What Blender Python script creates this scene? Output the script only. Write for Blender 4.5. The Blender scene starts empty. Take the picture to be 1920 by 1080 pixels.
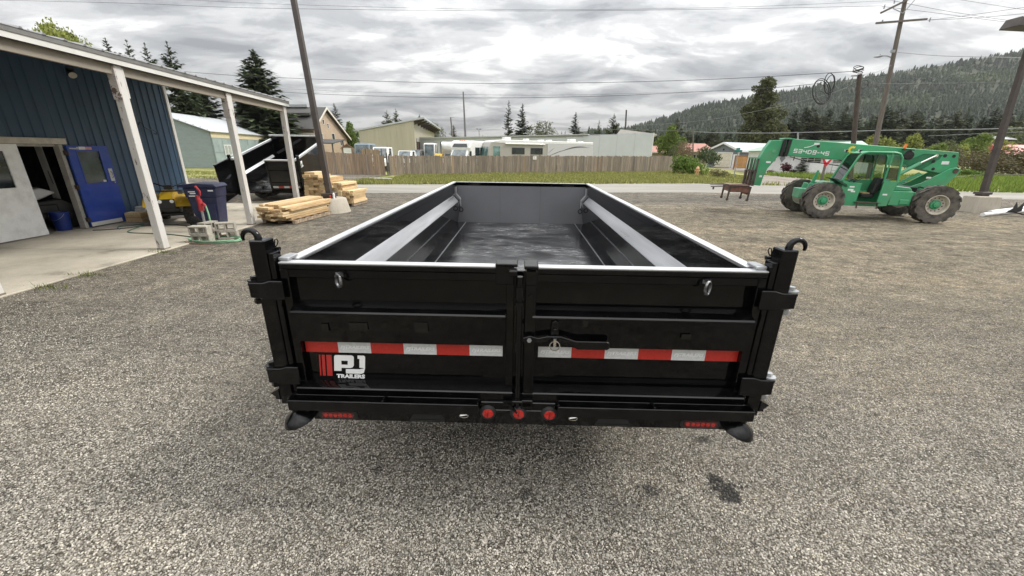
import bpy, bmesh, math, random
import numpy as np
from mathutils import Vector, Matrix
R = math.radians
S = bpy.context.scene
C = S.collection
rnd = random.Random(7)

# ------------------------------------------------------------------ camera
FPX, CAMH, PITCH, ROLL = 745.0, 2.04, math.atan(256.0 / 745.0), math.atan(0.0145)
cp, sp, cr, sr = math.cos(PITCH), math.sin(PITCH), math.cos(ROLL), math.sin(ROLL)
camd = bpy.data.cameras.new('camera')
cam = bpy.data.objects.new('camera', camd)
C.objects.link(cam)
camd.sensor_width = 36.0
camd.lens = 36.0 * FPX / 1920.0
camd.clip_start = 0.05
camd.clip_end = 8000.0
r0, u0, f0 = Vector((1, 0, 0)), Vector((0, sp, cp)), Vector((0, cp, -sp))
rv, uv = r0 * cr + u0 * sr, u0 * cr - r0 * sr
m = Matrix.Identity(4)
for i in range(3):
    m[i][0], m[i][1], m[i][2] = rv[i], uv[i], -f0[i]
m[2][3] = CAMH
cam.matrix_world = m
S.camera = cam

# ------------------------------------------------------------------ sky, sun, exposure
SUN_EL, SUN_AZ = R(47), R(82)        # azimuth clockwise from +Y: to the right of the camera
wd = bpy.data.worlds.new('World')
S.world = wd
wd.use_nodes = True
nt = wd.node_tree
nt.nodes.clear()
def N(t, k, **kw):
    n = t.nodes.new(k)
    for a, b in kw.items():
        if a.startswith('i_'):
            n.inputs[a[2:].replace('_', ' ')].default_value = b
        else:
            setattr(n, a, b)
    return n
def LK(t, a, b): t.links.new(a, b)
def math_n(t, op, a, b=None, clamp=False):
    n = t.nodes.new('ShaderNodeMath'); n.operation = op; n.use_clamp = clamp
    for i, v in enumerate((a, b)):
        if v is None: continue
        if isinstance(v, (int, float)): n.inputs[i].default_value = v
        else: t.links.new(v, n.inputs[i])
    return n.outputs[0]
def ramp(t, fac, stops, interp='LINEAR'):
    n = t.nodes.new('ShaderNodeValToRGB'); n.color_ramp.interpolation = interp
    e = n.color_ramp.elements
    while len(e) < len(stops): e.new(0.5)
    for el, (p, c) in zip(e, stops):
        el.position = p; el.color = (c[0], c[1], c[2], 1) if not isinstance(c, (int, float)) else (c, c, c, 1)
    t.links.new(fac, n.inputs[0])
    return n.outputs[0]
def mixc(t, fac, a, b, mode='MIX'):
    n = t.nodes.new('ShaderNodeMix'); n.data_type = 'RGBA'; n.blend_type = mode
    for s, v in ((0, fac), (6, a), (7, b)):
        if isinstance(v, (int, float)): n.inputs[s].default_value = v
        elif isinstance(v, tuple): n.inputs[s].default_value = (v[0], v[1], v[2], 1)
        else: t.links.new(v, n.inputs[s])
    return n.outputs[2]
sky = N(nt, 'ShaderNodeTexSky', sky_type='NISHITA', sun_disc=False, sun_elevation=SUN_EL, sun_rotation=SUN_AZ)
tc = N(nt, 'ShaderNodeTexCoord')
sx = N(nt, 'ShaderNodeSeparateXYZ'); LK(nt, tc.outputs['Generated'], sx.inputs[0])
zc = math_n(nt, 'MAXIMUM', sx.outputs[2], 0.0)
zd = math_n(nt, 'ADD', zc, 0.19)
cx = N(nt, 'ShaderNodeCombineXYZ')
LK(nt, math_n(nt, 'DIVIDE', sx.outputs[0], zd), cx.inputs[0])
LK(nt, math_n(nt, 'DIVIDE', sx.outputs[1], zd), cx.inputs[1])
mp = N(nt, 'ShaderNodeMapping'); LK(nt, cx.outputs[0], mp.inputs[0])
mp.inputs['Location'].default_value = (3.3, 1.2, 0); mp.inputs['Rotation'].default_value = (0, 0, R(14)); mp.inputs['Scale'].default_value = (0.72, 1.1, 1)
n1 = N(nt, 'ShaderNodeTexNoise', i_Scale=2.5, i_Detail=10.0, i_Roughness=0.56, i_Distortion=0.35); LK(nt, mp.outputs[0], n1.inputs['Vector'])
n2 = N(nt, 'ShaderNodeTexNoise', i_Scale=0.55, i_Detail=3.0, i_Roughness=0.5); LK(nt, mp.outputs[0], n2.inputs['Vector'])
nn = math_n(nt, 'ADD', math_n(nt, 'MULTIPLY', n1.outputs[0], 0.72), math_n(nt, 'MULTIPLY', n2.outputs[0], 0.28))
cloud = ramp(nt, nn, [(0.37, (2.1, 2.17, 2.28)), (0.44, (3.1, 3.15, 3.23)), (0.50, (4.35, 4.38, 4.4)), (0.575, (6.6, 6.55, 6.45))], 'EASE')
hz = ramp(nt, zc, [(0.0, 0.4), (0.10, 0.0)])
cloud = mixc(nt, hz, cloud, (5.2, 5.25, 5.3))
grad = math_n(nt, 'ADD', math_n(nt, 'MULTIPLY', zc, 2.6), 0.37)     # overcast skies brighten towards the zenith
cl2 = N(nt, 'ShaderNodeVectorMath', operation='SCALE'); LK(nt, cloud, cl2.inputs[0]); LK(nt, grad, cl2.inputs[3])
cov = ramp(nt, nn, [(0.60, 0.96), (0.74, 0.55)])
sk = mixc(nt, cov, sky.outputs[0], cl2.outputs[0])
bg = N(nt, 'ShaderNodeBackground', i_Strength=0.1); LK(nt, sk, bg.inputs[0])
wo = N(nt, 'ShaderNodeOutputWorld'); LK(nt, bg.outputs[0], wo.inputs[0])

sd = bpy.data.lights.new('sun', 'SUN')
sd.energy = 1.5; sd.angle = R(16); sd.color = (1.0, 0.965, 0.90)
so = bpy.data.objects.new('sun', sd); C.objects.link(so)
so.rotation_euler = Vector((-math.sin(SUN_AZ) * math.cos(SUN_EL), -math.cos(SUN_AZ) * math.cos(SUN_EL), -math.sin(SUN_EL))).to_track_quat('-Z', 'Y').to_euler()
so.location = (0, -20, 40)
S.view_settings.view_transform = 'Standard'
S.view_settings.look = 'None'
S.view_settings.exposure = 1.0
S.view_settings.gamma = 1.0
S.view_settings.use_curve_mapping = False
S.cycles.use_denoising = True
S.cycles.denoiser = 'OPENIMAGEDENOISE'
S.cycles.denoising_input_passes = 'RGB_ALBEDO_NORMAL'
S.cycles.denoising_prefilter = 'ACCURATE'
S.cycles.max_bounces = 8

# ------------------------------------------------------------------ helpers
O0 = Vector((0, 0, CAMH))
def ray(px, py):
    x, y = (px - 960) / FPX, -(py - 540) / FPX
    a, b = x * cr - y * sr, x * sr + y * cr
    return Vector((a, cp + b * sp, -sp + b * cp))
def G(px, py, z=0.0):                 # where a sight line meets the height z
    v = ray(px, py); return O0 + v * ((z - CAMH) / v.z)
def P(px, py, Y):                     # where it meets the distance Y
    v = ray(px, py); return O0 + v * (Y / v.y)

class MB:
    def __init__(s): s.v, s.f, s.m = [], [], []
    def add(s, vs, fs, mi=0):
        o = len(s.v); s.v += [tuple(p) for p in vs]
        s.f += [tuple(i + o for i in f) for f in fs]; s.m += [mi] * len(fs); return s
    def box(s, x0, x1, y0, y1, z0, z1, mi=0):
        vs = [(x, y, z) for z in (z0, z1) for y in (y0, y1) for x in (x0, x1)]
        return s.add(vs, [(0, 2, 3, 1), (4, 5, 7, 6), (0, 1, 5, 4), (2, 6, 7, 3), (0, 4, 6, 2), (1, 3, 7, 5)], mi)
    def bar(s, p, q, w, h, up=(0, 0, 1), mi=0, w2=None, h2=None):
        p, q = Vector(p), Vector(q); d = (q - p).normalized(); u = Vector(up)
        if abs(d.dot(u)) > 0.99: u = Vector((0, 1, 0))
        a = d.cross(u).normalized(); b = a.cross(d)
        vs = []
        for c, ww, hh in ((p, w, h), (q, w2 or w, h2 or h)):
            for i, j in ((-1, -1), (1, -1), (1, 1), (-1, 1)): vs.append(c + a * (i * ww / 2) + b * (j * hh / 2))
        return s.add(vs, [(3, 2, 1, 0), (4, 5, 6, 7), (0, 1, 5, 4), (1, 2, 6, 5), (2, 3, 7, 6), (3, 0, 4, 7)], mi)
    def cyl(s, p, q, ra, rb=None, n=12, mi=0, cap=True):
        p, q = Vector(p), Vector(q); rb = ra if rb is None else rb
        d = (q - p).normalized(); u = Vector((0, 0, 1)) if abs(d.z) < 0.9 else Vector((1, 0, 0))
        a = d.cross(u).normalized(); b = d.cross(a)
        vs = []
        for c, rr in ((p, ra), (q, rb)):
            for i in range(n):
                t = 2 * math.pi * i / n; vs.append(c + (a * math.cos(t) + b * math.sin(t)) * rr)
        fs = [(i, (i + 1) % n, n + (i + 1) % n, n + i) for i in range(n)]
        if cap: fs += [tuple(range(n - 1, -1, -1)), tuple(range(n, 2 * n))]
        return s.add(vs, fs, mi)
    def tube(s, pts, r, n=6, closed=False, mi=0):
        pts = [Vector(p) for p in pts]; k = len(pts); vs = []; fs = []
        a = None
        for i, p in enumerate(pts):
            if closed: d = pts[(i + 1) % k] - pts[i - 1]
            else: d = pts[min(i + 1, k - 1)] - pts[max(i - 1, 0)]
            d.normalize()
            if a is None:
                u = Vector((0, 0, 1)) if abs(d.z) < 0.9 else Vector((1, 0, 0)); a = d.cross(u).normalized()
            else: a = (a - d * a.dot(d)).normalized()
            b = d.cross(a)
            rr = r[i] if isinstance(r, (list, tuple)) else r
            for j in range(n):
                t = 2 * math.pi * j / n; vs.append(p + (a * math.cos(t) + b * math.sin(t)) * rr)
        for i in range(k if closed else k - 1):
            o, q = i * n, ((i + 1) % k) * n
            for j in range(n): fs.append((o + j, o + (j + 1) % n, q + (j + 1) % n, q + j))
        if not closed: fs += [tuple(range(n - 1, -1, -1)), tuple((k - 1) * n + j for j in range(n))]
        return s.add(vs, fs, mi)
    def prism(s, poly, ax, a0, a1, mi=0):     # 2-D outline pushed along one axis
        n = len(poly)
        def pt(u, v, w): return {'x': (w, u, v), 'y': (u, w, v), 'z': (u, v, w)}[ax]
        vs = [pt(u, v, a0) for u, v in poly] + [pt(u, v, a1) for u, v in poly]
        fs = [tuple(range(n)), tuple(range(2 * n - 1, n - 1, -1))] + [(i, n + i, n + (i + 1) % n, (i + 1) % n) for i in range(n)]
        return s.add(vs, fs, mi)
    def lathe(s, prof, n=20, c=(0, 0, 0), ax='z', mi=0, cap=False):
        vs, fs = [], []
        for r_, h in prof:
            for j in range(n):
                t = 2 * math.pi * j / n; a, b = r_ * math.cos(t), r_ * math.sin(t)
                q = {'z': (a, b, h), 'y': (a, h, b), 'x': (h, a, b)}[ax]
                vs.append((q[0] + c[0], q[1] + c[1], q[2] + c[2]))
        k = len(prof)
        for i in range(k - 1):
            for j in range(n): fs.append((i * n + j, i * n + (j + 1) % n, (i + 1) * n + (j + 1) % n, (i + 1) * n + j))
        if cap: fs += [tuple(range(n)), tuple((k - 1) * n + j for j in range(n))]
        return s.add(vs, fs, mi)
    def poly(s, pts, mi=0): return s.add(pts, [tuple(range(len(pts)))], mi)
    def xf(s, M):
        s.v = [tuple(M @ Vector(p)) for p in s.v]; return s
    def join(s, o):
        return s.add(o.v, o.f)
    def mesh(s, name, mats, smooth=0, fix=True):
        me = bpy.data.meshes.new(name); me.from_pydata(s.v, [], s.f)
        for mt in (mats if isinstance(mats, (list, tuple)) else [mats]): me.materials.append(mt)
        if any(s.m): me.polygons.foreach_set('material_index', s.m)
        if fix:
            bm = bmesh.new(); bm.from_mesh(me); bmesh.ops.recalc_face_normals(bm, faces=bm.faces); bm.to_mesh(me); bm.free()
        if smooth:
            me.polygons.foreach_set('use_smooth', [True] * len(me.polygons)); me.set_sharp_from_angle(angle=R(smooth))
        me.update()
        return me

def tag(o, label=None, cat=None, group=None, kind=None):
    if label: o['label'] = label
    if cat: o['category'] = cat
    if group: o['group'] = group
    if kind: o['kind'] = kind
    return o
def obj(name, mb, mats, parent=None, smooth=0, bevel=0.0, fix=True, kind=None, label=None):
    me = mb if isinstance(mb, bpy.types.Mesh) else mb.mesh(name, mats, smooth, fix)
    o = bpy.data.objects.new(name, me); C.objects.link(o)
    if parent is not None: o.parent = parent
    if bevel:
        b = o.modifiers.new('bevel', 'BEVEL'); b.width = bevel; b.segments = 1; b.limit_method = 'ANGLE'; b.angle_limit = R(40)
    return tag(o, label, kind=kind)
def thing(name, label, cat, loc=(0, 0, 0), rz=0.0, group=None):
    o = bpy.data.objects.new(name, None); C.objects.link(o); o.empty_display_size = 0.2
    o.location = loc; o.rotation_euler = (0, 0, rz)
    return tag(o, label, cat, group)
def copy_tree(o, parent=None):
    c = o.copy(); C.objects.link(c)
    if parent is not None: c.parent = parent
    for ch in list(o.children): copy_tree(ch, c)
    return c
def text_mesh(txt, size, bold=0.0, sx=1.0, shear=0.0, thick=0.0, align='CENTER'):
    cu = bpy.data.curves.new('lettering', 'FONT'); cu.body = txt; cu.size = size; cu.offset = bold; cu.shear = shear
    cu.align_x = align; cu.extrude = thick; cu.resolution_u = 3
    o = bpy.data.objects.new('lettering', cu); C.objects.link(o)
    dg = bpy.context.evaluated_depsgraph_get(); dg.update()
    me = bpy.data.meshes.new_from_object(o.evaluated_get(dg))
    bpy.data.objects.remove(o); bpy.data.curves.remove(cu)
    me.transform(Matrix.Diagonal((sx, 1, 1, 1)))
    return me
def place_text(me, mt, parent, loc, rot, name='lettering'):
    me.materials.clear(); me.materials.append(mt)
    me.transform(Matrix.Translation(loc) @ rot.to_4x4())
    return obj(name, me, None, parent)
FACE_S = Matrix(((1, 0, 0), (0, 0, -1), (0, 1, 0)))       # text reading on a wall that faces -Y
FACE_E = Matrix(((0, 0, 1), (1, 0, 0), (0, 1, 0)))        # text on a wall that faces +X

# ------------------------------------------------------------------ materials
def hx(h):
    h = h.lstrip('#'); v = [int(h[i:i + 2], 16) / 255 for i in (0, 2, 4)]
    return tuple((c / 12.92 if c <= 0.04045 else ((c + 0.055) / 1.055) ** 2.4) for c in v)
MATS = {}
def mat(name, col, rough=0.6, metal=0.0, var=0.12, scale=6.0, stretch=(1, 1, 1), bump=0.0, bscale=40.0, coat=0.0, spec=0.5,
        obj_rand=0.0, dirt=None, dirt_amt=0.0, dirt_scale=3.0, trans=0.0, emit=None, coords='Object', detail=5.0, spots=None, rvar=0.0):
    if name in MATS: return MATS[name]
    mt = bpy.data.materials.new(name); mt.use_nodes = True; t = mt.node_tree; t.nodes.clear()
    out = N(t, 'ShaderNodeOutputMaterial'); b = N(t, 'ShaderNodeBsdfPrincipled'); LK(t, b.outputs[0], out.inputs[0])
    tcn = N(t, 'ShaderNodeTexCoord'); mpn = N(t, 'ShaderNodeMapping'); mpn.inputs['Scale'].default_value = stretch
    if coords == 'World':
        ge = N(t, 'ShaderNodeNewGeometry'); LK(t, ge.outputs['Position'], mpn.inputs[0])
    else: LK(t, tcn.outputs[coords], mpn.inputs[0])
    vec = mpn.outputs[0]
    oi = None
    if obj_rand:
        oi = N(t, 'ShaderNodeObjectInfo')
        va = N(t, 'ShaderNodeVectorMath', operation='ADD'); LK(t, vec, va.inputs[0])
        sc_ = N(t, 'ShaderNodeVectorMath', operation='SCALE'); sc_.inputs[3].default_value = 37.0
        cb = N(t, 'ShaderNodeCombineXYZ'); 
        for i in range(3): LK(t, oi.outputs['Random'], cb.inputs[i])
        LK(t, cb.outputs[0], sc_.inputs[0]); LK(t, sc_.outputs[0], va.inputs[1]); vec = va.outputs[0]
    no = N(t, 'ShaderNodeTexNoise', i_Scale=scale, i_Detail=detail, i_Roughness=0.6); LK(t, vec, no.inputs['Vector'])
    lo = tuple(c * (1 - var * 1.6) for c in col); hi = tuple(min(1, c * (1 + var * 1.6)) for c in col)
    c = ramp(t, no.outputs[0], [(0.3, lo), (0.7, hi)])
    if obj_rand:
        k = math_n(t, 'ADD', math_n(t, 'MULTIPLY', oi.outputs['Random'], 2 * obj_rand), 1 - obj_rand)
        vs = N(t, 'ShaderNodeVectorMath', operation='SCALE'); LK(t, c, vs.inputs[0]); LK(t, k, vs.inputs[3]); c = vs.outputs[0]
    if dirt is not None:
        nd = N(t, 'ShaderNodeTexNoise', i_Scale=dirt_scale, i_Detail=8.0, i_Roughness=0.65); LK(t, vec, nd.inputs['Vector'])
        f = ramp(t, nd.outputs[0], [(0.5 - dirt_amt * 0.2, 0.0), (0.72 - dirt_amt * 0.2, min(1.0, dirt_amt * 1.2))])
        c = mixc(t, f, c, dirt)
    if spots is not None:             # hard-edged flakes: (colour, threshold, scale)
        ns = N(t, 'ShaderNodeTexNoise', i_Scale=spots[2], i_Detail=10.0, i_Roughness=0.7); LK(t, vec, ns.inputs['Vector'])
        f = ramp(t, ns.outputs[0], [(spots[1], 0.0), (spots[1] + 0.02, 1.0)])
        c = mixc(t, f, c, spots[0])
    LK(t, c, b.inputs['Base Color'])
    b.inputs['Roughness'].default_value = rough; b.inputs['Metallic'].default_value = metal
    b.inputs['Coat Weight'].default_value = coat; b.inputs['Coat Roughness'].default_value = 0.06
    b.inputs['Specular IOR Level'].default_value = spec
    b.inputs['Transmission Weight'].default_value = trans
    if rvar:
        rr = ramp(t, no.outputs[0], [(0.3, max(0.02, rough - rvar)), (0.7, rough + rvar)]); LK(t, rr, b.inputs['Roughness'])
    if emit: b.inputs['Emission Color'].default_value = (*emit[0], 1); b.inputs['Emission Strength'].default_value = emit[1]
    if bump:
        nb = N(t, 'ShaderNodeTexNoise', i_Scale=bscale, i_Detail=6.0, i_Roughness=0.6); LK(t, vec, nb.inputs['Vector'])
        bn = N(t, 'ShaderNodeBump', i_Strength=bump, i_Distance=0.02); LK(t, nb.outputs[0], bn.inputs['Height']); LK(t, bn.outputs[0], b.inputs['Normal'])
    MATS[name] = mt
    return mt

black_paint = mat('gloss_black_paint', (0.0022, 0.0022, 0.0025), 0.035, var=0.3, scale=4, coat=0.0, spec=.34, bump=0.04, bscale=5, dirt=(0.016, 0.0155, 0.0145), dirt_amt=0.12, dirt_scale=9, rvar=0.02)
black_satin = mat('satin_black_paint', (0.0035, 0.0035, 0.0038), 0.2, var=0.3, scale=9, spec=.3, bump=0.05, bscale=200, dirt=(0.03, 0.028, 0.025), dirt_amt=0.18, dirt_scale=12)
rail_sheen = mat('painted_rail_sheen', (0.76, 0.77, 0.78), 0.33, metal=0.6, var=0.07, scale=10, stretch=(1, 0.15, 1), dirt=(0.3, 0.3, 0.31), dirt_amt=0.2, dirt_scale=2.5, rvar=0.06)  # pale colour stands for sky reflected on the black rails
ledge_sheen = mat('painted_ledge_sheen', (0.42, 0.425, 0.44), 0.34, metal=0.8, var=0.16, scale=10, stretch=(1, 0.06, 1), bump=0.04, bscale=120, rvar=0.08)  # sky reflection on the black ledge, put into a lighter colour
panel_grey = mat('front_panel_sheen_grey', (0.15, 0.152, 0.162), 0.4, var=0.05, scale=1.2)  # grey carries the reflected light of the black front panel
chrome = mat('zinc_plated_steel', (0.75, 0.74, 0.7), 0.25, metal=1.0, var=0.08)
rubber = mat('tyre_rubber', (0.022, 0.021, 0.02), 0.85, var=0.25, scale=9, bump=0.2, bscale=60, dirt=(0.13, 0.115, 0.095), dirt_amt=0.75, dirt_scale=4)
rubber_clean = mat('dark_rubber', (0.012, 0.012, 0.012), 0.7, var=0.2)
black_plastic = mat('black_plastic', (0.01, 0.01, 0.011), 0.45, var=0.2)
red_tape = mat('red_reflective_tape', (0.46, 0.022, 0.014), 0.35, var=0.08, scale=60, bump=0.1, bscale=300, coat=0.3)
white_tape = mat('white_reflective_tape', (0.62, 0.63, 0.63), 0.35, var=0.07, scale=60, bump=0.1, bscale=300, coat=0.3)
print_pale = mat('pale_tape_print', (0.8, 0.81, 0.81), 0.4, var=0.02)
logo_white = mat('white_decal_vinyl', (0.82, 0.82, 0.81), 0.4, var=0.03)
logo_red = mat('red_decal_vinyl', (0.44, 0.03, 0.026), 0.4, var=0.03)
lens_red = mat('red_lamp_lens', (0.42, 0.012, 0.01), 0.12, var=0.3, scale=80, coat=0.6)
lens_dark = mat('dark_red_lamp_lens', (0.09, 0.005, 0.006), 0.15, var=0.35, scale=120, coat=0.6)
glass = mat('window_glass', (0.022, 0.028, 0.03), 0.05, var=0.3, scale=0.8, coat=0.6)
glass_pale = mat('windscreen_glass', (0.12, 0.15, 0.16), 0.06, var=0.5, scale=1.5, coat=0.7)
white_paint = mat('white_vehicle_paint', (0.74, 0.74, 0.73), 0.3, var=0.04, coat=0.4, dirt=(0.4, 0.38, 0.34), dirt_amt=0.2)
steel = mat('galvanised_steel', (0.42, 0.43, 0.44), 0.42, metal=0.7, var=0.12, scale=20)
# ------------------------------------------------------------------ ground
def gravel_material():
    mt = bpy.data.materials.new('crushed_gravel'); mt.use_nodes = True; t = mt.node_tree; t.nodes.clear()
    out = N(t, 'ShaderNodeOutputMaterial'); b = N(t, 'ShaderNodeBsdfPrincipled'); LK(t, b.outputs[0], out.inputs[0])
    ge = N(t, 'ShaderNodeNewGeometry'); pos = ge.outputs['Position']
    w = N(t, 'ShaderNodeTexNoise', i_Scale=30.0, i_Detail=2.0); LK(t, pos, w.inputs['Vector'])
    ws = N(t, 'ShaderNodeVectorMath', operation='SCALE'); LK(t, w.outputs['Color'], ws.inputs[0]); ws.inputs[3].default_value = 0.012
    wa = N(t, 'ShaderNodeVectorMath', operation='ADD'); LK(t, pos, wa.inputs[0]); LK(t, ws.outputs[0], wa.inputs[1])
    vo = N(t, 'ShaderNodeTexVoronoi', i_Scale=80.0); LK(t, wa.outputs[0], vo.inputs['Vector'])
    ve = N(t, 'ShaderNodeTexVoronoi', feature='DISTANCE_TO_EDGE', i_Scale=80.0); LK(t, wa.outputs[0], ve.inputs['Vector'])
    sep = N(t, 'ShaderNodeSeparateColor'); LK(t, vo.outputs['Color'], sep.inputs[0])
    stone = ramp(t, sep.outputs[0], [(0.0, (0.135, 0.13, 0.118)), (0.25, (0.24, 0.229, 0.208)), (0.6, (0.345, 0.33, 0.30)), (0.85, (0.43, 0.405, 0.355)), (1.0, (0.64, 0.61, 0.55))])
    # fines between the stones
    gap = ramp(t, ve.outputs['Distance'], [(0.0, 0.0), (0.16, 1.0)])
    c = mixc(t, gap, (0.05, 0.044, 0.035), stone)
    # broad tint: brown dust, darker damp patches, wheel tracks running along the lot
    mpn = N(t, 'ShaderNodeMapping'); mpn.inputs['Scale'].default_value = (0.22, 0.75, 1); mpn.inputs['Rotation'].default_value = (0, 0, R(12)); LK(t, pos, mpn.inputs[0])
    l1 = N(t, 'ShaderNodeTexNoise', i_Scale=0.55, i_Detail=8.0, i_Roughness=0.62); LK(t, mpn.outputs[0], l1.inputs['Vector'])
    l2 = N(t, 'ShaderNodeTexNoise', i_Scale=2.6, i_Detail=6.0, i_Roughness=0.7); LK(t, mpn.outputs[0], l2.inputs['Vector'])
    c = mixc(t, 1.0, c, ramp(t, l1.outputs[0], [(0.32, (0.58, 0.56, 0.53)), (0.5, (0.86, 0.82, 0.75)), (0.68, (1.06, 0.98, 0.85))]), 'MULTIPLY')
    c = mixc(t, 1.0, c, ramp(t, l2.outputs[0], [(0.33, (0.74, 0.73, 0.72)), (0.55, (1.0, 1.0, 1.0)), (0.75, (1.12, 1.1, 1.06))]), 'MULTIPLY')
    sy = N(t, 'ShaderNodeSeparateXYZ'); LK(t, pos, sy.inputs[0])
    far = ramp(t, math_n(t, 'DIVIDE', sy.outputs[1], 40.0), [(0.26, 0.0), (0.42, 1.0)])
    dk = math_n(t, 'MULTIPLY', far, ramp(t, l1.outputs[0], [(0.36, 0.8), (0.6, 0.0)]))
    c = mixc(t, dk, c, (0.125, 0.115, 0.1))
    l5 = N(t, 'ShaderNodeTexNoise', i_Scale=3.0, i_Detail=6.0, i_Roughness=0.75); LK(t, pos, l5.inputs['Vector'])
    fr = ramp(t, math_n(t, 'DIVIDE', sy.outputs[1], 12.0), [(0.3, 0.25), (0.75, 1.0)])
    c = mixc(t, fr, c, mixc(t, 1.0, c, ramp(t, l5.outputs[0], [(0.34, (0.42, 0.41, 0.4)), (0.5, (0.98, 0.98, 0.98)), (0.66, (1.5, 1.47, 1.4))]), 'MULTIPLY'))
    # sandy fines worked into the lot beyond the trailer's right side
    tn = ramp(t, math_n(t, 'ADD', math_n(t, 'DIVIDE', sy.outputs[0], 9.0), math_n(t, 'MULTIPLY', l1.outputs[0], 1.1)), [(0.75, 0.0), (1.15, 1.0)])
    ty = ramp(t, math_n(t, 'DIVIDE', sy.outputs[1], 20.0), [(0.1, 0.0), (0.32, 1.0), (0.72, 1.0), (0.86, 0.0)])
    c = mixc(t, math_n(t, 'MULTIPLY', tn, ty), c, mixc(t, 1.0, c, (1.2, 1.15, 1.04), 'MULTIPLY'))
    mq = N(t, 'ShaderNodeMapping'); mq.inputs['Scale'].default_value = (0.45, 1.5, 1); mq.inputs['Rotation'].default_value = (0, 0, R(-8)); LK(t, pos, mq.inputs[0])
    l3 = N(t, 'ShaderNodeTexNoise', i_Scale=9.0, i_Detail=8.0, i_Roughness=0.75); LK(t, mq.outputs[0], l3.inputs['Vector'])
    c = mixc(t, 1.0, c, ramp(t, l3.outputs[0], [(0.3, (0.52, 0.51, 0.5)), (0.5, (0.97, 0.97, 0.97)), (0.72, (1.3, 1.27, 1.22))]), 'MULTIPLY')
    l4 = N(t, 'ShaderNodeTexNoise', i_Scale=11.0, i_Detail=7.0, i_Roughness=0.85); LK(t, pos, l4.inputs['Vector'])
    c = mixc(t, 1.0, c, ramp(t, l4.outputs[0], [(0.36, (0.55, 0.54, 0.52)), (0.5, (0.98, 0.98, 0.97)), (0.64, (1.38, 1.36, 1.32))]), 'MULTIPLY')
    # wheel tracks pressed into the stones
    for (ax, ay, bx_, by_) in ((1480, 560, 1920, 660), (1560, 545, 1920, 615), (1240, 395, 1800, 440), (1180, 372, 1700, 400), (60, 620, 430, 500), (180, 680, 470, 545)):
        A0, B0 = G(ax, ay), G(bx_, by_); nrm = Vector((-(B0 - A0).y, (B0 - A0).x, 0)).normalized()
        dt = N(t, 'ShaderNodeVectorMath', operation='DOT_PRODUCT'); LK(t, pos, dt.inputs[0]); dt.inputs[1].default_value = nrm
        e_ = math_n(t, 'ABSOLUTE', math_n(t, 'ADD', math_n(t, 'SUBTRACT', dt.outputs['Value'], A0.dot(nrm)), math_n(t, 'MULTIPLY', math_n(t, 'SUBTRACT', l1.outputs[0], 0.5), 0.9)))
        c = mixc(t, math_n(t, 'MULTIPLY', ramp(t, e_, [(0.08, 1.0), (0.24, 0.0)]), ramp(t, l2.outputs[0], [(0.38, 0.0), (0.6, .5)])), c, (0.115, 0.1, 0.082))
    # oil and soot spills
    nz = N(t, 'ShaderNodeTexNoise', i_Scale=9.0, i_Detail=7.0, i_Roughness=0.75); LK(t, pos, nz.inputs['Vector'])
    for (px, py, rx, ry, k) in ((1362, 922, 0.13, 0.09, 1.0), (1340, 895, 0.07, 0.05, .9), (1216, 918, 0.09, 0.06, .75), (983, 925, 0.05, 0.05, .6), (975, 880, 0.04, 0.05, .5),
                                (706, 885, 0.06, 0.05, .55), (1320, 825, 0.1, 0.05, .6), (1180, 600, .01, .01, .1)):
        g = G(px, py)
        q = N(t, 'ShaderNodeMapping'); q.vector_type = 'TEXTURE'; q.inputs['Location'].default_value = g; q.inputs['Scale'].default_value = (rx, ry, 1); LK(t, pos, q.inputs[0])
        ln = N(t, 'ShaderNodeVectorMath', operation='LENGTH'); LK(t, q.outputs[0], ln.inputs[0])
        d = math_n(t, 'ADD', ln.outputs['Value'], math_n(t, 'MULTIPLY', math_n(t, 'SUBTRACT', nz.outputs[0], 0.5), 5.0))
        f = math_n(t, 'MULTIPLY', ramp(t, d, [(0.5, 1.0), (1.0, 0.0)]), k * 0.97)
        c = mixc(t, f, c, (0.022, 0.021, 0.02))
    LK(t, c, b.inputs['Base Color']); b.inputs['Roughness'].default_value = 0.9; b.inputs['Specular IOR Level'].default_value = 0.25
    hgt = math_n(t, 'ADD', math_n(t, 'MULTIPLY', ramp(t, ve.outputs['Distance'], [(0.0, 0.0), (0.3, 1.0)], 'EASE'), 1.0), math_n(t, 'MULTIPLY', sep.outputs[1], 0.6))
    bn = N(t, 'ShaderNodeBump', i_Strength=0.9, i_Distance=0.008); LK(t, hgt, bn.inputs['Height']); LK(t, bn.outputs[0], b.inputs['Normal'])
    return mt, c
gravel, _ = gravel_material()

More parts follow.
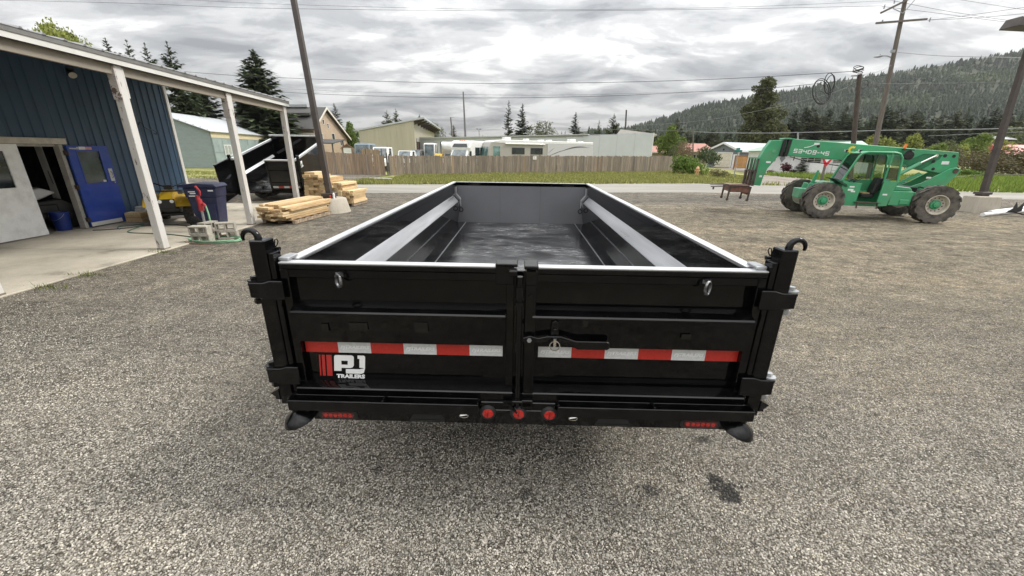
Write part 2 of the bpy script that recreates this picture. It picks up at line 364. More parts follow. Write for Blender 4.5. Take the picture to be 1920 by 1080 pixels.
def simple_ground(name, stops, scale, rough=0.9, bump=0.3, bscale=30, stretch=(1, 1, 1), fine=0.0):
    mt = bpy.data.materials.new(name); mt.use_nodes = True; t = mt.node_tree; t.nodes.clear()
    out = N(t, 'ShaderNodeOutputMaterial'); b = N(t, 'ShaderNodeBsdfPrincipled'); LK(t, b.outputs[0], out.inputs[0])
    ge = N(t, 'ShaderNodeNewGeometry'); mpn = N(t, 'ShaderNodeMapping'); mpn.inputs['Scale'].default_value = stretch; LK(t, ge.outputs['Position'], mpn.inputs[0])
    n1 = N(t, 'ShaderNodeTexNoise', i_Scale=scale, i_Detail=9.0, i_Roughness=0.65); LK(t, mpn.outputs[0], n1.inputs['Vector'])
    c = ramp(t, n1.outputs[0], stops)
    nf = N(t, 'ShaderNodeTexNoise', i_Scale=bscale, i_Detail=4.0, i_Roughness=0.7); LK(t, ge.outputs['Position'], nf.inputs['Vector'])
    if fine: c = mixc(t, 1.0, c, ramp(t, nf.outputs[0], [(0.3, 1 - fine), (0.7, 1 + fine)]), 'MULTIPLY')
    LK(t, c, b.inputs['Base Color']); b.inputs['Roughness'].default_value = rough; b.inputs['Specular IOR Level'].default_value = 0.3
    bn = N(t, 'ShaderNodeBump', i_Strength=bump, i_Distance=0.03); LK(t, nf.outputs[0], bn.inputs['Height']); LK(t, bn.outputs[0], b.inputs['Normal'])
    return mt
grass_soil = simple_ground('grassy_soil', [(0.3, (0.10, 0.125, 0.03)), (0.45, (0.19, 0.205, 0.06)), (0.58, (0.28, 0.265, 0.11)), (0.72, (0.30, 0.25, 0.15))], 0.8, bscale=9, fine=0.35)
asphalt = simple_ground('worn_asphalt', [(0.3, (0.2, 0.19, 0.168)), (0.55, (0.275, 0.26, 0.23)), (0.75, (0.33, 0.312, 0.275))], 0.4, bscale=60, stretch=(0.3, 1.4, 1), fine=0.12, bump=0.15)
concrete = simple_ground('stained_concrete', [(0.30, (0.17, 0.15, 0.12)), (0.43, (0.40, 0.36, 0.29)), (0.6, (0.5, 0.455, 0.37)), (0.8, (0.56, 0.52, 0.43))], 0.9, rough=0.8, bscale=70, fine=0.12, bump=0.15)
dirt_road = simple_ground('packed_dirt', [(0.3, (0.15, 0.13, 0.105)), (0.55, (0.25, 0.22, 0.185)), (0.75, (0.31, 0.28, 0.24))], 0.5, bscale=25, stretch=(1, .4, 1), fine=0.2)

def sheet(name, pts, z, m_, kind='structure'):
    b = MB(); b.poly([(x, y, z) for x, y in pts]); me = b.mesh(name, m_, fix=False)
    if me.polygons[0].normal.z < 0: me.flip_normals()
    o = bpy.data.objects.new(name, me); C.objects.link(o); o['kind'] = kind; return o
sheet('ground', [(-3000, -400), (3000, -400), (3000, 5000), (-3000, 5000)], -0.035, grass_soil)
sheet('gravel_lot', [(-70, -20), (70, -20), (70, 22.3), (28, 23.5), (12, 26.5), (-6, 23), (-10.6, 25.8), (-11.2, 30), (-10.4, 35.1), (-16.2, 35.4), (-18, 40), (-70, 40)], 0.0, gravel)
near = [(-70, 16.8), (-25, 18.6), (-7.2, 20.0), (2, 21.6), (10.2, 22.9), (18, 22.5), (25.8, 21.5), (70, 20)]
far_ = [(-70, 22.5), (-25, 24), (-8.9, 25.1), (2, 27.6), (13.5, 30.2), (20, 29), (28, 26), (70, 24.6)]
b = MB()
for i in range(len(near) - 1):
    b.poly([(*near[i], 0.005), (*near[i + 1], 0.005), (*far_[i + 1], 0.005), (*far_[i], 0.005)])
obj('road', b, asphalt, kind='structure', fix=False)
sheet('dirt_driveway', [(17.5, 29.7), (27.5, 26.3), (36, 40), (44, 60), (46, 72), (33, 72), (31.5, 60), (26, 44)], -0.012, dirt_road)
# concrete apron under the canopy: slabs with open joints
ap = thing('concrete_apron', None, None)
ap['kind'] = 'structure'
for x0, x1 in ((-14.9, -10.98), (-10.97, -7.16)):
    for y0, y1 in ((4.95, 7.9), (7.91, 10.9), (10.91, 15.4)):
        if x0 < -11 and y0 > 7.95: continue
        b = MB(); b.box(x0, x1, y0, y1, -0.1, 0.022)
        obj('slab', b, concrete, ap, bevel=0.008)

# ------------------------------------------------------------------ gravel stones by the camera (real stones, instanced)
def stone_scatter():
    rg = np.random.default_rng(3); pts = []
    def ok(x, y): return (y > 1.0) & ~((x < -7.1) & (y > 4.9))
    for i in range(30):
        y0 = 1.0 + i * .3; y1 = y0 + .3; dens = 9500 * math.exp(-max(0, y0 - 1.6) / 1.55)
        hw = 1.42 * y1 + 0.8; n = int(dens * (y1 - y0) * 2 * hw)
        x = rg.uniform(-hw, hw, n); y = rg.uniform(y0, y1, n)
        k = (np.abs(x) < 1.45 * y + 0.9) & ok(x, y); pts.append(np.stack([x[k], y[k], np.full(k.sum(), 0.001)], 1))
    pts = np.concatenate(pts)
    me = bpy.data.meshes.new('gravel_stones'); me.vertices.add(len(pts)); me.vertices.foreach_set('co', pts.ravel())
    o = bpy.data.objects.new('gravel_stones', me); C.objects.link(o); o['kind'] = 'stuff'
    mt = bpy.data.materials.new('loose_stone'); mt.use_nodes = True; t = mt.node_tree; bs = t.nodes['Principled BSDF']
    oi = N(t, 'ShaderNodeObjectInfo'); 
    c = ramp(t, oi.outputs['Random'], [(0.0, (0.125, 0.12, 0.11)), (0.3, (0.24, 0.23, 0.21)), (0.6, (0.345, 0.33, 0.302)), (0.88, (0.48, 0.46, 0.42)), (1.0, (0.66, 0.63, 0.57))])
    ge = N(t, 'ShaderNodeNewGeometry'); nz = N(t, 'ShaderNodeTexNoise', i_Scale=9.0, i_Detail=7.0, i_Roughness=0.75); LK(t, ge.outputs['Position'], nz.inputs['Vector'])
    l2 = N(t, 'ShaderNodeTexNoise', i_Scale=1.1, i_Detail=6.0, i_Roughness=0.65); LK(t, ge.outputs['Position'], l2.inputs['Vector'])
    c = mixc(t, 1.0, c, ramp(t, l2.outputs[0], [(0.33, (0.66, 0.64, 0.61)), (0.55, (0.92, 0.89, 0.84)), (0.72, (1.06, 1.01, 0.93))]), 'MULTIPLY')
    for (px, py, rx, ry, k) in ((1362, 922, 0.13, 0.09, 1.0), (1340, 895, 0.07, 0.05, .9), (1216, 918, 0.09, 0.06, .75), (983, 925, 0.05, 0.05, .6), (975, 880, 0.04, 0.05, .5), (706, 885, 0.06, 0.05, .55), (1320, 825, 0.1, 0.05, .6)):
        g = G(px, py); q = N(t, 'ShaderNodeMapping'); q.vector_type = 'TEXTURE'; q.inputs['Location'].default_value = g; q.inputs['Scale'].default_value = (rx, ry, 1); LK(t, ge.outputs['Position'], q.inputs[0])
        ln = N(t, 'ShaderNodeVectorMath', operation='LENGTH'); LK(t, q.outputs[0], ln.inputs[0])
        d = math_n(t, 'ADD', ln.outputs['Value'], math_n(t, 'MULTIPLY', math_n(t, 'SUBTRACT', nz.outputs[0], 0.5), 5.0))
        c = mixc(t, math_n(t, 'MULTIPLY', ramp(t, d, [(0.5, 1.0), (1.0, 0.0)]), k * 0.85), c, (0.022, 0.021, 0.02))
    LK(t, c, bs.inputs['Base Color']); bs.inputs['Roughness'].default_value = 0.85; bs.inputs['Specular IOR Level'].default_value = 0.3
    ng = bpy.data.node_groups.new('stone_scatter', 'GeometryNodeTree')
    ng.interface.new_socket('Geometry', in_out='INPUT', socket_type='NodeSocketGeometry'); ng.interface.new_socket('Geometry', in_out='OUTPUT', socket_type='NodeSocketGeometry')
    gi = ng.nodes.new('NodeGroupInput'); go = ng.nodes.new('NodeGroupOutput')
    ic = ng.nodes.new('GeometryNodeMeshIcoSphere'); ic.inputs['Radius'].default_value = 1.0; ic.inputs['Subdivisions'].default_value = 2
    sp_ = ng.nodes.new('GeometryNodeSetPosition'); ng.links.new(ic.outputs[0], sp_.inputs['Geometry'])
    nx = ng.nodes.new('ShaderNodeTexNoise'); nx.inputs['Scale'].default_value = 0.9; nx.inputs['Detail'].default_value = 2
    sb = ng.nodes.new('ShaderNodeVectorMath'); sb.operation = 'SUBTRACT'; ng.links.new(nx.outputs['Color'], sb.inputs[0]); sb.inputs[1].default_value = (.5, .5, .5)
    sc = ng.nodes.new('ShaderNodeVectorMath'); sc.operation = 'SCALE'; ng.links.new(sb.outputs[0], sc.inputs[0]); sc.inputs[3].default_value = 2.2
    ng.links.new(sc.outputs[0], sp_.inputs['Offset'])
    sm = ng.nodes.new('GeometryNodeSetMaterial'); sm.inputs['Material'].default_value = mt; ng.links.new(sp_.outputs[0], sm.inputs[0])
    ip = ng.nodes.new('GeometryNodeInstanceOnPoints'); ng.links.new(gi.outputs[0], ip.inputs['Points']); ng.links.new(sm.outputs[0], ip.inputs['Instance'])
    rr = ng.nodes.new('FunctionNodeRandomValue'); rr.data_type = 'FLOAT_VECTOR'; rr.inputs[0].default_value = (-0.5, -0.5, 0); rr.inputs[1].default_value = (0.5, 0.5, 6.28); ng.links.new(rr.outputs[0], ip.inputs['Rotation'])
    rs = ng.nodes.new('FunctionNodeRandomValue'); rs.data_type = 'FLOAT_VECTOR'; rs.inputs[0].default_value = (0.0032, 0.0027, 0.0017); rs.inputs[1].default_value = (0.0080, 0.0062, 0.0048); rs.inputs['Seed'].default_value = 5; ng.links.new(rs.outputs[0], ip.inputs['Scale'])
    ng.links.new(ip.outputs[0], go.inputs[0])
    md = o.modifiers.new('scatter', 'NODES'); md.node_group = ng
stone_scatter()

# ------------------------------------------------------------------ hill with forest
hill_mat = simple_ground('forest_floor', [(0.35, (0.018, 0.025, 0.012)), (0.55, (0.032, 0.04, 0.018)), (0.75, (0.06, 0.065, 0.028))], 0.02, bscale=0.2, fine=0.3)
RIDGE = [(1080, 246), (1150, 244), (1190, 238), (1240, 222), (1300, 200), (1350, 190), (1400, 182), (1480, 166), (1560, 148), (1620, 138), (1700, 124), (1760, 112), (1850, 94), (1920, 82), (2050, 66), (2250, 50), (2600, 60)]
def ridge_px(px):
    for (a, ya), (b_, yb) in zip(RIDGE, RIDGE[1:]):
        if a <= px <= b_: return ya + (yb - ya) * (px - a) / (b_ - a)
    return RIDGE[-1][1]
from mathutils import noise as mn
def hill_point(px, t):
    # t 0 at the foot, 1 on the ridge, past 1 down the back
    az = ray(px, 290); az.z = 0
    foot, top = 330.0, 930.0
    rp = O0 + ray(px, ridge_px(px)) * (top / ray(px, ridge_px(px)).y)
    zr = max(rp.z, 4.0)
    y = foot + (top - foot) * t
    s = t if t <= 1 else max(0.0, 1 - (t - 1) * 1.2)
    z = zr * (s * (0.55 + 0.45 * s)) 
    x = az.x / az.y * y
    z += mn.noise(Vector((x * 0.006, y * 0.006, 0))) * 14 * min(1, max(0, s)) * (1 - s) * 3 if t <= 1 else 0
    return Vector((x, y, z - 0.5))
b = MB(); PX = list(range(1080, 2601, 40)); TT = [0, .1, .2, .3, .4, .5, .6, .7, .8, .9, 1, 1.15, 1.4, 1.9]
for p_ in PX:
    for t_ in TT: b.v.append(tuple(hill_point(p_, t_)))
nT = len(TT)
for i in range(len(PX) - 1):
    for j in range(nT - 1):
        b.f.append((i * nT + j, (i + 1) * nT + j, (i + 1) * nT + j + 1, i * nT + j + 1)); b.m.append(0)
obj('hill', b, hill_mat, smooth=60, fix=False, kind='structure')

def leaf_mat(name, col, var=0.35, obj_rand=0.12, attr=None, trl=0.25):
    mt = bpy.data.materials.new(name); mt.use_nodes = True; t = mt.node_tree; t.nodes.clear()
    out = N(t, 'ShaderNodeOutputMaterial'); b = N(t, 'ShaderNodeBsdfPrincipled'); tr = N(t, 'ShaderNodeBsdfTranslucent'); mx = N(t, 'ShaderNodeMixShader'); mx.inputs[0].default_value = trl
    LK(t, b.outputs[0], mx.inputs[1]); LK(t, tr.outputs[0], mx.inputs[2]); LK(t, mx.outputs[0], out.inputs[0])
    ge = N(t, 'ShaderNodeNewGeometry'); oi = N(t, 'ShaderNodeObjectInfo')
    lo = tuple(c * (1 - var) for c in col); hi = tuple(c * (1 + var) for c in col)
    c = ramp(t, ge.outputs['Random Per Island'], [(0.0, lo), (1.0, hi)])
    k = math_n(t, 'ADD', math_n(t, 'MULTIPLY', oi.outputs['Random'], 2 * obj_rand), 1 - obj_rand)
    vs = N(t, 'ShaderNodeVectorMath', operation='SCALE'); LK(t, c, vs.inputs[0]); LK(t, k, vs.inputs[3]); c = vs.outputs[0]
    if attr:
        a = N(t, 'ShaderNodeAttribute', attribute_name=attr); c = mixc(t, 1.0, c, a.outputs['Color'], 'MULTIPLY')
    LK(t, c, b.inputs['Base Color']); LK(t, c, tr.inputs[0]); b.inputs['Roughness'].default_value = 0.7; b.inputs['Specular IOR Level'].default_value = 0.2
    return mt
fir_green = leaf_mat('fir_needles', (0.066, 0.09, 0.04))
spruce_green = leaf_mat('spruce_needles', (0.095, 0.12, 0.066))
pine_green = leaf_mat('pine_needles', (0.10, 0.108, 0.05))
leaf_fresh = leaf_mat('fresh_leaves', (0.14, 0.195, 0.04))
leaf_yellow = leaf_mat('yellow_green_leaves', (0.23, 0.255, 0.06))
leaf_mid = leaf_mat('bush_leaves', (0.12, 0.19, 0.035))
leaf_brown = leaf_mat('brown_budding_leaves', (0.1, 0.085, 0.04))
leaf_pink = leaf_mat('pinkish_dry_leaves', (0.18, 0.13, 0.08))
leaf_olive = leaf_mat('olive_leaves', (0.13, 0.15, 0.065))
leaf_grey = leaf_mat('thin_grey_green_leaves', (0.13, 0.14, 0.08))
leaf_red = leaf_mat('dark_red_leaves', (0.085, 0.025, 0.03))
bark = mat('bark', (0.06, 0.048, 0.038), 0.9, var=0.3, scale=12, stretch=(1, 1, .2), bump=0.4)
forest_leaf = leaf_mat('hillside_forest', (0.034, 0.055, 0.026), attr='tint', obj_rand=0.0)

def np_mesh(name, V, T, mt, tint=None):
    me = bpy.data.meshes.new(name); nv, ntri = len(V), len(T)
    me.vertices.add(nv); me.vertices.foreach_set('co', np.ascontiguousarray(V, dtype=np.float32).ravel())
    me.loops.add(ntri * 3); me.loops.foreach_set('vertex_index', np.ascontiguousarray(T, dtype=np.int32).ravel())
    me.polygons.add(ntri); me.polygons.foreach_set('loop_start', np.arange(0, ntri * 3, 3, dtype=np.int32))
    me.materials.append(mt)
    if tint is not None:
        a = me.color_attributes.new('tint', 'FLOAT_COLOR', 'POINT'); a.data.foreach_set('color', np.ascontiguousarray(tint, dtype=np.float32).ravel())
    me.update(calc_edges=True); me.validate()
    return me
def low_conifer(rg):
    V, T = [], []
    for k in range(5):
        z0 = 0.05 + k * 0.18; zt = min(1.0, z0 + 0.36); rad = 0.19 * (1 - z0) ** 0.85; n = 7; o = len(V); a0 = rg.uniform(0, 6)
        for j in range(n):
            a = a0 + 2 * math.pi * j / n; r_ = rad * rg.uniform(0.55, 1.25); V.append((r_ * math.cos(a), r_ * math.sin(a), z0 + rg.uniform(-.04, .04)))
        V.append((0, 0, zt))
        for j in range(n):
            T.append((o + j, o + (j + 1) % n, o + n))
    return np.array(V), np.array(T)
def forest():
    rg = np.random.default_rng(11); base = [low_conifer(rg) for _ in range(8)]
    VV, TT_, CC = [], [], []; o = 0
    def put(p, h):
        nonlocal o
        V, T = base[rg.integers(8)]; a = rg.uniform(0, 6.28); ca, sa = math.cos(a), math.sin(a); wd_ = h * rg.uniform(1.2, 2.1)
        q = np.stack([(V[:, 0] * ca - V[:, 1] * sa) * wd_ + p.x, (V[:, 0] * sa + V[:, 1] * ca) * wd_ + p.y, V[:, 2] * h + p.z - 0.4], 1)
        VV.append(q); TT_.append(T + o); o += len(V)
        big = mn.noise(Vector((p.x * 0.008, p.y * 0.008, 3)))
        k = rg.uniform(0.5, 0.95) + 0.3 * big; yl = max(0, big - .05) * 2.0 * rg.uniform(0.3, 1)
        CC.append(np.tile([k * (1 + 0.9 * yl), k * (1 + 0.7 * yl), k, 1.0], (len(V), 1)))
    for i in range(13000):
        px = 1100 + (2350 - 1100) * rg.uniform() ; t = rg.uniform() ** 0.8 * 1.03
        p = hill_point(px, t)
        if mn.noise(Vector((p.x * 0.015, p.y * 0.015, 7))) > 0.42 and rg.uniform() < 0.6: continue
        put(p, rg.uniform(5.5, 11) * (1.0 if t < 0.97 else rg.uniform(.7, 1.15)))
    for i in range(900):        # wood at the foot of the hill and low woods on the skyline to its left
        px = rg.uniform(1180, 2300); y = rg.uniform(240, 335); v = ray(px, 290); x = v.x / v.y * y
        put(Vector((x, y, 0)), rg.uniform(9, 17))
    me = np_mesh('hillside_forest', np.concatenate(VV), np.concatenate(TT_), forest_leaf, np.concatenate(CC))
    ob = bpy.data.objects.new('hillside_forest', me); C.objects.link(ob); ob['kind'] = 'stuff'
forest()
# ------------------------------------------------------------------ the black dump trailer (hero)
def ring_pts(c, r, ax, n=16, a0=0, a1=2 * math.pi, sx=1, sy=1):
    c = Vector(c); out = []
    for i in range(n):
        t = a0 + (a1 - a0) * i / (n if abs(a1 - a0 - 2 * math.pi) < 1e-6 else n - 1)
        u, v = r * math.cos(t) * sx, r * math.sin(t) * sy
        out.append(c + Vector({'x': (0, u, v), 'y': (u, 0, v), 'z': (u, v, 0)}[ax]))
    return out
def wheel_parts(parent, c, r, w, rim_m, hub_m=None, lugs=16, ax='y', side=-1, name='wheel', rim_r=.56, lug_h=.05):
    """wheel as a part of its thing: wheel empty-free: tyre mesh is the wheel, rim and hub its sub-parts"""
    b = MB(); h = w / 2
    b.lathe([(r * rim_r, -h * .8), (r * .72, -h), (r * .93, -h * .92), (r * (1 - lug_h), -h * .75), (r * (1 - lug_h), h * .75), (r * .93, h * .92), (r * .72, h), (r * rim_r, h * .8)], 30, c, 'y')
    c = Vector(c)
    for i in range(lugs):
        for sgn in (-1, 1):
            a = 2 * math.pi * (i + (.25 if sgn > 0 else -.25)) / lugs; da = sgn * 0 + .75 * 2 * math.pi / lugs
            def pt(aa, rr, yy): return c + Vector((rr * math.cos(aa), yy, rr * math.sin(aa)))
            wd_ = .27 * 2 * math.pi / lugs
            r1, r2 = r * (1 - lug_h) - .004, r
            y1, y2 = sgn * h * .97, sgn * h * .02; rs = r * .93
            vs = []
            for rr_a, rr_b in ((rs - .01, r1), (rs + .035 * r / .6, r2)):
                vs += [pt(a - wd_, rr_a, y1), pt(a + wd_, rr_a, y1), pt(a + da + wd_, rr_b, y2), pt(a + da - wd_, rr_b, y2)]
            b.add(vs, [(3, 2, 1, 0), (4, 5, 6, 7), (0, 1, 5, 4), (1, 2, 6, 5), (2, 3, 7, 6), (3, 0, 4, 7)])
    wo_ = obj(name, b, rubber, parent, smooth=40)
    s = side
    b = MB(); rr = r * rim_r
    b.lathe([(rr * 1.03, s * h * .83), (rr * 1.04, s * h * .9), (rr * .96, s * h * .9), (rr * .9, s * h * .72), (rr * .84, s * h * .35), (rr * .5, s * h * .2), (rr * .3, s * h * .25), (0.001, s * h * .25)], 28, c, 'y')
    b.lathe([(rr * 1.03, -s * h * .83), (rr * .9, -s * h * .5), (0.001, -s * h * .4)], 28, c, 'y')
    obj('rim', b, rim_m, wo_, smooth=35)
    if hub_m:
        b = MB(); b.lathe([(rr * .5, s * h * .18), (rr * .48, s * h * .42), (rr * .3, s * h * .5), (rr * .27, s * h * .75), (rr * .12, s * h * .8), (.001, s * h * .8)], 20, c, 'y')
        for i in range(10):
            a = i * math.pi / 5; q = c + Vector((rr * .4 * math.cos(a), s * h * .42, rr * .4 * math.sin(a))); b.cyl(q, q + Vector((0, s * h * .1, 0)), rr * .05, n=6)
        obj('hub', b, hub_m, wo_, smooth=35)
        b = MB()
        for i in range(12):
            a = (i + .5) * math.pi / 6; q = c + Vector((rr * .68 * math.cos(a), s * h * .262, rr * .68 * math.sin(a)))
            q.y += s * h * .03
            b.cyl(q, q + Vector((0, s * h * .02, 0)), rr * .062, n=8)
        obj('wheel_hole', b, black_plastic, wo_, kind='stuff')
    return wo_

W, LEN, TOP, FLO = 1.245, 5.55, 1.485, 0.75
tr = thing('dump_trailer', 'large glossy black dump trailer with closed barn doors seen from behind', 'trailer', (0.04, 1.954, 0), R(-1.0))
tr.rotation_euler = (R(.22), 0, R(-1.0))
b = MB(); b.box(-1.172, 1.172, .09, LEN - .05, FLO - .04, FLO)
floor_paint = mat('scuffed_black_floor', (0.006, 0.0063, 0.007), .12, var=.3, scale=2.5, coat=.0, spec=.9, bump=.03, bscale=60)
t = floor_paint.node_tree; bs = next(n for n in t.nodes if n.type == 'BSDF_PRINCIPLED'); old = bs.inputs['Base Color'].links[0].from_socket
tc_ = N(t, 'ShaderNodeTexCoord'); m1 = N(t, 'ShaderNodeMapping'); m1.inputs['Scale'].default_value = (1.6, 9.0, 1); m1.inputs['Rotation'].default_value = (0, 0, R(6)); LK(t, tc_.outputs['Object'], m1.inputs[0])
na = N(t, 'ShaderNodeTexNoise', i_Scale=3.2, i_Detail=10.0, i_Roughness=0.72, i_Distortion=0.8); LK(t, m1.outputs[0], na.inputs['Vector'])
m2 = N(t, 'ShaderNodeMapping'); m2.inputs['Scale'].default_value = (1.0, 1.6, 1); LK(t, tc_.outputs['Object'], m2.inputs[0])
nb_ = N(t, 'ShaderNodeTexNoise', i_Scale=1.6, i_Detail=5.0, i_Roughness=0.6); LK(t, m2.outputs[0], nb_.inputs['Vector'])
scr = ramp(t, na.outputs[0], [(0.47, 0.0), (0.56, .35), (0.68, 1.0)]); haz = ramp(t, nb_.outputs[0], [(0.38, 0.05), (0.62, 1.0)])
sxx = N(t, 'ShaderNodeSeparateXYZ'); LK(t, tc_.outputs['Object'], sxx.inputs[0])
edge = ramp(t, math_n(t, 'ABSOLUTE', sxx.outputs[0]), [(0.78, 1.0), (0.9, 0.12)])       # the swept middle is scuffed, the borders beyond the seams are not
k_ = math_n(t, 'MULTIPLY', edge, math_n(t, 'MULTIPLY', math_n(t, 'ADD', math_n(t, 'MULTIPLY', scr, .8), .16), haz))
LK(t, mixc(t, k_, old, (.30, .305, .31)), bs.inputs['Base Color'])
LK(t, math_n(t, 'ADD', math_n(t, 'MULTIPLY', k_, .35), .13), bs.inputs['Roughness'])
obj('bed_floor', b, floor_paint, tr)
for x in (-1.02, 1.02):
    b = MB(); b.bar((x, .1, FLO + .002), (x, LEN - .06, FLO + .002), .012, .007); obj('weld_seam', b, ledge_sheen, tr)
for s in (-1, 1):
    b = MB()
    pr = [(1.245, .70), (1.245, 1.408), (1.185, 1.408), (1.185, 1.272), (1.10, 1.176), (1.172, .745), (1.172, .70)]
    b.prism([(s * x, z) for x, z in pr], 'y', .085, LEN - .051)
    sw = obj('side_wall', b, black_paint, tr, bevel=.004)
    b = MB(); b.prism([(s * 1.186, 1.279), (s * 1.182, 1.2755), (s * 1.0955, 1.178), (s * 1.0955, 1.172), (s * 1.103, 1.176), (s * 1.188, 1.272)], 'y', .09, LEN - .42)
    obj('ledge', b, ledge_sheen, sw)
    b = MB(); b.prism([(s * 1.112, 1.19), (s * 1.184, 1.275), (s * 1.184, 1.40), (s * 1.165, 1.40), (s * 1.165, 1.29), (s * 1.09, 1.20), (s * 1.09, 1.06), (s * 1.103, 1.06)], 'y', LEN - .14, LEN - .12); obj('gusset', b, rail_sheen, sw)
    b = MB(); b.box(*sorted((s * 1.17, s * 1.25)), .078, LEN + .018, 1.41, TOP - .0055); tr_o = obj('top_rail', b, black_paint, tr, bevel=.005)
    b = MB(); b.box(*sorted((s * 1.184, s * 1.246)), .079, LEN + .017, TOP - .005, TOP); obj('rail_top_sheen', b, rail_sheen, tr_o)  # thin sheet added on the black rail to carry the painted sky reflection
    b = MB()
    for k in range(8):
        y = .55 + k * .66; b.box(*sorted((s * 1.246, s * 1.30)), y, y + .07, .72, 1.40)
    obj('stake_post', b, black_satin, tr, kind='stuff')
    for y in (1.3, 2.9, 4.4):
        b = MB(); b.tube([(s * 1.25, y, 1.40), (s * 1.30, y, 1.435), (s * 1.335, y, 1.42), (s * 1.34, y, 1.385)], .014, 6); obj('tarp_hook', b, black_satin, tr, smooth=60)
    b = MB(); b.tube(ring_pts((s * 1.075, LEN - .25, FLO + .26), .035, 'y', 12), .008, 5, True); obj('d_ring', b, black_satin, tr, smooth=60)
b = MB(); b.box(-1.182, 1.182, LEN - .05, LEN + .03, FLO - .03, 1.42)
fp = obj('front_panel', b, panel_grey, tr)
for x in (-.38, .36):
    b = MB(); b.box(x - .002, x + .002, LEN - .0525, LEN - .049, FLO, 1.42); obj('panel_seam', b, mat('seam_grey', (.085, .085, .09), .5), fp)
b = MB(); b.box(-1.168, 1.168, LEN - .055, LEN + .02, 1.4205, TOP - .0075); obj('front_rail', b, black_paint, tr, bevel=.004)
b = MB(); b.box(-1.168, 1.168, LEN - .053, LEN + .018, TOP - .007, TOP - .002); obj('rail_top_sheen', b, rail_sheen, tr)  # added sheet, painted sky reflection on the front rail's top
# frame, axles, wheels under the deck
b = MB()
for s in (-.45, .45): b.box(s - .05, s + .05, .25, LEN + 1.2, .45, .66)
for k in range(7): b.box(-1.15, 1.15, .4 + k * .8, .48 + k * .8, .62, .70)
b.bar((-.45, LEN + 1.1, .56), (0, LEN + 2.2, .52), .1, .12); b.bar((.45, LEN + 1.1, .56), (0, LEN + 2.2, .52), .1, .12)
obj('chassis', b, black_satin, tr)
for y in (2.35, 3.25):
    b = MB(); b.cyl((-.85, y, .37), (.85, y, .37), .045, n=10); obj('axle', b, black_satin, tr)
    for s in (-1, 1): wheel_parts(tr, (s * .85, y, .37), .37, .24, black_satin, None, 20, side=s)
b = MB(); b.cyl((0, LEN + 1.4, .05), (0, LEN + 1.4, 1.0), .05, n=10); b.cyl((0, LEN + 1.4, 0), (0, LEN + 1.4, .05), .12, n=12); obj('jack', b, black_satin, tr)
b = MB(); b.cyl((0, 1.0, .45), (0, 3.4, .62), .06, n=10); obj('hoist_cylinder', b, steel, tr)

# barn doors
def gate(x0, x1, hinge):
    g = MB(); s = hinge
    g.box(x0 + (.004 if s < 0 else -.09), x1 - .004, .034 if s < 0 else .046, .044 if s < 0 else .055, .70, 1.45)                                   # recessed skin
    g.box(x0, x0 + .042, -.004, .075, .66, 1.449) ; g.box(x1 - .042, x1, -.004, .075, .66, 1.449)  # stiles
    g.box(x0 + .0425, x1 - .0425, -.002, .072, 1.405, 1.449)                              # upper tube
    o = obj('tailgate', g, black_paint, tr, bevel=.003)
    c = MB(); c.box(x0, x1, -.006, .078, 1.4495, TOP - .0055); obj('top_rail', c, black_paint, o, bevel=.004)
    c = MB(); c.box(x0 + .002, x1 - .002, -.003, .052, TOP - .005, TOP); obj('rail_top_sheen', c, rail_sheen, o)  # added sheet, painted sky reflection along the gate's top edge
    c = MB(); xa, xb = x0 + .044, x1 - .044
    pr = [(.033, 1.266), (.022, 1.2655), (-.046, 1.235), (-.0525, 1.227), (-.052, 1.218), (-.046, 1.214), (-.03, 1.05), (.033, 1.03)]
    c.prism([(y, z) for y, z in pr], 'x', xa, xb); obj('cross_channel', c, black_paint, o, smooth=25)
    c = MB(); c.prism([(.033, .782), (.022, .7815), (-.040, .768), (-.046, .762), (-.046, .662), (.033, .662)], 'x', x0 + .001, x1 - .001); obj('bottom_rail', c, black_paint, o, smooth=25)
    return o
gl = gate(-1.245, -.028, -1); gr = gate(.026, 1.255, 1)
b = MB(); b.box(.027, .087, -.045, -.006, .665, 1.478); obj('meeting_stile', b, black_paint, gr, bevel=.005)
b = MB(); b.box(.03, .085, -.052, -.0455, 1.385, 1.40); obj('stile_tab', b, black_satin, gr)
b = MB(); b.cyl((.055, -.046, 1.34), (.055, -.056, 1.34), .012); obj('stile_bolt', b, black_satin, gr)
def tape(g, x0, first, n=6, w=.185):
    for i in range(n):
        red = (i % 2 == 0) == (first == 'r')
        b = MB(); b.box(x0 + i * w, x0 + (i + 1) * w, .0312, .0336, .953, 1.018)
        o = obj('reflective_strip', b, red_tape if red else white_tape, g)
        if not red:
            me = text_mesh('PJTRAILERS', .026, .001, 1.25, .25)
            place_text(me, print_pale, g, (x0 + (i + .5) * w, .0308, .979), FACE_S, 'lettering')
tape(gl, -1.198, 'r'); tape(gr, .11, 'w')
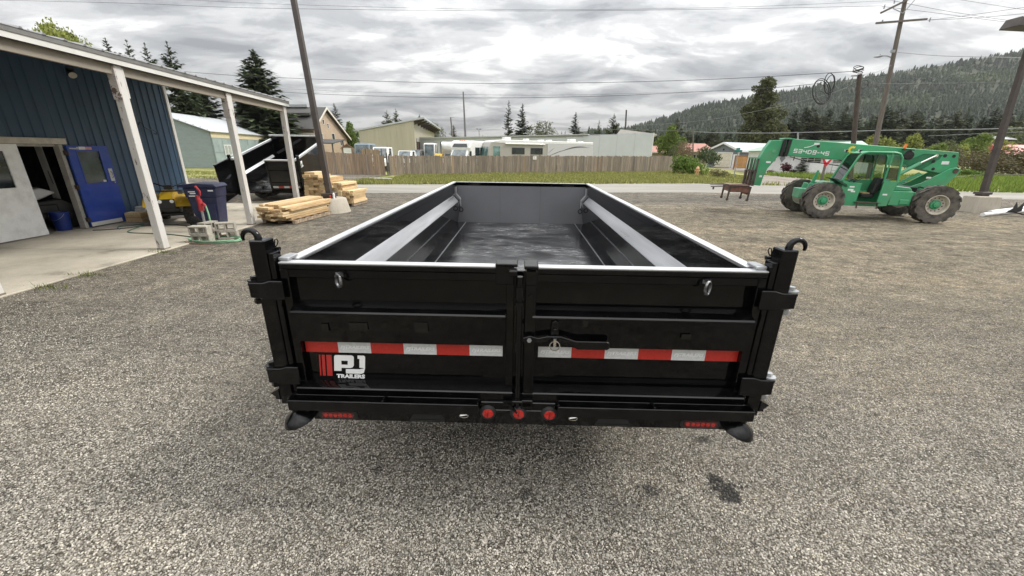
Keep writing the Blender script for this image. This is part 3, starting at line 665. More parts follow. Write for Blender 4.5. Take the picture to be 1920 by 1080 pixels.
# the maker's decal
lg = MB(); z0, z1 = .80, .935; sh = .012
for xa, wd_ in ((-1.142, .008), (-1.126, .017), (-1.100, .030)):
    lg.prism([(xa, z0), (xa + wd_, z0), (xa + wd_ + sh, z1), (xa + sh, z1)], 'y', .0316, .0336)
obj('decal_stripe', lg, logo_red, gl)
lg = MB()
def L2(u, v): return (-1.055 + u * .108 + v * .012, .834 + v * .101)     # slanted letter cell
def seg(pts): lg.prism([L2(u, v) for u, v in pts], 'y', .0316, .0336)
seg([(0, 0), (.38, 0), (.38, .22), (.38, 1.0), (.06, 1.0), (0, .94)])                         # P: stem, top, bowl, return
seg([(.38, .66), (.72, .66), (.90, 1.0), (.38, 1.0)]); seg([(.72, .66), (1.04, .88), (1.0, .96), (.90, 1.0)])
seg([(.72, .66), (.72, .40), (1.04, .36), (1.04, .88)]); seg([(.38, .40), (.38, .20), (.86, .20), (.98, .25), (1.04, .36), (.72, .40)])
seg([(1.24, 1.0), (1.56, 1.0), (1.63, .95), (1.64, .88), (1.64, .20), (1.34, .24), (1.34, .80), (1.24, .80)])    # J: stem and hook
seg([(.62, -.16), (1.46, -.16), (1.58, -.10), (1.64, .20), (1.34, .12), (.62, .12)])
obj('decal_monogram', lg, logo_white, gl)
place_text(text_mesh('TRAILERS', .033, .0018, 1.18, .1), logo_white, gl, (-.965, .0312, .789), FACE_S, 'decal_lettering')
ghost = mat('sticker_residue', (.004, .004, .0042), .12, var=.5, scale=40)
for g_, x, z, w_, h_ in ((gl, -1.05, 1.115, .04, .05), (gl, -.90, 1.13, .10, .045), (gl, -.55, 1.125, .07, .06), (gr, .33, 1.18, .03, .05), (gr, .85, 1.12, .05, .03)):
    b = MB(); b.box(x, x + w_, -.0475, -.0462, z, z + h_); obj('sticker_ghost', b, ghost, g_)
# D-rings on the doors
for g, x in ((gl, -.93), (gr, .95)):
    b = MB(); b.tube([Vector((x, -.024, 1.40)) + Vector((.026 * math.cos(a_) * .75, .026 * math.cos(a_) * -.66 * (1 if x < 0 else -1) - .006, .035 * math.sin(a_))) for a_ in [i * math.pi / 8 for i in range(16)]], .0075, 6, True); b.box(x - .02, x + .02, -.012, -.003, 1.418, 1.438)
    obj('d_ring', b, mat('worn_dark_ring', (.06, .06, .062), .25, metal=.6, dirt=(.5, .5, .5), dirt_amt=.5, dirt_scale=30), g, smooth=60)
# cam bar
b = MB(); b.cyl((0, -.06, .645), (0, -.06, 1.452), .0155, n=14)
cb = obj('cam_bar', b, black_paint, tr, smooth=50)
for za, zb, r_ in ((1.34, 1.40, .023), (1.30, 1.318, .025), (1.402, 1.408, .02), (.74, .748, .022)):
    b = MB(); b.cyl((0, -.06, za), (0, -.06, zb), r_, n=14); obj('collar', b, black_paint, cb, smooth=50)
b = MB(); b.box(-.125, -.03, -.016, -.005, 1.392, 1.50); b.box(-.125, -.012, -.016, .07, 1.4855, 1.503); b.box(-.055, -.014, -.075, -.017, 1.455, 1.484); obj('clamp_plate', b, black_satin, cb, bevel=.004)
b = MB(); b.box(.02, .092, -.05, .07, 1.4855, 1.503); obj('stile_cap', b, black_satin, gr, bevel=.004)
b = MB(); b.box(.0175, .085, -.075, -.046, .68, .738); b.box(-.03, .03, -.085, -.045, .722, .738); obj('bar_guide', b, black_satin, gl, bevel=.004)
# latch lever
b = MB(); b.prism([(.02, 1.121), (.06, 1.134), (.10, 1.122), (.15, 1.134), (.22, 1.134), (.30, 1.109), (.465, 1.109), (.478, 1.096), (.478, 1.072), (.465, 1.062), (.31, 1.062), (.25, 1.096), (.16, 1.102), (.10, 1.092), (.05, 1.102), (.02, 1.094)], 'y', -.078, -.066)
lv = obj('latch_lever', b, black_satin, tr, bevel=.003)
b = MB(); b.cyl((.055, -.079, 1.112), (.055, -.088, 1.112), .012, n=6); obj('bolt', b, steel, lv)
b = MB(); b.prism([(.165, 1.119), (.21, 1.119), (.205, 1.204), (.188, 1.219), (.17, 1.204)], 'y', -.064, -.055); b.cyl((.188, -.066, 1.164), (.188, -.074, 1.164), .012, n=8); obj('latch_tab', b, black_satin, gr, bevel=.002)
b = MB(); b.cyl((.187, -.094, 1.132), (.187, -.094, 1.089), .009, n=8); b.tube(ring_pts((.187, -.098, 1.090), .027, 'y', 18), .0032, 5, True); obj('pull_pin', b, chrome, lv, smooth=50)
# corner posts, hinges, hooks
for s in (-1, 1):
    b = MB(); b.box(*sorted((s * 1.288, s * 1.368)), -.02, .07, .635, 1.60); po = obj('corner_post', b, black_paint, tr, bevel=.006)
    b = MB(); b.box(*sorted((s * 1.2585, s * 1.286)), -.012, .06, .72, 1.535); obj('inner_post', b, black_paint, po, bevel=.004)
    b = MB(); b.box(*sorted((s * 1.20, s * 1.256)), .02, .10, 1.486, 1.505); b.box(*sorted((s * 1.215, s * 1.262)), .08, .14, 1.44, 1.50); obj('rail_stop', b, steel, po, bevel=.004)
    for zt, zb in ((1.392, 1.288), (.888, .775)):
        b = MB()
        b.prism([(s * 1.225, zb), (s * 1.30, zb), (s * 1.405, zb + .01), (s * 1.405, zt - .012), (s * 1.33, zt - .012), (s * 1.29, zt), (s * 1.225, zt)], 'y', -.034, -.0205)
        b.box(*sorted((s * 1.36, s * 1.408)), -.0335, .035, zt - .03, zt - .012)
        h = obj('hinge', b, black_satin, po, bevel=.004)
        b = MB(); q = (s * 1.392, .005); b.cyl((*q, zb - .035), (*q, zt + .004), .014, n=10); b.cyl((*q, zt - .012), (*q, zt - .004), .034, n=14); b.cyl((*q, zt - .003), (*q, zt + .014), .017, n=6); b.cyl((*q, zb - .03), (*q, zb - .01), .02, n=6)
        obj('hinge_bolt', b, steel if s > 0 else black_satin, po, smooth=35)
    b = MB(); c0 = Vector((s * 1.384, .03, 1.603)); pts = [(s * 1.337, .03, 1.56)] + [c0 + Vector((-s * .040 * math.cos(t), 0, .040 * math.sin(t))) for t in [i * 3.5 / 9 for i in range(10)]]
    b.tube(pts, [.018, .018, .017, .016, .015, .014, .013, .012, .011, .009, .007], 8); obj('tarp_hook', b, black_paint, po, smooth=60)
    b = MB(); b.tube([(s * 1.30, .085, 1.50), (s * 1.30, .085, 1.56), (s * 1.295, .085, 1.583), (s * 1.283, .085, 1.587), (s * 1.279, .085, 1.573), (s * 1.288, .085, 1.555), (s * 1.298, .085, 1.545)], .003, 5)
    b.cyl((s * 1.275, .085, 1.535), (s * 1.32, .085, 1.535), .011, n=8); obj('lock_pin', b, black_satin, po, smooth=50)
    b = MB(); b.box(*sorted((s * 1.37, s * 1.40)), -.01, .06, .66, .70); b.add([(s * 1.37, -.02, .735), (s * 1.425, -.01, .70), (s * 1.37, -.02, .665), (s * 1.37, .06, .735), (s * 1.425, .05, .70), (s * 1.37, .06, .665)], [(0, 1, 2), (5, 4, 3), (0, 3, 4, 1), (1, 4, 5, 2), (2, 5, 3, 0)])
    obj('post_lug', b, black_satin, po)
    # stabiliser foot folded up under the corner
    b = MB(); c = (s * 1.24, -.07, .588)
    b.lathe([(.02, .05), (.076, .018), (.088, -.007), (.09, -.013), (.076, -.011)], 18, (0, 0, 0)); b.cyl((0, 0, .02), (0, 0, .07), .02, n=8)
    b.xf(Matrix.Translation(c) @ Matrix.Rotation(R(6), 4, 'X') @ Matrix.Rotation(R(14 * s), 4, 'Y')); ft = obj('stabiliser_foot', b, black_satin, tr, smooth=40)
    b = MB(); b.box(*sorted((s * 1.18, s * 1.25)), -.08, 0.02, .56, .655); obj('foot_bracket', b, black_satin, ft, bevel=.004)
    b = MB(); b.cyl((s * 1.205, -.082, .605), (s * 1.20 + (0 if s < 0 else .03), -.112, .60 - (0 if s < 0 else .025)), .009, n=8); obj('foot_pin', b, chrome, ft, smooth=50)
# bumper with ramp trough and lamps
b = MB(); b.box(-1.165, 1.19, -.062, .03, .568, .664); b.box(-.205, .215, -.0621, .03, .6645, .715); bp = obj('bumper', b, black_paint, tr, bevel=.004)
for x0, x1 in ((-1.265, -.213), (.222, 1.282)):
    b = MB(); b.box(x0, x1, -.120, -.110, .668, .732); b.box(x0, x1, -.1095, -.048, .666, .676); b.box(x0, x1, -.0478, -.040, .677, .725)
    for xx in (x0, x1 - .008): b.box(xx, xx + .008, -.1095, -.0485, .6765, .74)
    for xx in (x0 + .52,): b.box(xx, xx + .01, -.1095, -.0485, .677, .738)
    obj('ramp_trough', b, black_satin, bp, bevel=.003)
for x in (-.165, .007, .18):
    b = MB(); b.lathe([(.0, -.078), (.034, -.078), (.045, -.070), (.047, -.0625)], 22, (x, 0, .648), 'y'); lp = obj('marker_lamp', b, rubber_clean, tr, smooth=45)
    b = MB(); b.lathe([(.001, -.084), (.02, -.0832), (.030, -.079)], 20, (x + .002, 0, .649), 'y'); obj('lens', b, lens_red, lp, smooth=45)
    b = MB(); b.bar((x + .004, -.0845, .675), (x - .002, -.0845, .623), .003, .002); b.cyl((x, -.084, .648), (x, -.0855, .648), .004, n=6); obj('lens_rib', b, lens_dark, lp, kind='stuff')
def oval(cx_, cz_, a, h_, y0, y1):
    pts = []
    for i in range(24):
        t = 2 * math.pi * i / 24; e = (a - h_) * (1 if math.cos(t) > 0 else -1); pts.append((cx_ + e + h_ * math.cos(t), cz_ + h_ * math.sin(t)))
    return MB().prism(pts, 'y', y0, y1)
for x in (-1.02, 1.03):
    lp = obj('tail_lamp', oval(x, .605, .112, .03, -.066, -.062), rubber_clean, tr)
    obj('lens', oval(x, .606, .094, .02, -.0695, -.066), lens_dark, lp)
    b = MB()
    for k in range(6): b.cyl((x - .07 + k * .028, -.0695, .606), (x - .07 + k * .028, -.0705, .606), .012, n=10)
    obj('lens_dot', b, lens_red, lp, kind='stuff')
for x in (-.51, .54):
    b = MB(); b.prism([(x - .10, .588), (x + .10, .588), (x + .08, .622), (x - .08, .622)], 'y', -.0628, -.0615); b.box(x - .1, x + .1, -.068, -.0628, .58, .5875); obj('ramp_slot', b, rubber_clean, bp)
for x in (-.30, .315):
    b = MB(); b.tube(ring_pts((x, -.07, .625), .022, 'y', 14, sx=1.1, sy=.55), .003, 5, True); b.cyl((x - .02, -.072, .627), (x + .018, -.072, .635), .005, n=6); obj('lynch_pin', b, chrome, bp, smooth=50)
b = MB(); b.box(-.08, -.02, -.075, -.0625, .70, .73); b.box(.03, .075, -.075, -.0625, .70, .725); b.bar((-.05, -.07, .715), (0.0, -.075, .66), .02, .012); obj('bar_keeper', b, black_satin, bp)
# ------------------------------------------------------------------ trees
def conifer_meshes(seed, whorls, rad, mt, droop=0.35, per=8, gap=0.0, base=0.06, clump=5):
    g = np.random.default_rng(seed); V, T = [], []
    for k in range(whorls):
        t = k / (whorls - 1); z = base + (1 - base - 0.02) * t ** 0.92
        env = rad * (1 - t) ** 0.8 * (0.75 + 0.25 * min(1, t * 6)) + 0.008
        for j in range(max(3, int(per * (1 - 0.55 * t)))):
            if g.uniform() < gap: continue
            a = g.uniform(0, 6.283); L = env * g.uniform(0.62, 1.22); zz = z + g.uniform(-.5, .5) / whorls
            sl = -droop * (1 - t) + 0.45 * t + g.uniform(-.12, .12)
            for q in range(clump):
                f = (q + g.uniform(0.3, 1)) / clump
                r_ = L * f; bz = zz + sl * r_ + 0.25 * L * f * f * 0.5
                bx, by = r_ * math.cos(a), r_ * math.sin(a)
                for s in range(4):
                    aa = a + g.uniform(-1.15, 1.15); l2 = L * g.uniform(0.25, 0.48) + 0.008; w = l2 * g.uniform(0.5, 0.85)
                    dz = g.uniform(-0.45, 0.25) * l2
                    o = len(V); px_, py_ = -math.sin(aa) * w / 2, math.cos(aa) * w / 2
                    V += [(bx + px_, by + py_, bz + g.uniform(-.2, .2) * w), (bx - px_, by - py_, bz + g.uniform(-.2, .2) * w), (bx + math.cos(aa) * l2, by + math.sin(aa) * l2, bz + dz)]
                    T.append((o, o + 1, o + 2))
    for k in range(14):        # leader shoot
        o = len(V); z = 0.93 + 0.07 * k / 14; a = g.uniform(0, 6.28); l2 = 0.02 * (1.1 - k / 14) + 0.004
        V += [(0.003, 0, z), (-0.003, 0, z - 0.01), (math.cos(a) * l2, math.sin(a) * l2, z + 0.012)]; T.append((o, o + 1, o + 2))
    cr_ = np_mesh('crown', np.array(V), np.array(T), mt)
    b = MB(); b.cyl((0, 0, 0), (0, 0, 0.97), 0.014, 0.002, 7); tr = b.mesh('trunk', bark)
    return cr_, tr
def broadleaf_meshes(seed, lobes, n, size, mt, trunk_h=0.3, stems=4, thin=0.0, tr_r=0.016):
    g = np.random.default_rng(seed); V, T = [], []
    b = MB(); b.cyl((0, 0, 0), (0, 0, trunk_h), tr_r, tr_r * .75, 8)
    tot = sum(l[3] ** 2 for l in lobes)
    for (lx, ly, lz, lr) in lobes:
        b.tube([(0, 0, trunk_h * .8), (lx * .4, ly * .4, trunk_h + (lz - trunk_h) * .45), (lx, ly, lz + lr * .3)], [tr_r * .6, tr_r * .4, tr_r * .12], 5)
        sub = [(g.normal(size=3), g.uniform(.25, .5)) for _ in range(9)]
        for i in range(int(n * lr ** 2 / tot)):
            if i % 3: 
                d, sr_ = sub[g.integers(9)]; d = d / np.linalg.norm(d); c = d * lr * 0.72
                e = g.normal(size=3); e /= np.linalg.norm(e); p = c + e * lr * sr_ * g.uniform(.5, 1.05)
            else:
                e = g.normal(size=3); e /= np.linalg.norm(e); p = e * lr * g.uniform(0.35, 1.0) ** 0.6
            p = p + np.array([lx, ly, lz]); p[2] = max(p[2], 0.03)
            u = g.normal(size=3); u /= np.linalg.norm(u); w = np.cross(u, g.normal(size=3)); w /= np.linalg.norm(w)
            s_ = size * g.uniform(0.6, 1.4); o = len(V)
            V += [p - u * s_, p + w * s_ * .55, p + u * s_, p - w * s_ * .55]; T += [(o, o + 1, o + 2), (o, o + 2, o + 3)]
    cr_ = np_mesh('crown', np.array(V), np.array(T), mt)
    return cr_, b.mesh('trunk', bark)
fir_a = conifer_meshes(1, 30, 0.2, fir_green, per=11)
fir_b = conifer_meshes(2, 27, 0.17, fir_green, per=10, gap=0.1)
spruce_big = conifer_meshes(3, 38, 0.27, spruce_green, droop=0.25, per=14, clump=7)
spruce_b = conifer_meshes(4, 30, 0.24, spruce_green, droop=0.1, per=10, gap=0.12)
pine_a = conifer_meshes(5, 22, 0.28, pine_green, droop=-0.05, per=11, base=0.12, gap=.1, clump=6)
pine_b = conifer_meshes(6, 18, 0.26, pine_green, droop=-0.1, per=10, base=0.2, gap=.15, clump=6)
_g = random.Random(5); _lb = []
for _k in range(90):
    _t = _g.random() ** 1.25; _r = (.05 + .25 * (1 - _t) ** .8) * _g.uniform(.25, 1.0); _a = _g.uniform(0, 6.283)
    _lb.append((_r * math.cos(_a), _r * math.sin(_a), .14 + .80 * _t, _g.uniform(.05, .09) * (1.15 - .5 * _t)))
_lb.append((.015, 0, .965, .035))
ponderosa = broadleaf_meshes(20, _lb, 26000, .0115, pine_green, .2, tr_r=.02)
round_a = broadleaf_meshes(7, [(0, 0, .62, .3), (-.22, 0, .5, .22), (.22, .05, .52, .24), (.05, -.15, .4, .22), (0, .1, .82, .17)], 7000, .023, leaf_fresh)
round_b = broadleaf_meshes(8, [(-.2, 0, .55, .25), (.2, 0, .6, .27), (0, 0, .75, .22), (0, -.1, .4, .25)], 5000, .024, leaf_yellow)
round_y = broadleaf_meshes(17, [(-.2, 0, .6, .2), (.2, 0, .62, .22), (0, 0, .78, .2), (-.14, .1, .84, .13), (.13, 0, .86, .12), (.0, 0, .92, .07), (0, -.1, .4, .25)], 9000, .016, leaf_yellow)
open_a = broadleaf_meshes(9, [(-.2, 0, .55, .25), (.2, 0, .6, .27), (0, 0, .75, .22), (.03, -.1, .4, .25)], 3200, .018, leaf_grey)
open_p = broadleaf_meshes(10, [(-.2, 0, .4, .25), (.25, 0, .45, .25), (0, 0, .65, .22), (.15, -.1, .25, .2), (-.25, 0, .2, .2)], 3000, .018, leaf_pink)
open_o = broadleaf_meshes(12, [(-.25, 0, .5, .22), (.15, 0, .6, .27), (0, 0, .8, .18), (.03, -.1, .35, .28), (.3, 0, .3, .2)], 4200, .02, leaf_olive)
def tree(kind, px, ptop, Y, label, name='conifer_tree', wide=1.0, group=None, cat='tree', pbase=None, rz=None):
    top = P(px, ptop, Y); z0 = -0.05 if pbase is None else P(px, pbase, Y).z
    t = thing(name, label, cat, (top.x, Y, z0), rnd.uniform(0, 6.28) if rz is None else rz, group)
    h = top.z - z0; t.scale = (h * wide, h * wide, h)
    obj('crown', kind[0], None, t); obj('trunk', kind[1], None, t)
    return t
tree(spruce_big, 473, 90, 58, 'tall dense blue green spruce rising behind the end of the canopy', wide=1.12)
tree(spruce_b, 312, 77, 52, 'tallest of the four spruces over the workshop roof, right of the row', wide=.9)
tree(spruce_b, 270, 80, 54, 'spruce over the roof, second from the right of the four', wide=.8)
tree(spruce_b, 236, 74, 56, 'thin spruce over the roof, second from the left of the four', wide=.75)
tree(fir_a, 196, 70, 58, 'short spruce tip over the roof, leftmost of the four', wide=.85)
tree(spruce_big, 372, 150, 57, 'dark bushy spruce framed between the white post and the corner of the workshop', wide=1.25)
tree(spruce_big, 340, 168, 50, 'dark spruce beside the corner trim of the blue wall', wide=1.2)
tree(round_y, 88, 38, 46, 'yellow green broadleaf tree topping the workshop roof', 'broadleaf_tree', wide=.58)
tree(round_y, 128, 56, 48, 'lower yellow green tree right of the taller one over the roof', 'broadleaf_tree', wide=.5)
tree(fir_a, 626, 193, 95, 'green fir behind the gable of the tan house', wide=.9)
tree(round_a, 655, 228, 98, 'leafy tree between the tan house and the beige hall', 'broadleaf_tree', wide=.7)
tree(pine_b, 725, 206, 120, 'left pine of the pair above the beige hall roof', 'pine_tree', wide=.8)
tree(pine_b, 741, 203, 124, 'right pine of the pair above the beige hall roof', 'pine_tree', wide=.8)
tree(fir_a, 786, 214, 130, 'fir tip just over the high corner of the beige hall', wide=.8)
tree(open_a, 812, 224, 135, 'sparse grey green tree past the eaves of the beige hall', 'broadleaf_tree', wide=.8)
tree(fir_a, 850, 234, 120, 'small dense conifer beside the low lamp pole', wide=1.25)
tree(fir_b, 954, 187, 100, 'narrow tall spruce, left of the two behind the motorhome roof', wide=.8)
tree(fir_a, 980, 194, 102, 'broader spruce, right of the two behind the motorhome roof', wide=1.0)
tree(open_a, 1020, 221, 110, 'pale loose broadleaf tree right of the two tall spruces', 'broadleaf_tree', wide=1.1)
tree(open_a, 940, 252, 112, 'low bare tree left of the two tall spruces', 'broadleaf_tree', wide=1.2)
tree(fir_a, 1080, 210, 125, 'conifer standing alone above the middle of the white building', wide=1.05)
tree(fir_b, 1124, 225, 150, 'small conifer between two larger ones on the skyline', wide=.95)
tree(pine_a, 1152, 212, 140, 'dark pine left of the bare pole on the skyline', 'pine_tree', wide=.85)
for px, pt in ((1053, 246), (1060, 245), (1104, 243), (1117, 242), (1138, 240), (1170, 236), (1100, 250), (905, 253), (925, 255), (898, 258)):
    tree(rnd.choice((fir_a, fir_b)), px, pt, rnd.uniform(170, 210), 'tiny far conifer tip on the skyline over the white building', wide=1.0, group='far conifers on the skyline')
tree(ponderosa, 1441, 142, 92, 'big shaggy ponderosa pine behind the grey garage', 'pine_tree', wide=1.25)
tree(round_a, 1262, 235, 88, 'rounded bright green tree left of the thin wooden pole', 'broadleaf_tree', wide=.95)
tree(pine_b, 1272, 218, 140, 'dark pine over the rounded green tree', 'pine_tree', wide=.9)
tree(open_p, 1287, 256, 66, 'pinkish brown half bare tree before the red roofed house', 'broadleaf_tree', wide=1.1)
tree(open_o, 1278, 262, 70, 'olive half bare tree beside the pinkish one', 'broadleaf_tree', wide=1.0)
tree(round_b, 1652, 250, 62, 'yellow green tree behind the two leaning utility poles', 'broadleaf_tree', wide=1.5)
tree(round_b, 1718, 246, 80, 'pale green slender tree between the pole and the forest', 'broadleaf_tree', wide=.8)
for i, (px, pt, Y) in enumerate(((1780, 262, 90), (1835, 250, 105), (1868, 255, 110), (1905, 235, 120), (1760, 268, 85), (1806, 268, 95))):
    tree((open_o, round_a, round_b)[i % 3], px, pt, Y, 'green shrubby tree growing below the dark conifers on the right', 'broadleaf_tree', wide=1.3, group='shrubby trees at the wood edge')
# the dark belt of conifers below the hill
for i in range(74):
    px = 1190 + (1990 - 1190) * (i + rnd.uniform(-.4, .4)) / 74
    Y = rnd.uniform(135, 215); hor = 284 + .0145 * (px - 964)
    pt = hor - (rnd.uniform(62, 98) if px > 1480 else rnd.uniform(34, 56)) * (1.12 if 1810 < px < 1850 else 1.0)
    tree(rnd.choice((fir_a, fir_a, fir_b, pine_a)), px, pt, Y, 'dark conifer in the belt of woodland below the hill', wide=rnd.uniform(.95, 1.5), group='conifers of the woodland belt')
for i in range(46):
    px = 1240 + (1990 - 1240) * (i + rnd.uniform(-.4, .4)) / 46
    Y = rnd.uniform(110, 140); hor = 284 + .0145 * (px - 964)
    tree(rnd.choice((fir_a, open_o, fir_b, pine_a)), px, hor - rnd.uniform(16, 34), Y, 'low tree along the front of the woodland belt', wide=rnd.uniform(1.2, 1.9), group='low trees fronting the woodland belt')
# shrubs
def shrub(seed, h, w, mt, n=1500, size=.05, lob=5):
    g = random.Random(seed)
    lo = [(g.uniform(-.45, .45), g.uniform(-.3, .3), g.uniform(.25, .62), g.uniform(.22, .36)) for _ in range(lob)]
    return broadleaf_meshes(seed, lo, n, size, mt, .12, tr_r=.02)
sh_green = shrub(31, 1, 1, leaf_mid, 2600, .035, 7); sh_brown = shrub(32, 1, 1, leaf_brown, 2000, .03, 6); sh_red = shrub(33, 1, 1, leaf_red, 500, .06, 4)
sh_dark = shrub(34, 1, 1, fir_green, 900, .05, 5)
def bush(k, px, pb, Y, h, w, label, cat='bush', name='bush', group=None):
    g = P(px, pb, Y); t = thing(name, label, cat, (g.x, Y, -0.06), rnd.uniform(0, 6), group); t.scale = (w, w, h)
    obj('crown', k[0], None, t); obj('trunk', k[1], None, t)
bush(sh_green, 1292, 326, 44, 2.5, 3.2, 'large fresh green bush at the right end of the board fence')
bush(sh_green, 1315, 326, 43, 1.7, 2.2, 'smaller green bush right of the large one, behind the hydrant')
bush(sh_dark, 1322, 300, 62, 3.6, 3.0, 'dark green bush against the left corner of the grey garage')
bush(sh_brown, 1345, 330, 40, .9, 1.6, 'low brown weedy bush by the dirt driveway')
bush(sh_red, 1468, 325, 47, 1.55, 1.7, 'dark red shrub against the white house wall')
bush(sh_red, 1486, 326, 47.2, .7, .8, 'small low shrub right of the dark red one')
bush(sh_red, 1446, 322, 47.5, .6, .9, 'tiny dark shrub at the foot of the white wall')
t = tree(fir_a, 1507, 298, 46.5, 'clipped cone shaped evergreen before the white house', 'evergreen_shrub', wide=2.1, cat='shrub')
for i, (px, Y, h, w) in enumerate(((1808, 52, 3.0, 6), (1845, 56, 3.9, 7), (1880, 55, 3.4, 6), (1915, 58, 4.0, 7), (1950, 56, 3.6, 6), (1990, 58, 4, 7))):
    bush(sh_brown, px, 320, Y, h, w, 'brown budding thicket bush behind the green meadow', group='brown thicket bushes')
bush(sh_green, 1830, 330, 45, 1.2, 2.5, 'low green bush in the meadow in front of the brown thicket')

# ------------------------------------------------------------------ grass
def grass(name, n, region, h0, h1, mt, w=0.03):
    g = np.random.default_rng(len(name)); V, T = [], []; o = 0
    while o < n * 6:
        x, y, k = region(g)
        for _ in range(2):
            a = g.uniform(0, 6.28); h = g.uniform(h0, h1) * k; dx, dy = math.cos(a) * w * (1 + h), math.sin(a) * w * (1 + h); lx, ly = g.normal(0, .3 * h), g.normal(0, .3 * h)
            V += [(x - dx, y - dy, -0.03), (x + dx, y + dy, -0.03), (x + lx, y + ly, h)]; T.append((o, o + 1, o + 2)); o += 3
    me = np_mesh(name, np.array(V), np.array(T), mt); ob = bpy.data.objects.new(name, me); C.objects.link(ob); ob['kind'] = 'stuff'
def interp(pl, x):
    for (a, ya), (b_, yb) in zip(pl, pl[1:]):
        if a <= x <= b_: return ya + (yb - ya) * (x - a) / (b_ - a)
    return pl[-1][1]
FA, FB = Vector((-10.54, 35.2, 0)), Vector((20.36, 51.6, 0))
def verge(g):
    while True:
        x = g.uniform(-10.8, 24); y0 = interp(far_, x); y1 = FA.y + (x - FA.x) * (FB.y - FA.y) / (FB.x - FA.x) if x < 20.4 else 52
        y = g.uniform(y0 - .45 * max(0, mn.noise(Vector((x * .9, 1, 5))) + .25), y1)
        if x > 17 and y > 30 - (x - 17.5) * .3 and x > 17.5 + (y - 30) * .6: continue
        if x < -9.4 and y > 30.5: continue
        k = 0.55 + 0.8 * max(0, mn.noise(Vector((x * .35, y * .35, 1))) + .3) + (0.7 if y < y0 + .6 else 0)
        return x, y, k
grass_blades = leaf_mat('grass_blades', (0.25, 0.255, 0.085), .5, 0.0)
grass_tall = leaf_mat('meadow_grass', (0.17, 0.235, 0.045), .35, 0.0)
grass('verge_grass', 26000, verge, 0.06, 0.2, grass_blades)
def lawn(g):
    while True:
        x = g.uniform(30, 50); y = g.uniform(35, 48.5)
        if y < 26 + (50 - x) * 0: continue
        return x, y, 0.6
grass('lawn_grass', 5000, lawn, 0.05, 0.14, grass_blades)
def meadow(g):
    x = g.uniform(27, 75); y = g.uniform(26.2, 46); return x + max(0, 0), y + max(0, (30 - x) * .5), 1.0
grass('meadow_grass', 14000, meadow, 0.15, 0.5, grass_tall, .04)
def leftgrass(g):
    while True:
        x = g.uniform(-34, -17.5); y = g.uniform(27, 38)
        if mn.noise(Vector((x * .2, y * .3, 4))) < -.1: continue
        return x, y, .7
grass('yard_grass', 5000, leftgrass, 0.05, 0.2, grass_blades)
sheet('grass_patch', [(-34, 26), (-24, 27), (-17.5, 31), (-18, 38), (-34, 40)], 0.004, grass_soil)

# ------------------------------------------------------------------ fence
def wood(name, col, rnd_=0.22, **k):
    return mat(name, col, 0.85, var=k.pop('var', 0.3), scale=k.pop('scale', 5), stretch=k.pop('stretch', (6, 6, .35)), bump=0.3, bscale=14, obj_rand=rnd_, **k)
board_grey = wood('weathered_fence_board', (0.25, 0.205, 0.16), 0.25, dirt=(0.1, 0.085, 0.07), dirt_amt=.4, dirt_scale=2)
board_tan = wood('tan_fence_board', (0.33, 0.24, 0.16), 0.2, dirt=(0.13, 0.1, 0.075), dirt_amt=.4, dirt_scale=2)
board_dark = wood('dark_fence_board', (0.15, 0.135, 0.12), 0.25)
def fence_run(name, label, A, B, w, h0, h1, mts, skip=(), sag=0.05, lean=()):
    A, B = Vector(A), Vector(B); L = (B - A).length; d = (B - A) / L
    t = thing(name, label, 'fence', A, math.atan2(d.y, d.x))
    var = []
    for i in range(5):
        b = MB(); ww = w * (0.93 + 0.012 * i); tl = (i - 2) * 0.012
        b.prism([(-ww / 2, 0), (ww / 2, 0), (ww / 2, 1 - abs(tl)), (-ww / 2, 1 + tl - abs(tl))], 'y', -.012, .012)
        var.append(b)
    meshes = {(i, j): b.mesh('board', mts[j]) for i, b in enumerate(var) for j in range(len(mts))}
    n = int(L / w)
    for i in range(n):
        if i in skip: continue
        j = 0 if rnd.random() < .86 else rnd.randrange(len(mts))
        o = obj('board', meshes[(rnd.randrange(5), j)], None, t)
        x = (i + .5) * w; o.location = (x, rnd.uniform(-.012, .012) - .02, -0.02)
        h = h0 + (h1 - h0) * i / n + 0.05 * mn.noise(Vector((x * .25, 3, 0))) + rnd.uniform(-.05, .04)
        o.scale = (1, 1, h); o.rotation_euler = (rnd.uniform(-.01, .01), rnd.uniform(-.008, .008) + (lean[1] if lean and i in lean[0] else 0), rnd.uniform(-.03, .03))
    for z in (.35, (h0 + h1) / 2 - .3):
        b = MB(); b.bar((0, .03, z), (L, .03, z), .04, .09); obj('rail', b, board_dark, t)
    k = int(L / 2.4)
    for i in range(k + 1):
        b = MB(); b.box(-.05, .05, .06, .16, -.1, h0 - .05); p = obj('post', b, board_dark, t); p.location = (i * L / k, 0, 0)
    return t
long_fence = fence_run('board_fence', 'long weathered grey board fence along the grass verge', FA, FB, 0.25, 1.62, 1.82, (board_grey, board_tan, board_dark), sag=.05)
fence_run('board_fence', 'short tan board fence left of the gap, before the parked trucks', (-16.3, 35.45, 0), (-10.75, 35.15, 0), 0.2, 1.85, 1.62, (board_tan, board_grey))
fence_run('board_fence', 'higher tan board fence running back behind the short fence', (-17.2, 44.5, 0), (-12.9, 40.5, 0), 0.22, 2.15, 2.1, (board_tan, board_dark))
white_sign = mat('white_sign_sheet', (0.75, 0.74, 0.72), .5, var=.03); sign_print = mat('grey_print', (0.3, 0.28, 0.28), .6)
s_ = P(1001, 294.5, 43.0); f_ = thing('notice_sign', 'small white notice nailed to the long board fence', 'sign', (s_.x, 0, 0))
dfn = (FB - FA).normalized(); yy = FA.y + (s_.x - FA.x) * dfn.y / dfn.x
f_.location = (s_.x, yy, 0); f_.rotation_euler = (0, 0, math.atan2(dfn.y, dfn.x))
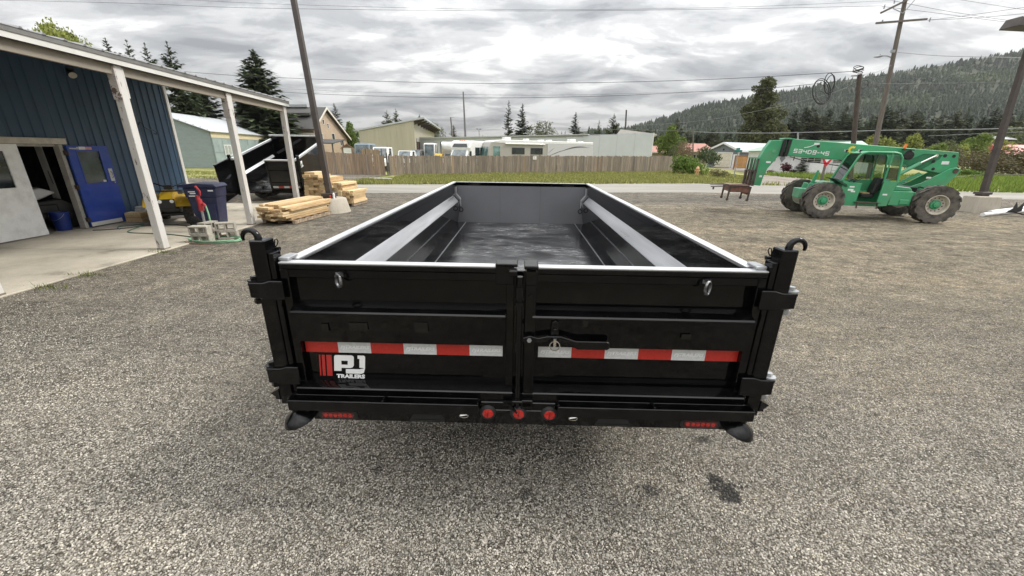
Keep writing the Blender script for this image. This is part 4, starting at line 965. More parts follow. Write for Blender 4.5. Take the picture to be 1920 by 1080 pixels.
b = MB(); b.box(-.2, .2, -.075, -.06, 1.3, 1.6); obj('sheet', b, white_sign, f_)
b = MB()
for k in range(3): b.box(-.13, .13 - k * .04, -.078, -.0755, 1.37 + k * .07, 1.395 + k * .07)
obj('print_line', b, sign_print, f_, kind='stuff')
# ------------------------------------------------------------------ green telehandler
green = mat('green_machine_paint', (0.042, 0.31, 0.14), .42, var=.10, scale=2.5, coat=.08, dirt=(.13, .19, .12), dirt_amt=.35, dirt_scale=2.6)
green_l = mat('faded_green_paint', (0.09, 0.36, 0.2), .5, var=.1, scale=4, dirt=(.2, .26, .18), dirt_amt=.4)
rim_cream = mat('cream_wheel_paint', (0.55, 0.51, 0.43), .55, var=.12, scale=14, dirt=(.2, .16, .11), dirt_amt=.5, dirt_scale=7)
rust = mat('rusty_red_steel', (0.2, 0.085, 0.06), .75, var=.3, scale=14, dirt=(.09, .05, .035), dirt_amt=.6, dirt_scale=6)
dark_steel = mat('dark_worn_steel', (0.05, 0.04, 0.034), .6, var=.3, scale=14, dirt=(.14, .08, .05), dirt_amt=.4)
decal_w = mat('white_machine_decal', (0.72, 0.74, 0.72), .5, var=.04)
decal_y = mat('yellow_gear_decal', (0.78, 0.52, 0.04), .5, var=.04)
orange_lens = mat('orange_beacon_lens', (0.85, 0.2, 0.02), .25, var=.1, coat=.5)
seat_v = mat('black_vinyl_seat', (0.014, 0.014, 0.014), .6, var=.2); tan_v = mat('tan_cushion', (0.45, 0.3, 0.13), .7)
cab_glass = bpy.data.materials.new('clear_cab_glass'); cab_glass.use_nodes = True
_t = cab_glass.node_tree; _t.nodes.clear(); _o = N(_t, 'ShaderNodeOutputMaterial'); _m = N(_t, 'ShaderNodeMixShader'); _tr = N(_t, 'ShaderNodeBsdfTransparent'); _tr.inputs[0].default_value = (.62, .7, .66, 1)
_g = N(_t, 'ShaderNodeBsdfGlossy', i_Roughness=.04); _fr = N(_t, 'ShaderNodeFresnel', i_IOR=1.6); _a = math_n(_t, 'MULTIPLY', _fr.outputs[0], 1.6, True)
LK(_t, _a, _m.inputs[0]); LK(_t, _tr.outputs[0], _m.inputs[1]); LK(_t, _g.outputs[0], _m.inputs[2]); LK(_t, _m.outputs[0], _o.inputs[0])

te = thing('telehandler', 'green telescopic handler with an open cab and big treaded tyres', 'telehandler', G(1538, 410), R(-14.37))
for x in (-.02, 3.14):
    for y, s in ((.19, -1), (1.98, 1)):
        c = (x, y, .6) if s < 0 else (x - .02, y, .6)
        wheel_parts(te, c, .605, .4, rim_cream, green, 14, side=s, rim_r=.5, lug_h=.075)
b = MB(); b.box(.35, 3.45, .72, 1.42, .50, .92); b.box(-.05, .1, .35, 1.8, .5, .7); b.box(3.07, 3.22, .35, 1.8, .5, .7); obj('chassis', b, green, te, bevel=.02)
b = MB(); b.box(-.52, .05, .80, 1.40, .60, .93); b.prism([(-.3, .93), (-.05, .93), (-.12, 1.1), (-.26, 1.13)], 'y', .82, .88); b.prism([(-.3, .93), (-.05, .93), (-.12, 1.1), (-.26, 1.13)], 'y', 1.28, 1.34)
obj('front_carrier', b, green_l, te, bevel=.015)
b = MB(); b.prism([(-.24, .93), (-.1, .93), (.0, 1.30), (.02, 1.56), (-.04, 1.56), (-.14, 1.2)], 'y', 1.0, 1.05); obj('frame_upright', b, green, te, bevel=.008)
# cab
SY, FY = .16, 1.0
b = MB()
b.prism([(.62, .46), (.95, .46), (.97, .62), (1.0, 1.2), (.62, 1.22), (.42, 1.30), (.46, 1.0)], 'y', SY, SY + .05)
b.box(.95, 1.56, SY, FY, .46, .58)
b.prism([(1.56, .46), (1.86, .49), (1.97, 1.28), (1.60, 1.28)], 'y', SY, SY + .05)
b.prism([(.40, 1.28), (.60, .46), (.64, .46), (.46, 1.28)], 'y', SY + .052, FY)
b.prism([(1.86, .49), (1.90, .49), (2.0, 1.28), (1.96, 1.28)], 'y', SY + .052, FY)
b.prism([(.62, .46), (1.86, .46), (1.96, 1.28), (.44, 1.28)], 'y', FY - .04, FY)
cabp = obj('cab', b, green, te, bevel=.008)
for y in (SY + .03, FY - .03):
    b = MB()
    b.tube([(.42, y, 1.28), (.60, y, 1.75), (.72, y, 2.06), (.80, y, 2.14), (.95, y, 2.18), (1.68, y, 2.17), (1.82, y, 2.13), (1.90, y, 2.02), (1.93, y, 1.7), (1.97, y, 1.28)], .033, 7)
    b.tube([(1.60, y, 1.28), (1.62, y, 2.15)], .025, 6)
    obj('cab_frame', b, green, cabp, smooth=60)
b = MB(); b.prism([(.76, 2.15), (.95, 2.21), (1.68, 2.20), (1.86, 2.14), (1.86, 2.11), (.8, 2.11)], 'y', SY + .06, FY - .06); obj('cab_roof', b, green_l, cabp, bevel=.01)
b = MB()
for y in (SY + .03, FY - .03): pass
b.prism([(.44, 1.30), (.70, 2.05), (.705, 2.048), (.446, 1.298)], 'y', SY + .07, FY - .07)
b.prism([(1.935, 1.7), (1.965, 1.32), (1.97, 1.32), (1.94, 1.7)], 'y', SY + .07, FY - .07)
b.prism([(1.66, 1.34), (1.92, 1.34), (1.88, 1.98), (1.80, 2.08), (1.66, 2.1)], 'y', SY + .022, SY + .027)
b.prism([(.62, 1.32), (1.90, 1.32), (1.86, 2.0), (1.78, 2.1), (.82, 2.1), (.78, 2.0)], 'y', FY - .028, FY - .023)
obj('cab_glass', b, cab_glass, cabp)
b = MB(); b.bar((.5, SY + .1, 1.36), (.66, SY + .30, 1.85), .012, .012); b.bar((.5, SY + .35, 1.36), (.64, SY + .5, 1.8), .012, .012); obj('wiper', b, black_plastic, cabp)
b = MB(); b.box(1.18, 1.56, .4, .82, .72, .84); b.prism([(1.46, .84), (1.62, .84), (1.72, 1.38), (1.58, 1.38)], 'y', .42, .8); obj('seat', b, seat_v, te, bevel=.03)
b = MB(); b.box(1.22, 1.44, .44, .76, .845, .88); obj('cushion', b, tan_v, te, bevel=.015)
b = MB(); c = Vector((.98, .55, 1.30)); q = Matrix.Rotation(R(-32), 3, 'Y'); b.tube([c + q @ p for p in ring_pts((0, 0, 0), .19, 'z', 20)], .014, 6, True)
for k in range(3): b.tube([c, c + q @ Vector((.19 * math.cos(k * 2.09), .19 * math.sin(k * 2.09), 0))], .01, 5)
b.cyl(c, (.76, .55, .98), .03, n=8); obj('steering_wheel', b, black_plastic, te, smooth=50)
b = MB(); b.box(.6, .84, .25, .95, .95, 1.22); obj('dashboard', b, black_plastic, te, bevel=.02)
b = MB(); b.box(.9, 1.58, -.03, SY - .005, .585, .605); b.box(.93, .96, -.01, .02, .4, .584); b.box(1.5, 1.53, -.01, .02, .4, .584); obj('step', b, dark_steel, te)
for x, y in ((.78, SY + .08), (.66, FY - .15)):
    b = MB(); b.cyl((x - .1, y, 2.22), (x - .02, y, 2.24), .05, .035, n=12); b.cyl((x - .05, y, 2.15), (x - .05, y, 2.2), .012, n=6); obj('work_lamp', b, black_plastic, te, smooth=40)
    b = MB(); b.cyl((x - .104, y, 2.219), (x - .1, y, 2.22), .042, n=12); obj('work_lamp_lens', b, logo_white, te)
b = MB(); b.prism([(.02, 1.16), (.40, 1.20), (.46, .95), (.10, .9)], 'y', .62, 1.45); hd = obj('engine_hood', b, green_l, te, bevel=.02)
b = MB()
for i in range(5):
    for j in range(5): b.box(.06 + i * .07 + (j % 2) * .03, .1 + i * .07 + (j % 2) * .03, .612, .619, .94 + j * .048, .965 + j * .048)
obj('grille_hole', b, black_plastic, hd, kind='stuff')
b = MB(); b.prism([(.02, 1.36), (.20, 1.34), (.56, 1.16), (.60, 1.08), (.54, 1.08), (.18, 1.30)], 'y', .12, .56); obj('front_fender', b, mat('dark_green_fender', (.012, .06, .03), .5), te, bevel=.006)
b = MB(); b.box(1.90, 2.5, SY + .02, .70, .52, .98); b.prism([(1.94, .99), (2.48, .99), (2.4, 1.1), (2.0, 1.14)], 'y', SY + .06, .66); b.box(2.18, 2.44, SY - .01, SY + .0195, .56, .72); obj('tank_body', b, green, te, bevel=.02)
b = MB(); b.box(2.0, 2.9, .75, 1.5, .93, 1.10); b.cyl((2.3, 1.6, 1.3), (2.75, 1.6, 1.55), .09, n=12); obj('engine_cover', b, black_plastic, te, bevel=.02)
b = MB(); b.cyl((2.35, 1.75, 1.15), (2.75, 1.75, 1.5), .1, n=14); obj('exhaust_muffler', b, mat('muffler_beige', (.4, .33, .27), .6), te, smooth=40)
for y in (.92, 1.56):
    b = MB(); b.prism([(2.45, .95), (3.05, 1.22), (3.70, 1.70), (3.84, 1.74), (3.98, 1.70), (4.0, 1.60), (3.62, .98), (3.2, .90)], 'y', y, y + .05); obj('rear_tower_plate', b, green, te, bevel=.01)
b = MB(); b.prism([(2.1, .99), (2.18, .97), (3.05, 1.5), (2.95, 1.56)], 'y', 1.0, 1.06); obj('tower_strut', b, green, te)
b = MB(); b.cyl((3.86, .90, 1.63), (3.86, 1.62, 1.63), .075, n=14); obj('boom_pivot', b, dark_steel, te, smooth=40)
# boom: outer section, nose rollers, inner section with the gooseneck
b = MB(); BY0, BY1 = 1.02, 1.50
b.prism([(-1.04, 2.60), (.8, 2.455), (2.55, 2.315), (3.84, 2.215), (3.97, 1.57), (3.52, 1.545), (2.55, 1.74), (.94, 1.89), (-1.08, 2.03)], 'y', BY0, BY1)
bo = obj('boom', b, green, te, bevel=.012)
b = MB(); b.prism([(2.62, 2.30), (3.82, 2.208), (3.955, 1.58), (3.52, 1.555), (2.98, 1.66), (3.35, 1.98), (3.42, 2.12), (2.9, 2.16), (2.35, 1.86), (2.3, 1.80), (2.25, 1.95)], 'y', BY0 - .03, BY0 - .0005); obj('boom_side_plate', b, green, bo)
b = MB()
for x, z, r_ in ((3.48, 2.10, .055), (3.72, 2.09, .05), (3.22, 1.92, .05), (3.28, 1.68, .048)): b.cyl((x, BY0 - .034, z), (x, BY0 - .0305, z), r_, n=14)
obj('lightening_hole', b, black_plastic, bo, kind='stuff')
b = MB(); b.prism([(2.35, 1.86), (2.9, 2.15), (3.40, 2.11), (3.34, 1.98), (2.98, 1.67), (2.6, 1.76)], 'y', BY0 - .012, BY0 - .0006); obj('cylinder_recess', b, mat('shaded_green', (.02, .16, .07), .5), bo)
b = MB(); b.cyl((1.75, .93, 1.05), (2.85, .95, 1.86), .062, n=12); obj('lift_cylinder', b, green_l, te, smooth=40)
b = MB(); b.cyl((2.852, .95, 1.8615), (3.22, .955, 2.10), .034, n=12); b.cyl((3.22, .93, 2.10), (3.22, .99, 2.10), .05, n=12); obj('cylinder_rod', b, chrome, te, smooth=40)
for x in (-1.30, -1.15):
    b = MB(); b.prism([(x, 2.60 - .03), (x + .1, 2.60), (x + .06, 2.0), (x - .04, 2.0)], 'y', BY0 - .02, BY1 + .02); obj('boom_nose_block', b, black_plastic, bo, bevel=.01)
b = MB(); b.prism([(-.98, 2.61), (-1.28, 2.63), (-1.3, 2.59), (-.98, 2.575)], 'y', BY0 - .02, BY1 + .02); obj('nose_cover', b, green_l, bo)
b = MB()
b.prism([(-1.02, 2.50), (-1.38, 2.55), (-1.66, 2.55), (-1.80, 2.30), (-1.90, 2.02), (-2.0, 1.62), (-1.98, .98), (-1.72, .96), (-1.68, 1.30), (-1.60, 1.58), (-1.42, 1.88), (-1.26, 2.16), (-1.02, 2.12)], 'y', 1.1, 1.42)
gn = obj('gooseneck', b, green, te, bevel=.012)
b = MB(); b.cyl((-1.52, 1.085, 2.18), (-1.52, 1.0995, 2.18), .06, n=6); obj('gooseneck_boss', b, green_l, gn)
for x, z, w_, h_ in ((-1.62, 1.80, .15, .06), (-1.80, 1.30, .13, .07)):
    b = MB(); b.box(x - w_ / 2, x + w_ / 2, 1.096, 1.0995, z - h_ / 2, z + h_ / 2); obj('warning_decal', b, decal_w, gn)
# carriage, forks
b = MB(); X = -2.08
for y in (.75, 1.12, 1.48, 1.85): b.prism([(X - .06, .97), (X + .03, .97), (X + .05, 1.92), (X, 1.92)], 'y', y - .03, y + .03)
b.box(X - .03, X + .03, .72, 1.88, 1.02, 1.14); b.box(X - .02, X + .04, .72, 1.88, 1.46, 1.53)
obj('fork_carriage', b, dark_steel, te, bevel=.006)
b = MB(); b.box(X - .01, X + .03, .72, 1.88, 1.5, 1.95)
mesh_m = mat('green_backrest_mesh', (.03, .12, .07), .6, var=.5, scale=30); 
b = MB()
for k in range(9): b.box(X + .005, X + .02, .74 + k * .14, .765 + k * .14, 1.54, 1.94)
b.box(X - .01, X + .05, .70, 1.90, 1.92, 1.965); obj('load_backrest', b, green_l, te, kind=None)
b = MB(); b.prism([(X + .06, 1.0), (X + .18, 1.0), (X + .24, 1.4), (X + .1, 1.5)], 'y', 1.0, 1.5); obj('carriage_bracket', b, green, te)
for y in (.95, 1.65):
    b = MB(); b.prism([(X - .07, 1.5), (X - .11, 1.5), (X - .115, .985), (X - 1.35, .945), (X - 1.35, .955), (X - .115, .94), (X - .07, .94)][0:3] + [(X - 1.38, .965), (X - 1.38, .95), (X - .07, .935)], 'y', y - .06, y + .06); obj('fork', b, dark_steel, te)
# lettering and marks
SEG = {'5': 'abcdg'.replace('b', 'f'), '3': 'abgcd', '4': 'fbgc', '9': 'abfgcd', 'D': 'abcdef', '-': 'g'}
b = MB(); gx = -.93; gw, gh, st_ = .118, .135, .025
for ch in '534D9-45':
    w_ = gw if ch != '-' else .07
    for q in SEG[ch]:
        c_ = .035 if ch == 'D' else 0
        if q == 'a': p_ = [(0, gh - st_), (w_ - st_, gh - st_), (w_, gh - max(st_, c_)), (w_ - c_, gh), (0, gh)]
        elif q == 'd': p_ = [(0, 0), (w_ - c_, 0), (w_, max(st_, c_)), (w_ - st_, st_), (0, st_)]
        elif q == 'g': p_ = [(0, gh / 2 - st_ / 2), (w_, gh / 2 - st_ / 2), (w_, gh / 2 + st_ / 2), (0, gh / 2 + st_ / 2)]
        elif q == 'b': p_ = [(w_ - st_, gh / 2), (w_, gh / 2), (w_, gh - max(st_ * .5, c_)), (w_ - st_, gh - st_ * .5)]
        elif q == 'c': p_ = [(w_ - st_, st_ * .5), (w_, max(st_ * .5, c_)), (w_, gh / 2), (w_ - st_, gh / 2)]
        elif q == 'f': p_ = [(0, gh / 2), (st_, gh / 2), (st_, gh - st_ * .5), (0, gh - st_ * .5)]
        else: p_ = [(0, st_ * .5), (st_, st_ * .5), (st_, gh / 2), (0, gh / 2)]
        yo = BY0 - .004 - .0002 * 'abcdefg'.index(q)
        b.prism([(gx + u + v * .12, 2.135 + v - .078 * (gx + .93 + u)) for u, v in p_], 'y', yo, BY0 - .001)
    gx += w_ + .03
obj('model_lettering', b, decal_w, te)
b = MB(); b.tube([(-.62 + i * .05, BY0 - .003, 2.33 + .10 * (i / 6) ** 2 - .02) for i in range(7)], .012, 4); b.box(-.34, -.18, BY0 - .004, BY0 - .001, 2.40, 2.47); obj('boom_decal', b, decal_w, te)
b = MB(); b.cyl((-.2, BY0 - .004, 2.36), (-.2, BY0 - .001, 2.36), .05, n=14); obj('boom_plug', b, black_plastic, te)
b = MB(); c = (.84, 2.255)
def arc(r1, r2, a0, a1, n):
    pts = [(c[0] + r1 * math.cos(a0 + (a1 - a0) * i / n), c[1] + r1 * math.sin(a0 + (a1 - a0) * i / n)) for i in range(n + 1)]
    out = []
    for i in range(n * 2 + 1):
        a = a1 + (a0 - a1) * i / (n * 2); rr = r2 * (1.28 if i % 2 else 1.0); out.append((c[0] + rr * math.cos(a), c[1] + rr * math.sin(a)))
    return pts + out
pts = arc(.055, .105, R(45), R(315), 9); k = 10
for i in range(9):
    inner = [pts[i], pts[i + 1]]; j0 = len(pts) - 1 - 2 * i; outer = [pts[j0 - 2], pts[j0 - 1], pts[j0]]
    b.prism([inner[0], inner[1]] + outer, 'y', BY0 - .004, BY0 - .001)
obj('gear_mark', b, decal_y, te)
for x, z, w_, h_, y in ((.74, 1.08, .14, .05, SY - .003), (.72, .98, .16, .06, SY - .003), (.80, .93, .12, .05, SY - .003), (1.72, .86, .13, .05, SY - .003), (3.55, 1.88, .2, .1, BY0 - .034), (3.2, 1.4, .14, .05, .917)):
    b = MB(); b.box(x - w_ / 2, x + w_ / 2, y, y + .002, z - h_ / 2, z + h_ / 2); obj('decal_plate', b, decal_w, te)
b = MB(); b.cyl((2.3, .98, 2.27), (2.3, .98, 2.33), .02, n=8); b.cyl((2.3, .98, 2.33), (2.32, .98, 2.45), .045, .04, n=12); obj('beacon', b, orange_lens, te, smooth=40)
b = MB(); b.lathe([(.001, -.03), (.13, -.02), (.15, 0), (.14, .03)], 16, (2.42, .86, 2.10), 'y'); b.box(2.2, 2.5, .80, .92, 2.25, 2.29); obj('mirror', b, black_plastic, te, smooth=40)
b = MB(); b.tube([(-1.0, BY0 - .0, 2.0), (-.5, BY0 - .02, 1.86), (.2, BY0 - .02, 1.78), (.7, BY0, 1.7), (1.0, BY0, 1.6)], .014, 5); b.tube([(2.0, .6, 1.12), (2.6, .8, 1.02), (3.0, .85, 1.1), (3.3, .8, 1.0)], .02, 5); b.tube([(2.1, .6, 1.05), (2.7, .75, .96), (3.2, .8, 1.0)], .016, 5); obj('hydraulic_hose', b, rubber_clean, te, smooth=60)

# rusty work stand hanging on the forks
A_ = te.matrix_basis if False else Matrix.Translation(G(1538, 410)) @ Matrix.Rotation(R(-14.37), 4, 'Z')
o_ = A_ @ Vector((-2.47, 1.3, 0))
st = thing('work_stand', 'rusty red four legged steel stand carried on the forks of the green machine', 'stand', o_, R(-14.37))
b = MB(); b.box(-.36, .40, -.5, .5, .968, .985); obj('stand_top', b, mat('rosy_rust_sheet', (.3, .19, .15), .7, var=.2), st)
b = MB(); b.box(-.34, .38, -.48, -.45, .72, .93); b.box(-.34, .38, .45, .48, .72, .93); b.box(.36, .38, -.448, .448, .62, .93); b.box(-.34, -.32, -.448, .448, .74, .93); obj('stand_apron', b, rust, st)
for x, y in ((-.32, -.46), (.36, -.46), (-.32, .46), (.36, .46)):
    b = MB(); b.bar((x, y, .93), (x - .03, y, .46), .07, .07, w2=.045, h2=.045); b.cyl((x - .035, y - .025, .45), (x - .035, y + .025, .45), .05, n=10); obj('leg', b, dark_steel, st)
b = MB(); b.bar((.3, -.52, .955), (-1.0, -.52, .90), .03, .03); b.bar((.3, -.3, .993), (-1.2, -.3, .995), .03, .02); b.box(-.93, -.88, -.56, -.5, .80, .90); obj('tow_bar', b, dark_steel, st)
# ------------------------------------------------------------------ blue workshop with its canopy
blue_siding = mat('blue_metal_siding', (0.05, 0.098, 0.168), .45, var=.06, scale=1.5, coat=.1, dirt=(.05, .07, .085), dirt_amt=.3)
cream_paint = mat('cream_painted_wood', (0.60, 0.56, 0.48), .6, var=.08, dirt=(.3, .27, .22), dirt_amt=.3, dirt_scale=5)
peel_white = mat('peeling_white_paint', (0.64, 0.62, 0.59), .7, var=.06, scale=3, bump=.3, bscale=25, stretch=(1, 1, .3), spots=((.2, .17, .145), .60, 11), dirt=(.4, .36, .3), dirt_amt=.35)
peel_brown = mat('peeled_bare_board', (0.55, 0.5, 0.47), .8, var=.1, scale=5, spots=((.13, .095, .075), .53, 7), bump=.3)
roof_metal = mat('dull_roof_metal', (0.3, 0.3, 0.3), .4, metal=.6, var=.12, scale=5)
fascia_grey = mat('weathered_fascia_metal', (0.2, 0.195, 0.185), .5, metal=.3, var=.12, scale=4)
fascia_white = mat('white_fascia_board', (0.66, 0.65, 0.62), .55, var=.06, dirt=(.38, .36, .32), dirt_amt=.25)
door_white = mat('white_door_paint', (0.88, 0.88, 0.86), .45, var=.03, dirt=(.42, .4, .36), dirt_amt=.25, dirt_scale=5)
door_blue = mat('deep_blue_door_paint', (0.016, 0.06, 0.37), .38, var=.08, scale=4, coat=.2, dirt=(.08, .11, .3), dirt_amt=.3, dirt_scale=3, stretch=(1, .35, 2))
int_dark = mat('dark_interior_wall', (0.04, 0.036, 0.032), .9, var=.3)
paper = mat('white_paper', (0.74, 0.74, 0.72), .7, var=.03)
WX, WY0, WY1 = -10.95, 0.4, 13.62
ws = thing('workshop_building', 'blue ribbed metal workshop with a white posted canopy and open doors', 'building', (WX, 0, 0))
def siding(y0, y1, z0, z1):
    b = MB(); b.box(-.02, 0, y0 + .003, y1 - .003, z0, z1)
    y = math.ceil(y0 / .225) * .225
    while y < y1 - .03:
        b.prism([(0.0, y - .028), (.026, y - .014), (.026, y + .014), (0.0, y + .028)], 'z', z0 + .001, z1 - .001); y += .225
    return obj('wall_panel', b, blue_siding, ws)
ys = [0.4 + i * .9 for i in range(9)] + [8.2]
for a, c in zip(ys, ys[1:]):
    if c - a > .05: siding(a, c, .03, 4.25)
siding(8.2, 9.15, 2.16, 4.25); siding(9.15, 10.14, 2.16, 4.25)
ys = [10.14, 10.9, 11.7, 12.5, 13.1, 13.6]
for a, c in zip(ys, ys[1:]): siding(a, c, .03, 4.25)
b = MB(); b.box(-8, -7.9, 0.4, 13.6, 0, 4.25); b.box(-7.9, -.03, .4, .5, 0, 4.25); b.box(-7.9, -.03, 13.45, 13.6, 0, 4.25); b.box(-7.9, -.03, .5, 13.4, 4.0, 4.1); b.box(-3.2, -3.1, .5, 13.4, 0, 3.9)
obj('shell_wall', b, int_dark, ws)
b = MB(); b.box(-7.9, -.03, .5, 13.4, -.02, .026); obj('shop_floor', b, concrete, ws)
b = MB(); b.box(-.03, .05, 13.6, 13.70, 0, 4.25); b.box(-.13, -.0305, 13.62, 13.70, 0, 4.25); obj('corner_trim', b, fascia_white, ws, bevel=.004)
b = MB(); b.box(-.02, .09, 6.9, 10.22, 2.055, 2.175); b.box(-.02, .11, 6.9, 10.22, 2.176, 2.19); obj('door_header', b, cream_paint, ws, bevel=.004)
b = MB(); b.box(-.1, .045, 10.05, 10.135, 0.03, 2.05); b.box(-.1, -.03, 8.2, 10.04, 2.0, 2.05); obj('door_jamb', b, mat('greyish_jamb', (.42, .4, .36), .6), ws, bevel=.003)
# closed white leaf
b = MB(); b.box(0.0, .045, 8.22, 8.30, .05, 2.045); b.box(0.0, .045, 8.92, 9.2, .05, 2.045); b.box(0, .045, 8.301, 8.919, .05, 1.14); b.box(0, .045, 8.301, 8.919, 1.90, 2.045); b.box(.0455, .055, 8.22, 9.2, .05, .17)
wdoor = obj('door', b, door_white, ws, label='white door leaf with a tall window')
b = MB(); b.box(.012, .022, 8.301, 8.919, 1.141, 1.899); obj('window_pane', b, glass, wdoor)
b = MB(); b.box(.046, .058, 8.27, 8.95, 1.11, 1.139); obj('window_sill', b, door_white, wdoor)
b = MB(); b.box(.023, .026, 8.40, 8.66, 1.38, 1.62); b.box(.023, .026, 8.40, 8.58, 1.65, 1.84); obj('notice', b, paper, wdoor)
b = MB(); b.box(.0262, .027, 8.50, 8.62, 1.49, 1.51); obj('notice_print', b, logo_red, wdoor)
# blue leaf folded back on the wall
b = MB(); x0, x1 = .06, .105
b.box(x0, x1, 10.16, 10.36, .06, 2.03); b.box(x0, x1, 10.93, 11.18, .06, 2.03); b.box(x0, x1, 10.361, 10.929, .06, 1.12); b.box(x0, x1, 10.361, 10.929, 1.90, 2.03)
bd = obj('door', b, door_blue, ws, label='deep blue door leaf folded back against the wall')
b = MB(); b.box(.075, .085, 10.361, 10.929, 1.121, 1.899); obj('window_pane', b, mat('hazy_door_glass', (.06, .085, .09), .12, var=.5, scale=2, coat=.5), bd)
b = MB()
for y0, y1, z0, z1 in ((10.345, 10.37, 1.10, 1.92), (10.92, 10.945, 1.10, 1.92), (10.371, 10.919, 1.10, 1.122), (10.371, 10.919, 1.898, 1.92)): b.box(.1055, .112, y0, y1, z0, z1)
obj('window_frame', b, door_blue, bd)
b = MB(); b.box(.1055, .113, 10.16, 11.0, .06, .16); obj('kick_plate', b, fascia_white, bd)
b = MB(); b.box(.1055, .114, 11.02, 11.13, 1.14, 1.46); obj('lock_plate', b, fascia_white, bd, bevel=.003)
b = MB(); b.tube([(.115, 11.07, 1.22), (.15, 11.07, 1.24), (.15, 11.07, 1.36), (.115, 11.07, 1.38)], .011, 6); b.cyl((.106, 11.1, 1.1), (.125, 11.1, 1.1), .02, n=10); obj('pull_handle', b, steel, bd, smooth=50)
b = MB(); b.bar((.112, 10.2, 1.965), (.112, 10.42, 1.955), .02, .03); b.box(.1055, .115, 10.38, 10.42, 1.95, 2.0); obj('door_closer', b, steel, bd)
b = MB(); b.box(.1055, .108, 10.44, 10.60, 1.935, 2.005); obj('sticker', b, paper, bd)
b = MB(); b.box(.1055, .108, 10.601, 10.76, 1.935, 2.0); obj('sticker', b, mat('pink_print', (.6, .3, .32), .6, var=.3, scale=60), bd)
b = MB(); b.box(.086, .088, 10.83, 10.91, 1.13, 1.18); obj('sticker', b, paper, bd)
for z in (.24, 1.05, 1.86):
    b = MB(); b.box(.047, .12, 10.10, 10.158, z - .05, z + .05); b.cyl((.125, 10.14, z - .055), (.125, 10.14, z + .055), .012, n=8); obj('hinge', b, dark_steel, bd)
b = MB(); b.cyl((.03, 10.9, 3.74), (.12, 10.84, 3.66), .05, .085, n=14); b.box(0.027, .05, 10.84, 10.98, 3.68, 3.82); wl = obj('wall_lamp', b, black_plastic, ws, smooth=40)
b = MB(); b.cyl((.121, 10.8395, 3.6592), (.13, 10.835, 3.652), .078, n=14); obj('lamp_glass', b, mat('clear_lamp_glass', (.5, .5, .47), .15), wl)
b = MB(); b.tube([(.03, 12.4, 2.62), (.05, 12.45, 2.70), (.07, 12.52, 2.66), (.08, 12.5, 2.58), (.08, 12.62, 2.52), (.09, 12.8, 2.50), (.1, 12.88, 2.44), (.1, 12.84, 2.38), (.1, 12.78, 2.41)], .012, 5); obj('plant_hook', b, black_plastic, ws, smooth=60)
# canopy: posts, beam, fascia, roof sheets
def zt(y): return 3.62 - .0245 * (y - 6.4)
PXX = -7.19 - WX
for y in (5.2, 8.06, 10.98, 13.55):
    b = MB(); top = zt(y) - .17
    b.bar((PXX - .07, y, -.02), (PXX - .07, y, top), .145, .145, up=(0, 1, 0)); po = obj('post', b, peel_white, ws, bevel=.006)
    if y < 12:
        b = MB(); b.box(PXX - .145, PXX + .005, y - .098, y - .0735, zt(y) - .74, zt(y) - .2); obj('splice_board', b, peel_brown, po, bevel=.003)
        b = MB(); b.box(PXX - .14, PXX + .0, y + .0735, y + .098, zt(y) - .70, zt(y) - .2); obj('splice_board', b, peel_white, po)
    b = MB(); b.box(PXX - .148, PXX + .008, y - .078, y + .078, -.01, .05); obj('post_foot', b, mat('bare_grey_wood', (.2, .17, .13), .9, var=.3), po)
Y0, Y1 = -1.0, 13.74
def slope_box(name, x0, x1, y0, y1, dz0, dz1, m_, par=ws, **k):
    b = MB(); vs = []
    for d in (dz0, dz1):
        for y in (y0, y1):
            for x in (x0, x1): vs.append((x, y, zt(y) + d))
    b.add(vs, [(0, 2, 3, 1), (4, 5, 7, 6), (0, 1, 5, 4), (2, 6, 7, 3), (0, 4, 6, 2), (1, 3, 7, 5)]); return obj(name, b, m_, par, **k)
slope_box('beam', PXX - .10, PXX - .035, Y0, Y1 - .02, -.325, -.06, mat('shaded_beam_wood', (.30, .265, .215), .75, var=.14, scale=3, stretch=(3, .4, 3), dirt=(.18, .15, .12), dirt_amt=.35))  # shade on the beam face is put into the darker wood tone
slope_box('fascia', PXX + .02, PXX + .05, Y0, Y1, -.165, -.078, fascia_white)
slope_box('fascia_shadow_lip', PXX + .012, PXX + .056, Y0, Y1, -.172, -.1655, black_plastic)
slope_box('fascia_flashing', PXX + .012, PXX + .062, Y0, Y1, -.077, -.004, fascia_grey)
def soff(name, y0, y1, d0, d1, m_):
    b = MB(); vs = [(x, y, zt(y) + d + (PXX - x) * .165) for d in (d0, d1) for y in (y0, y1) for x in (.03, PXX - .101)]
    b.add(vs, [(0, 2, 3, 1), (4, 5, 7, 6), (0, 1, 5, 4), (2, 6, 7, 3), (0, 4, 6, 2), (1, 3, 7, 5)]); return obj(name, b, m_, ws)
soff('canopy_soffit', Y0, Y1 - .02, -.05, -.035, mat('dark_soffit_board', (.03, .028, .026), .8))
for y in range(0, 14, 2):
    if y + .2 < Y1: soff('rafter', y + .1, y + .15, -.2, -.0505, mat('brown_rafter', (.05, .042, .035), .8))
y = Y0; k = 0
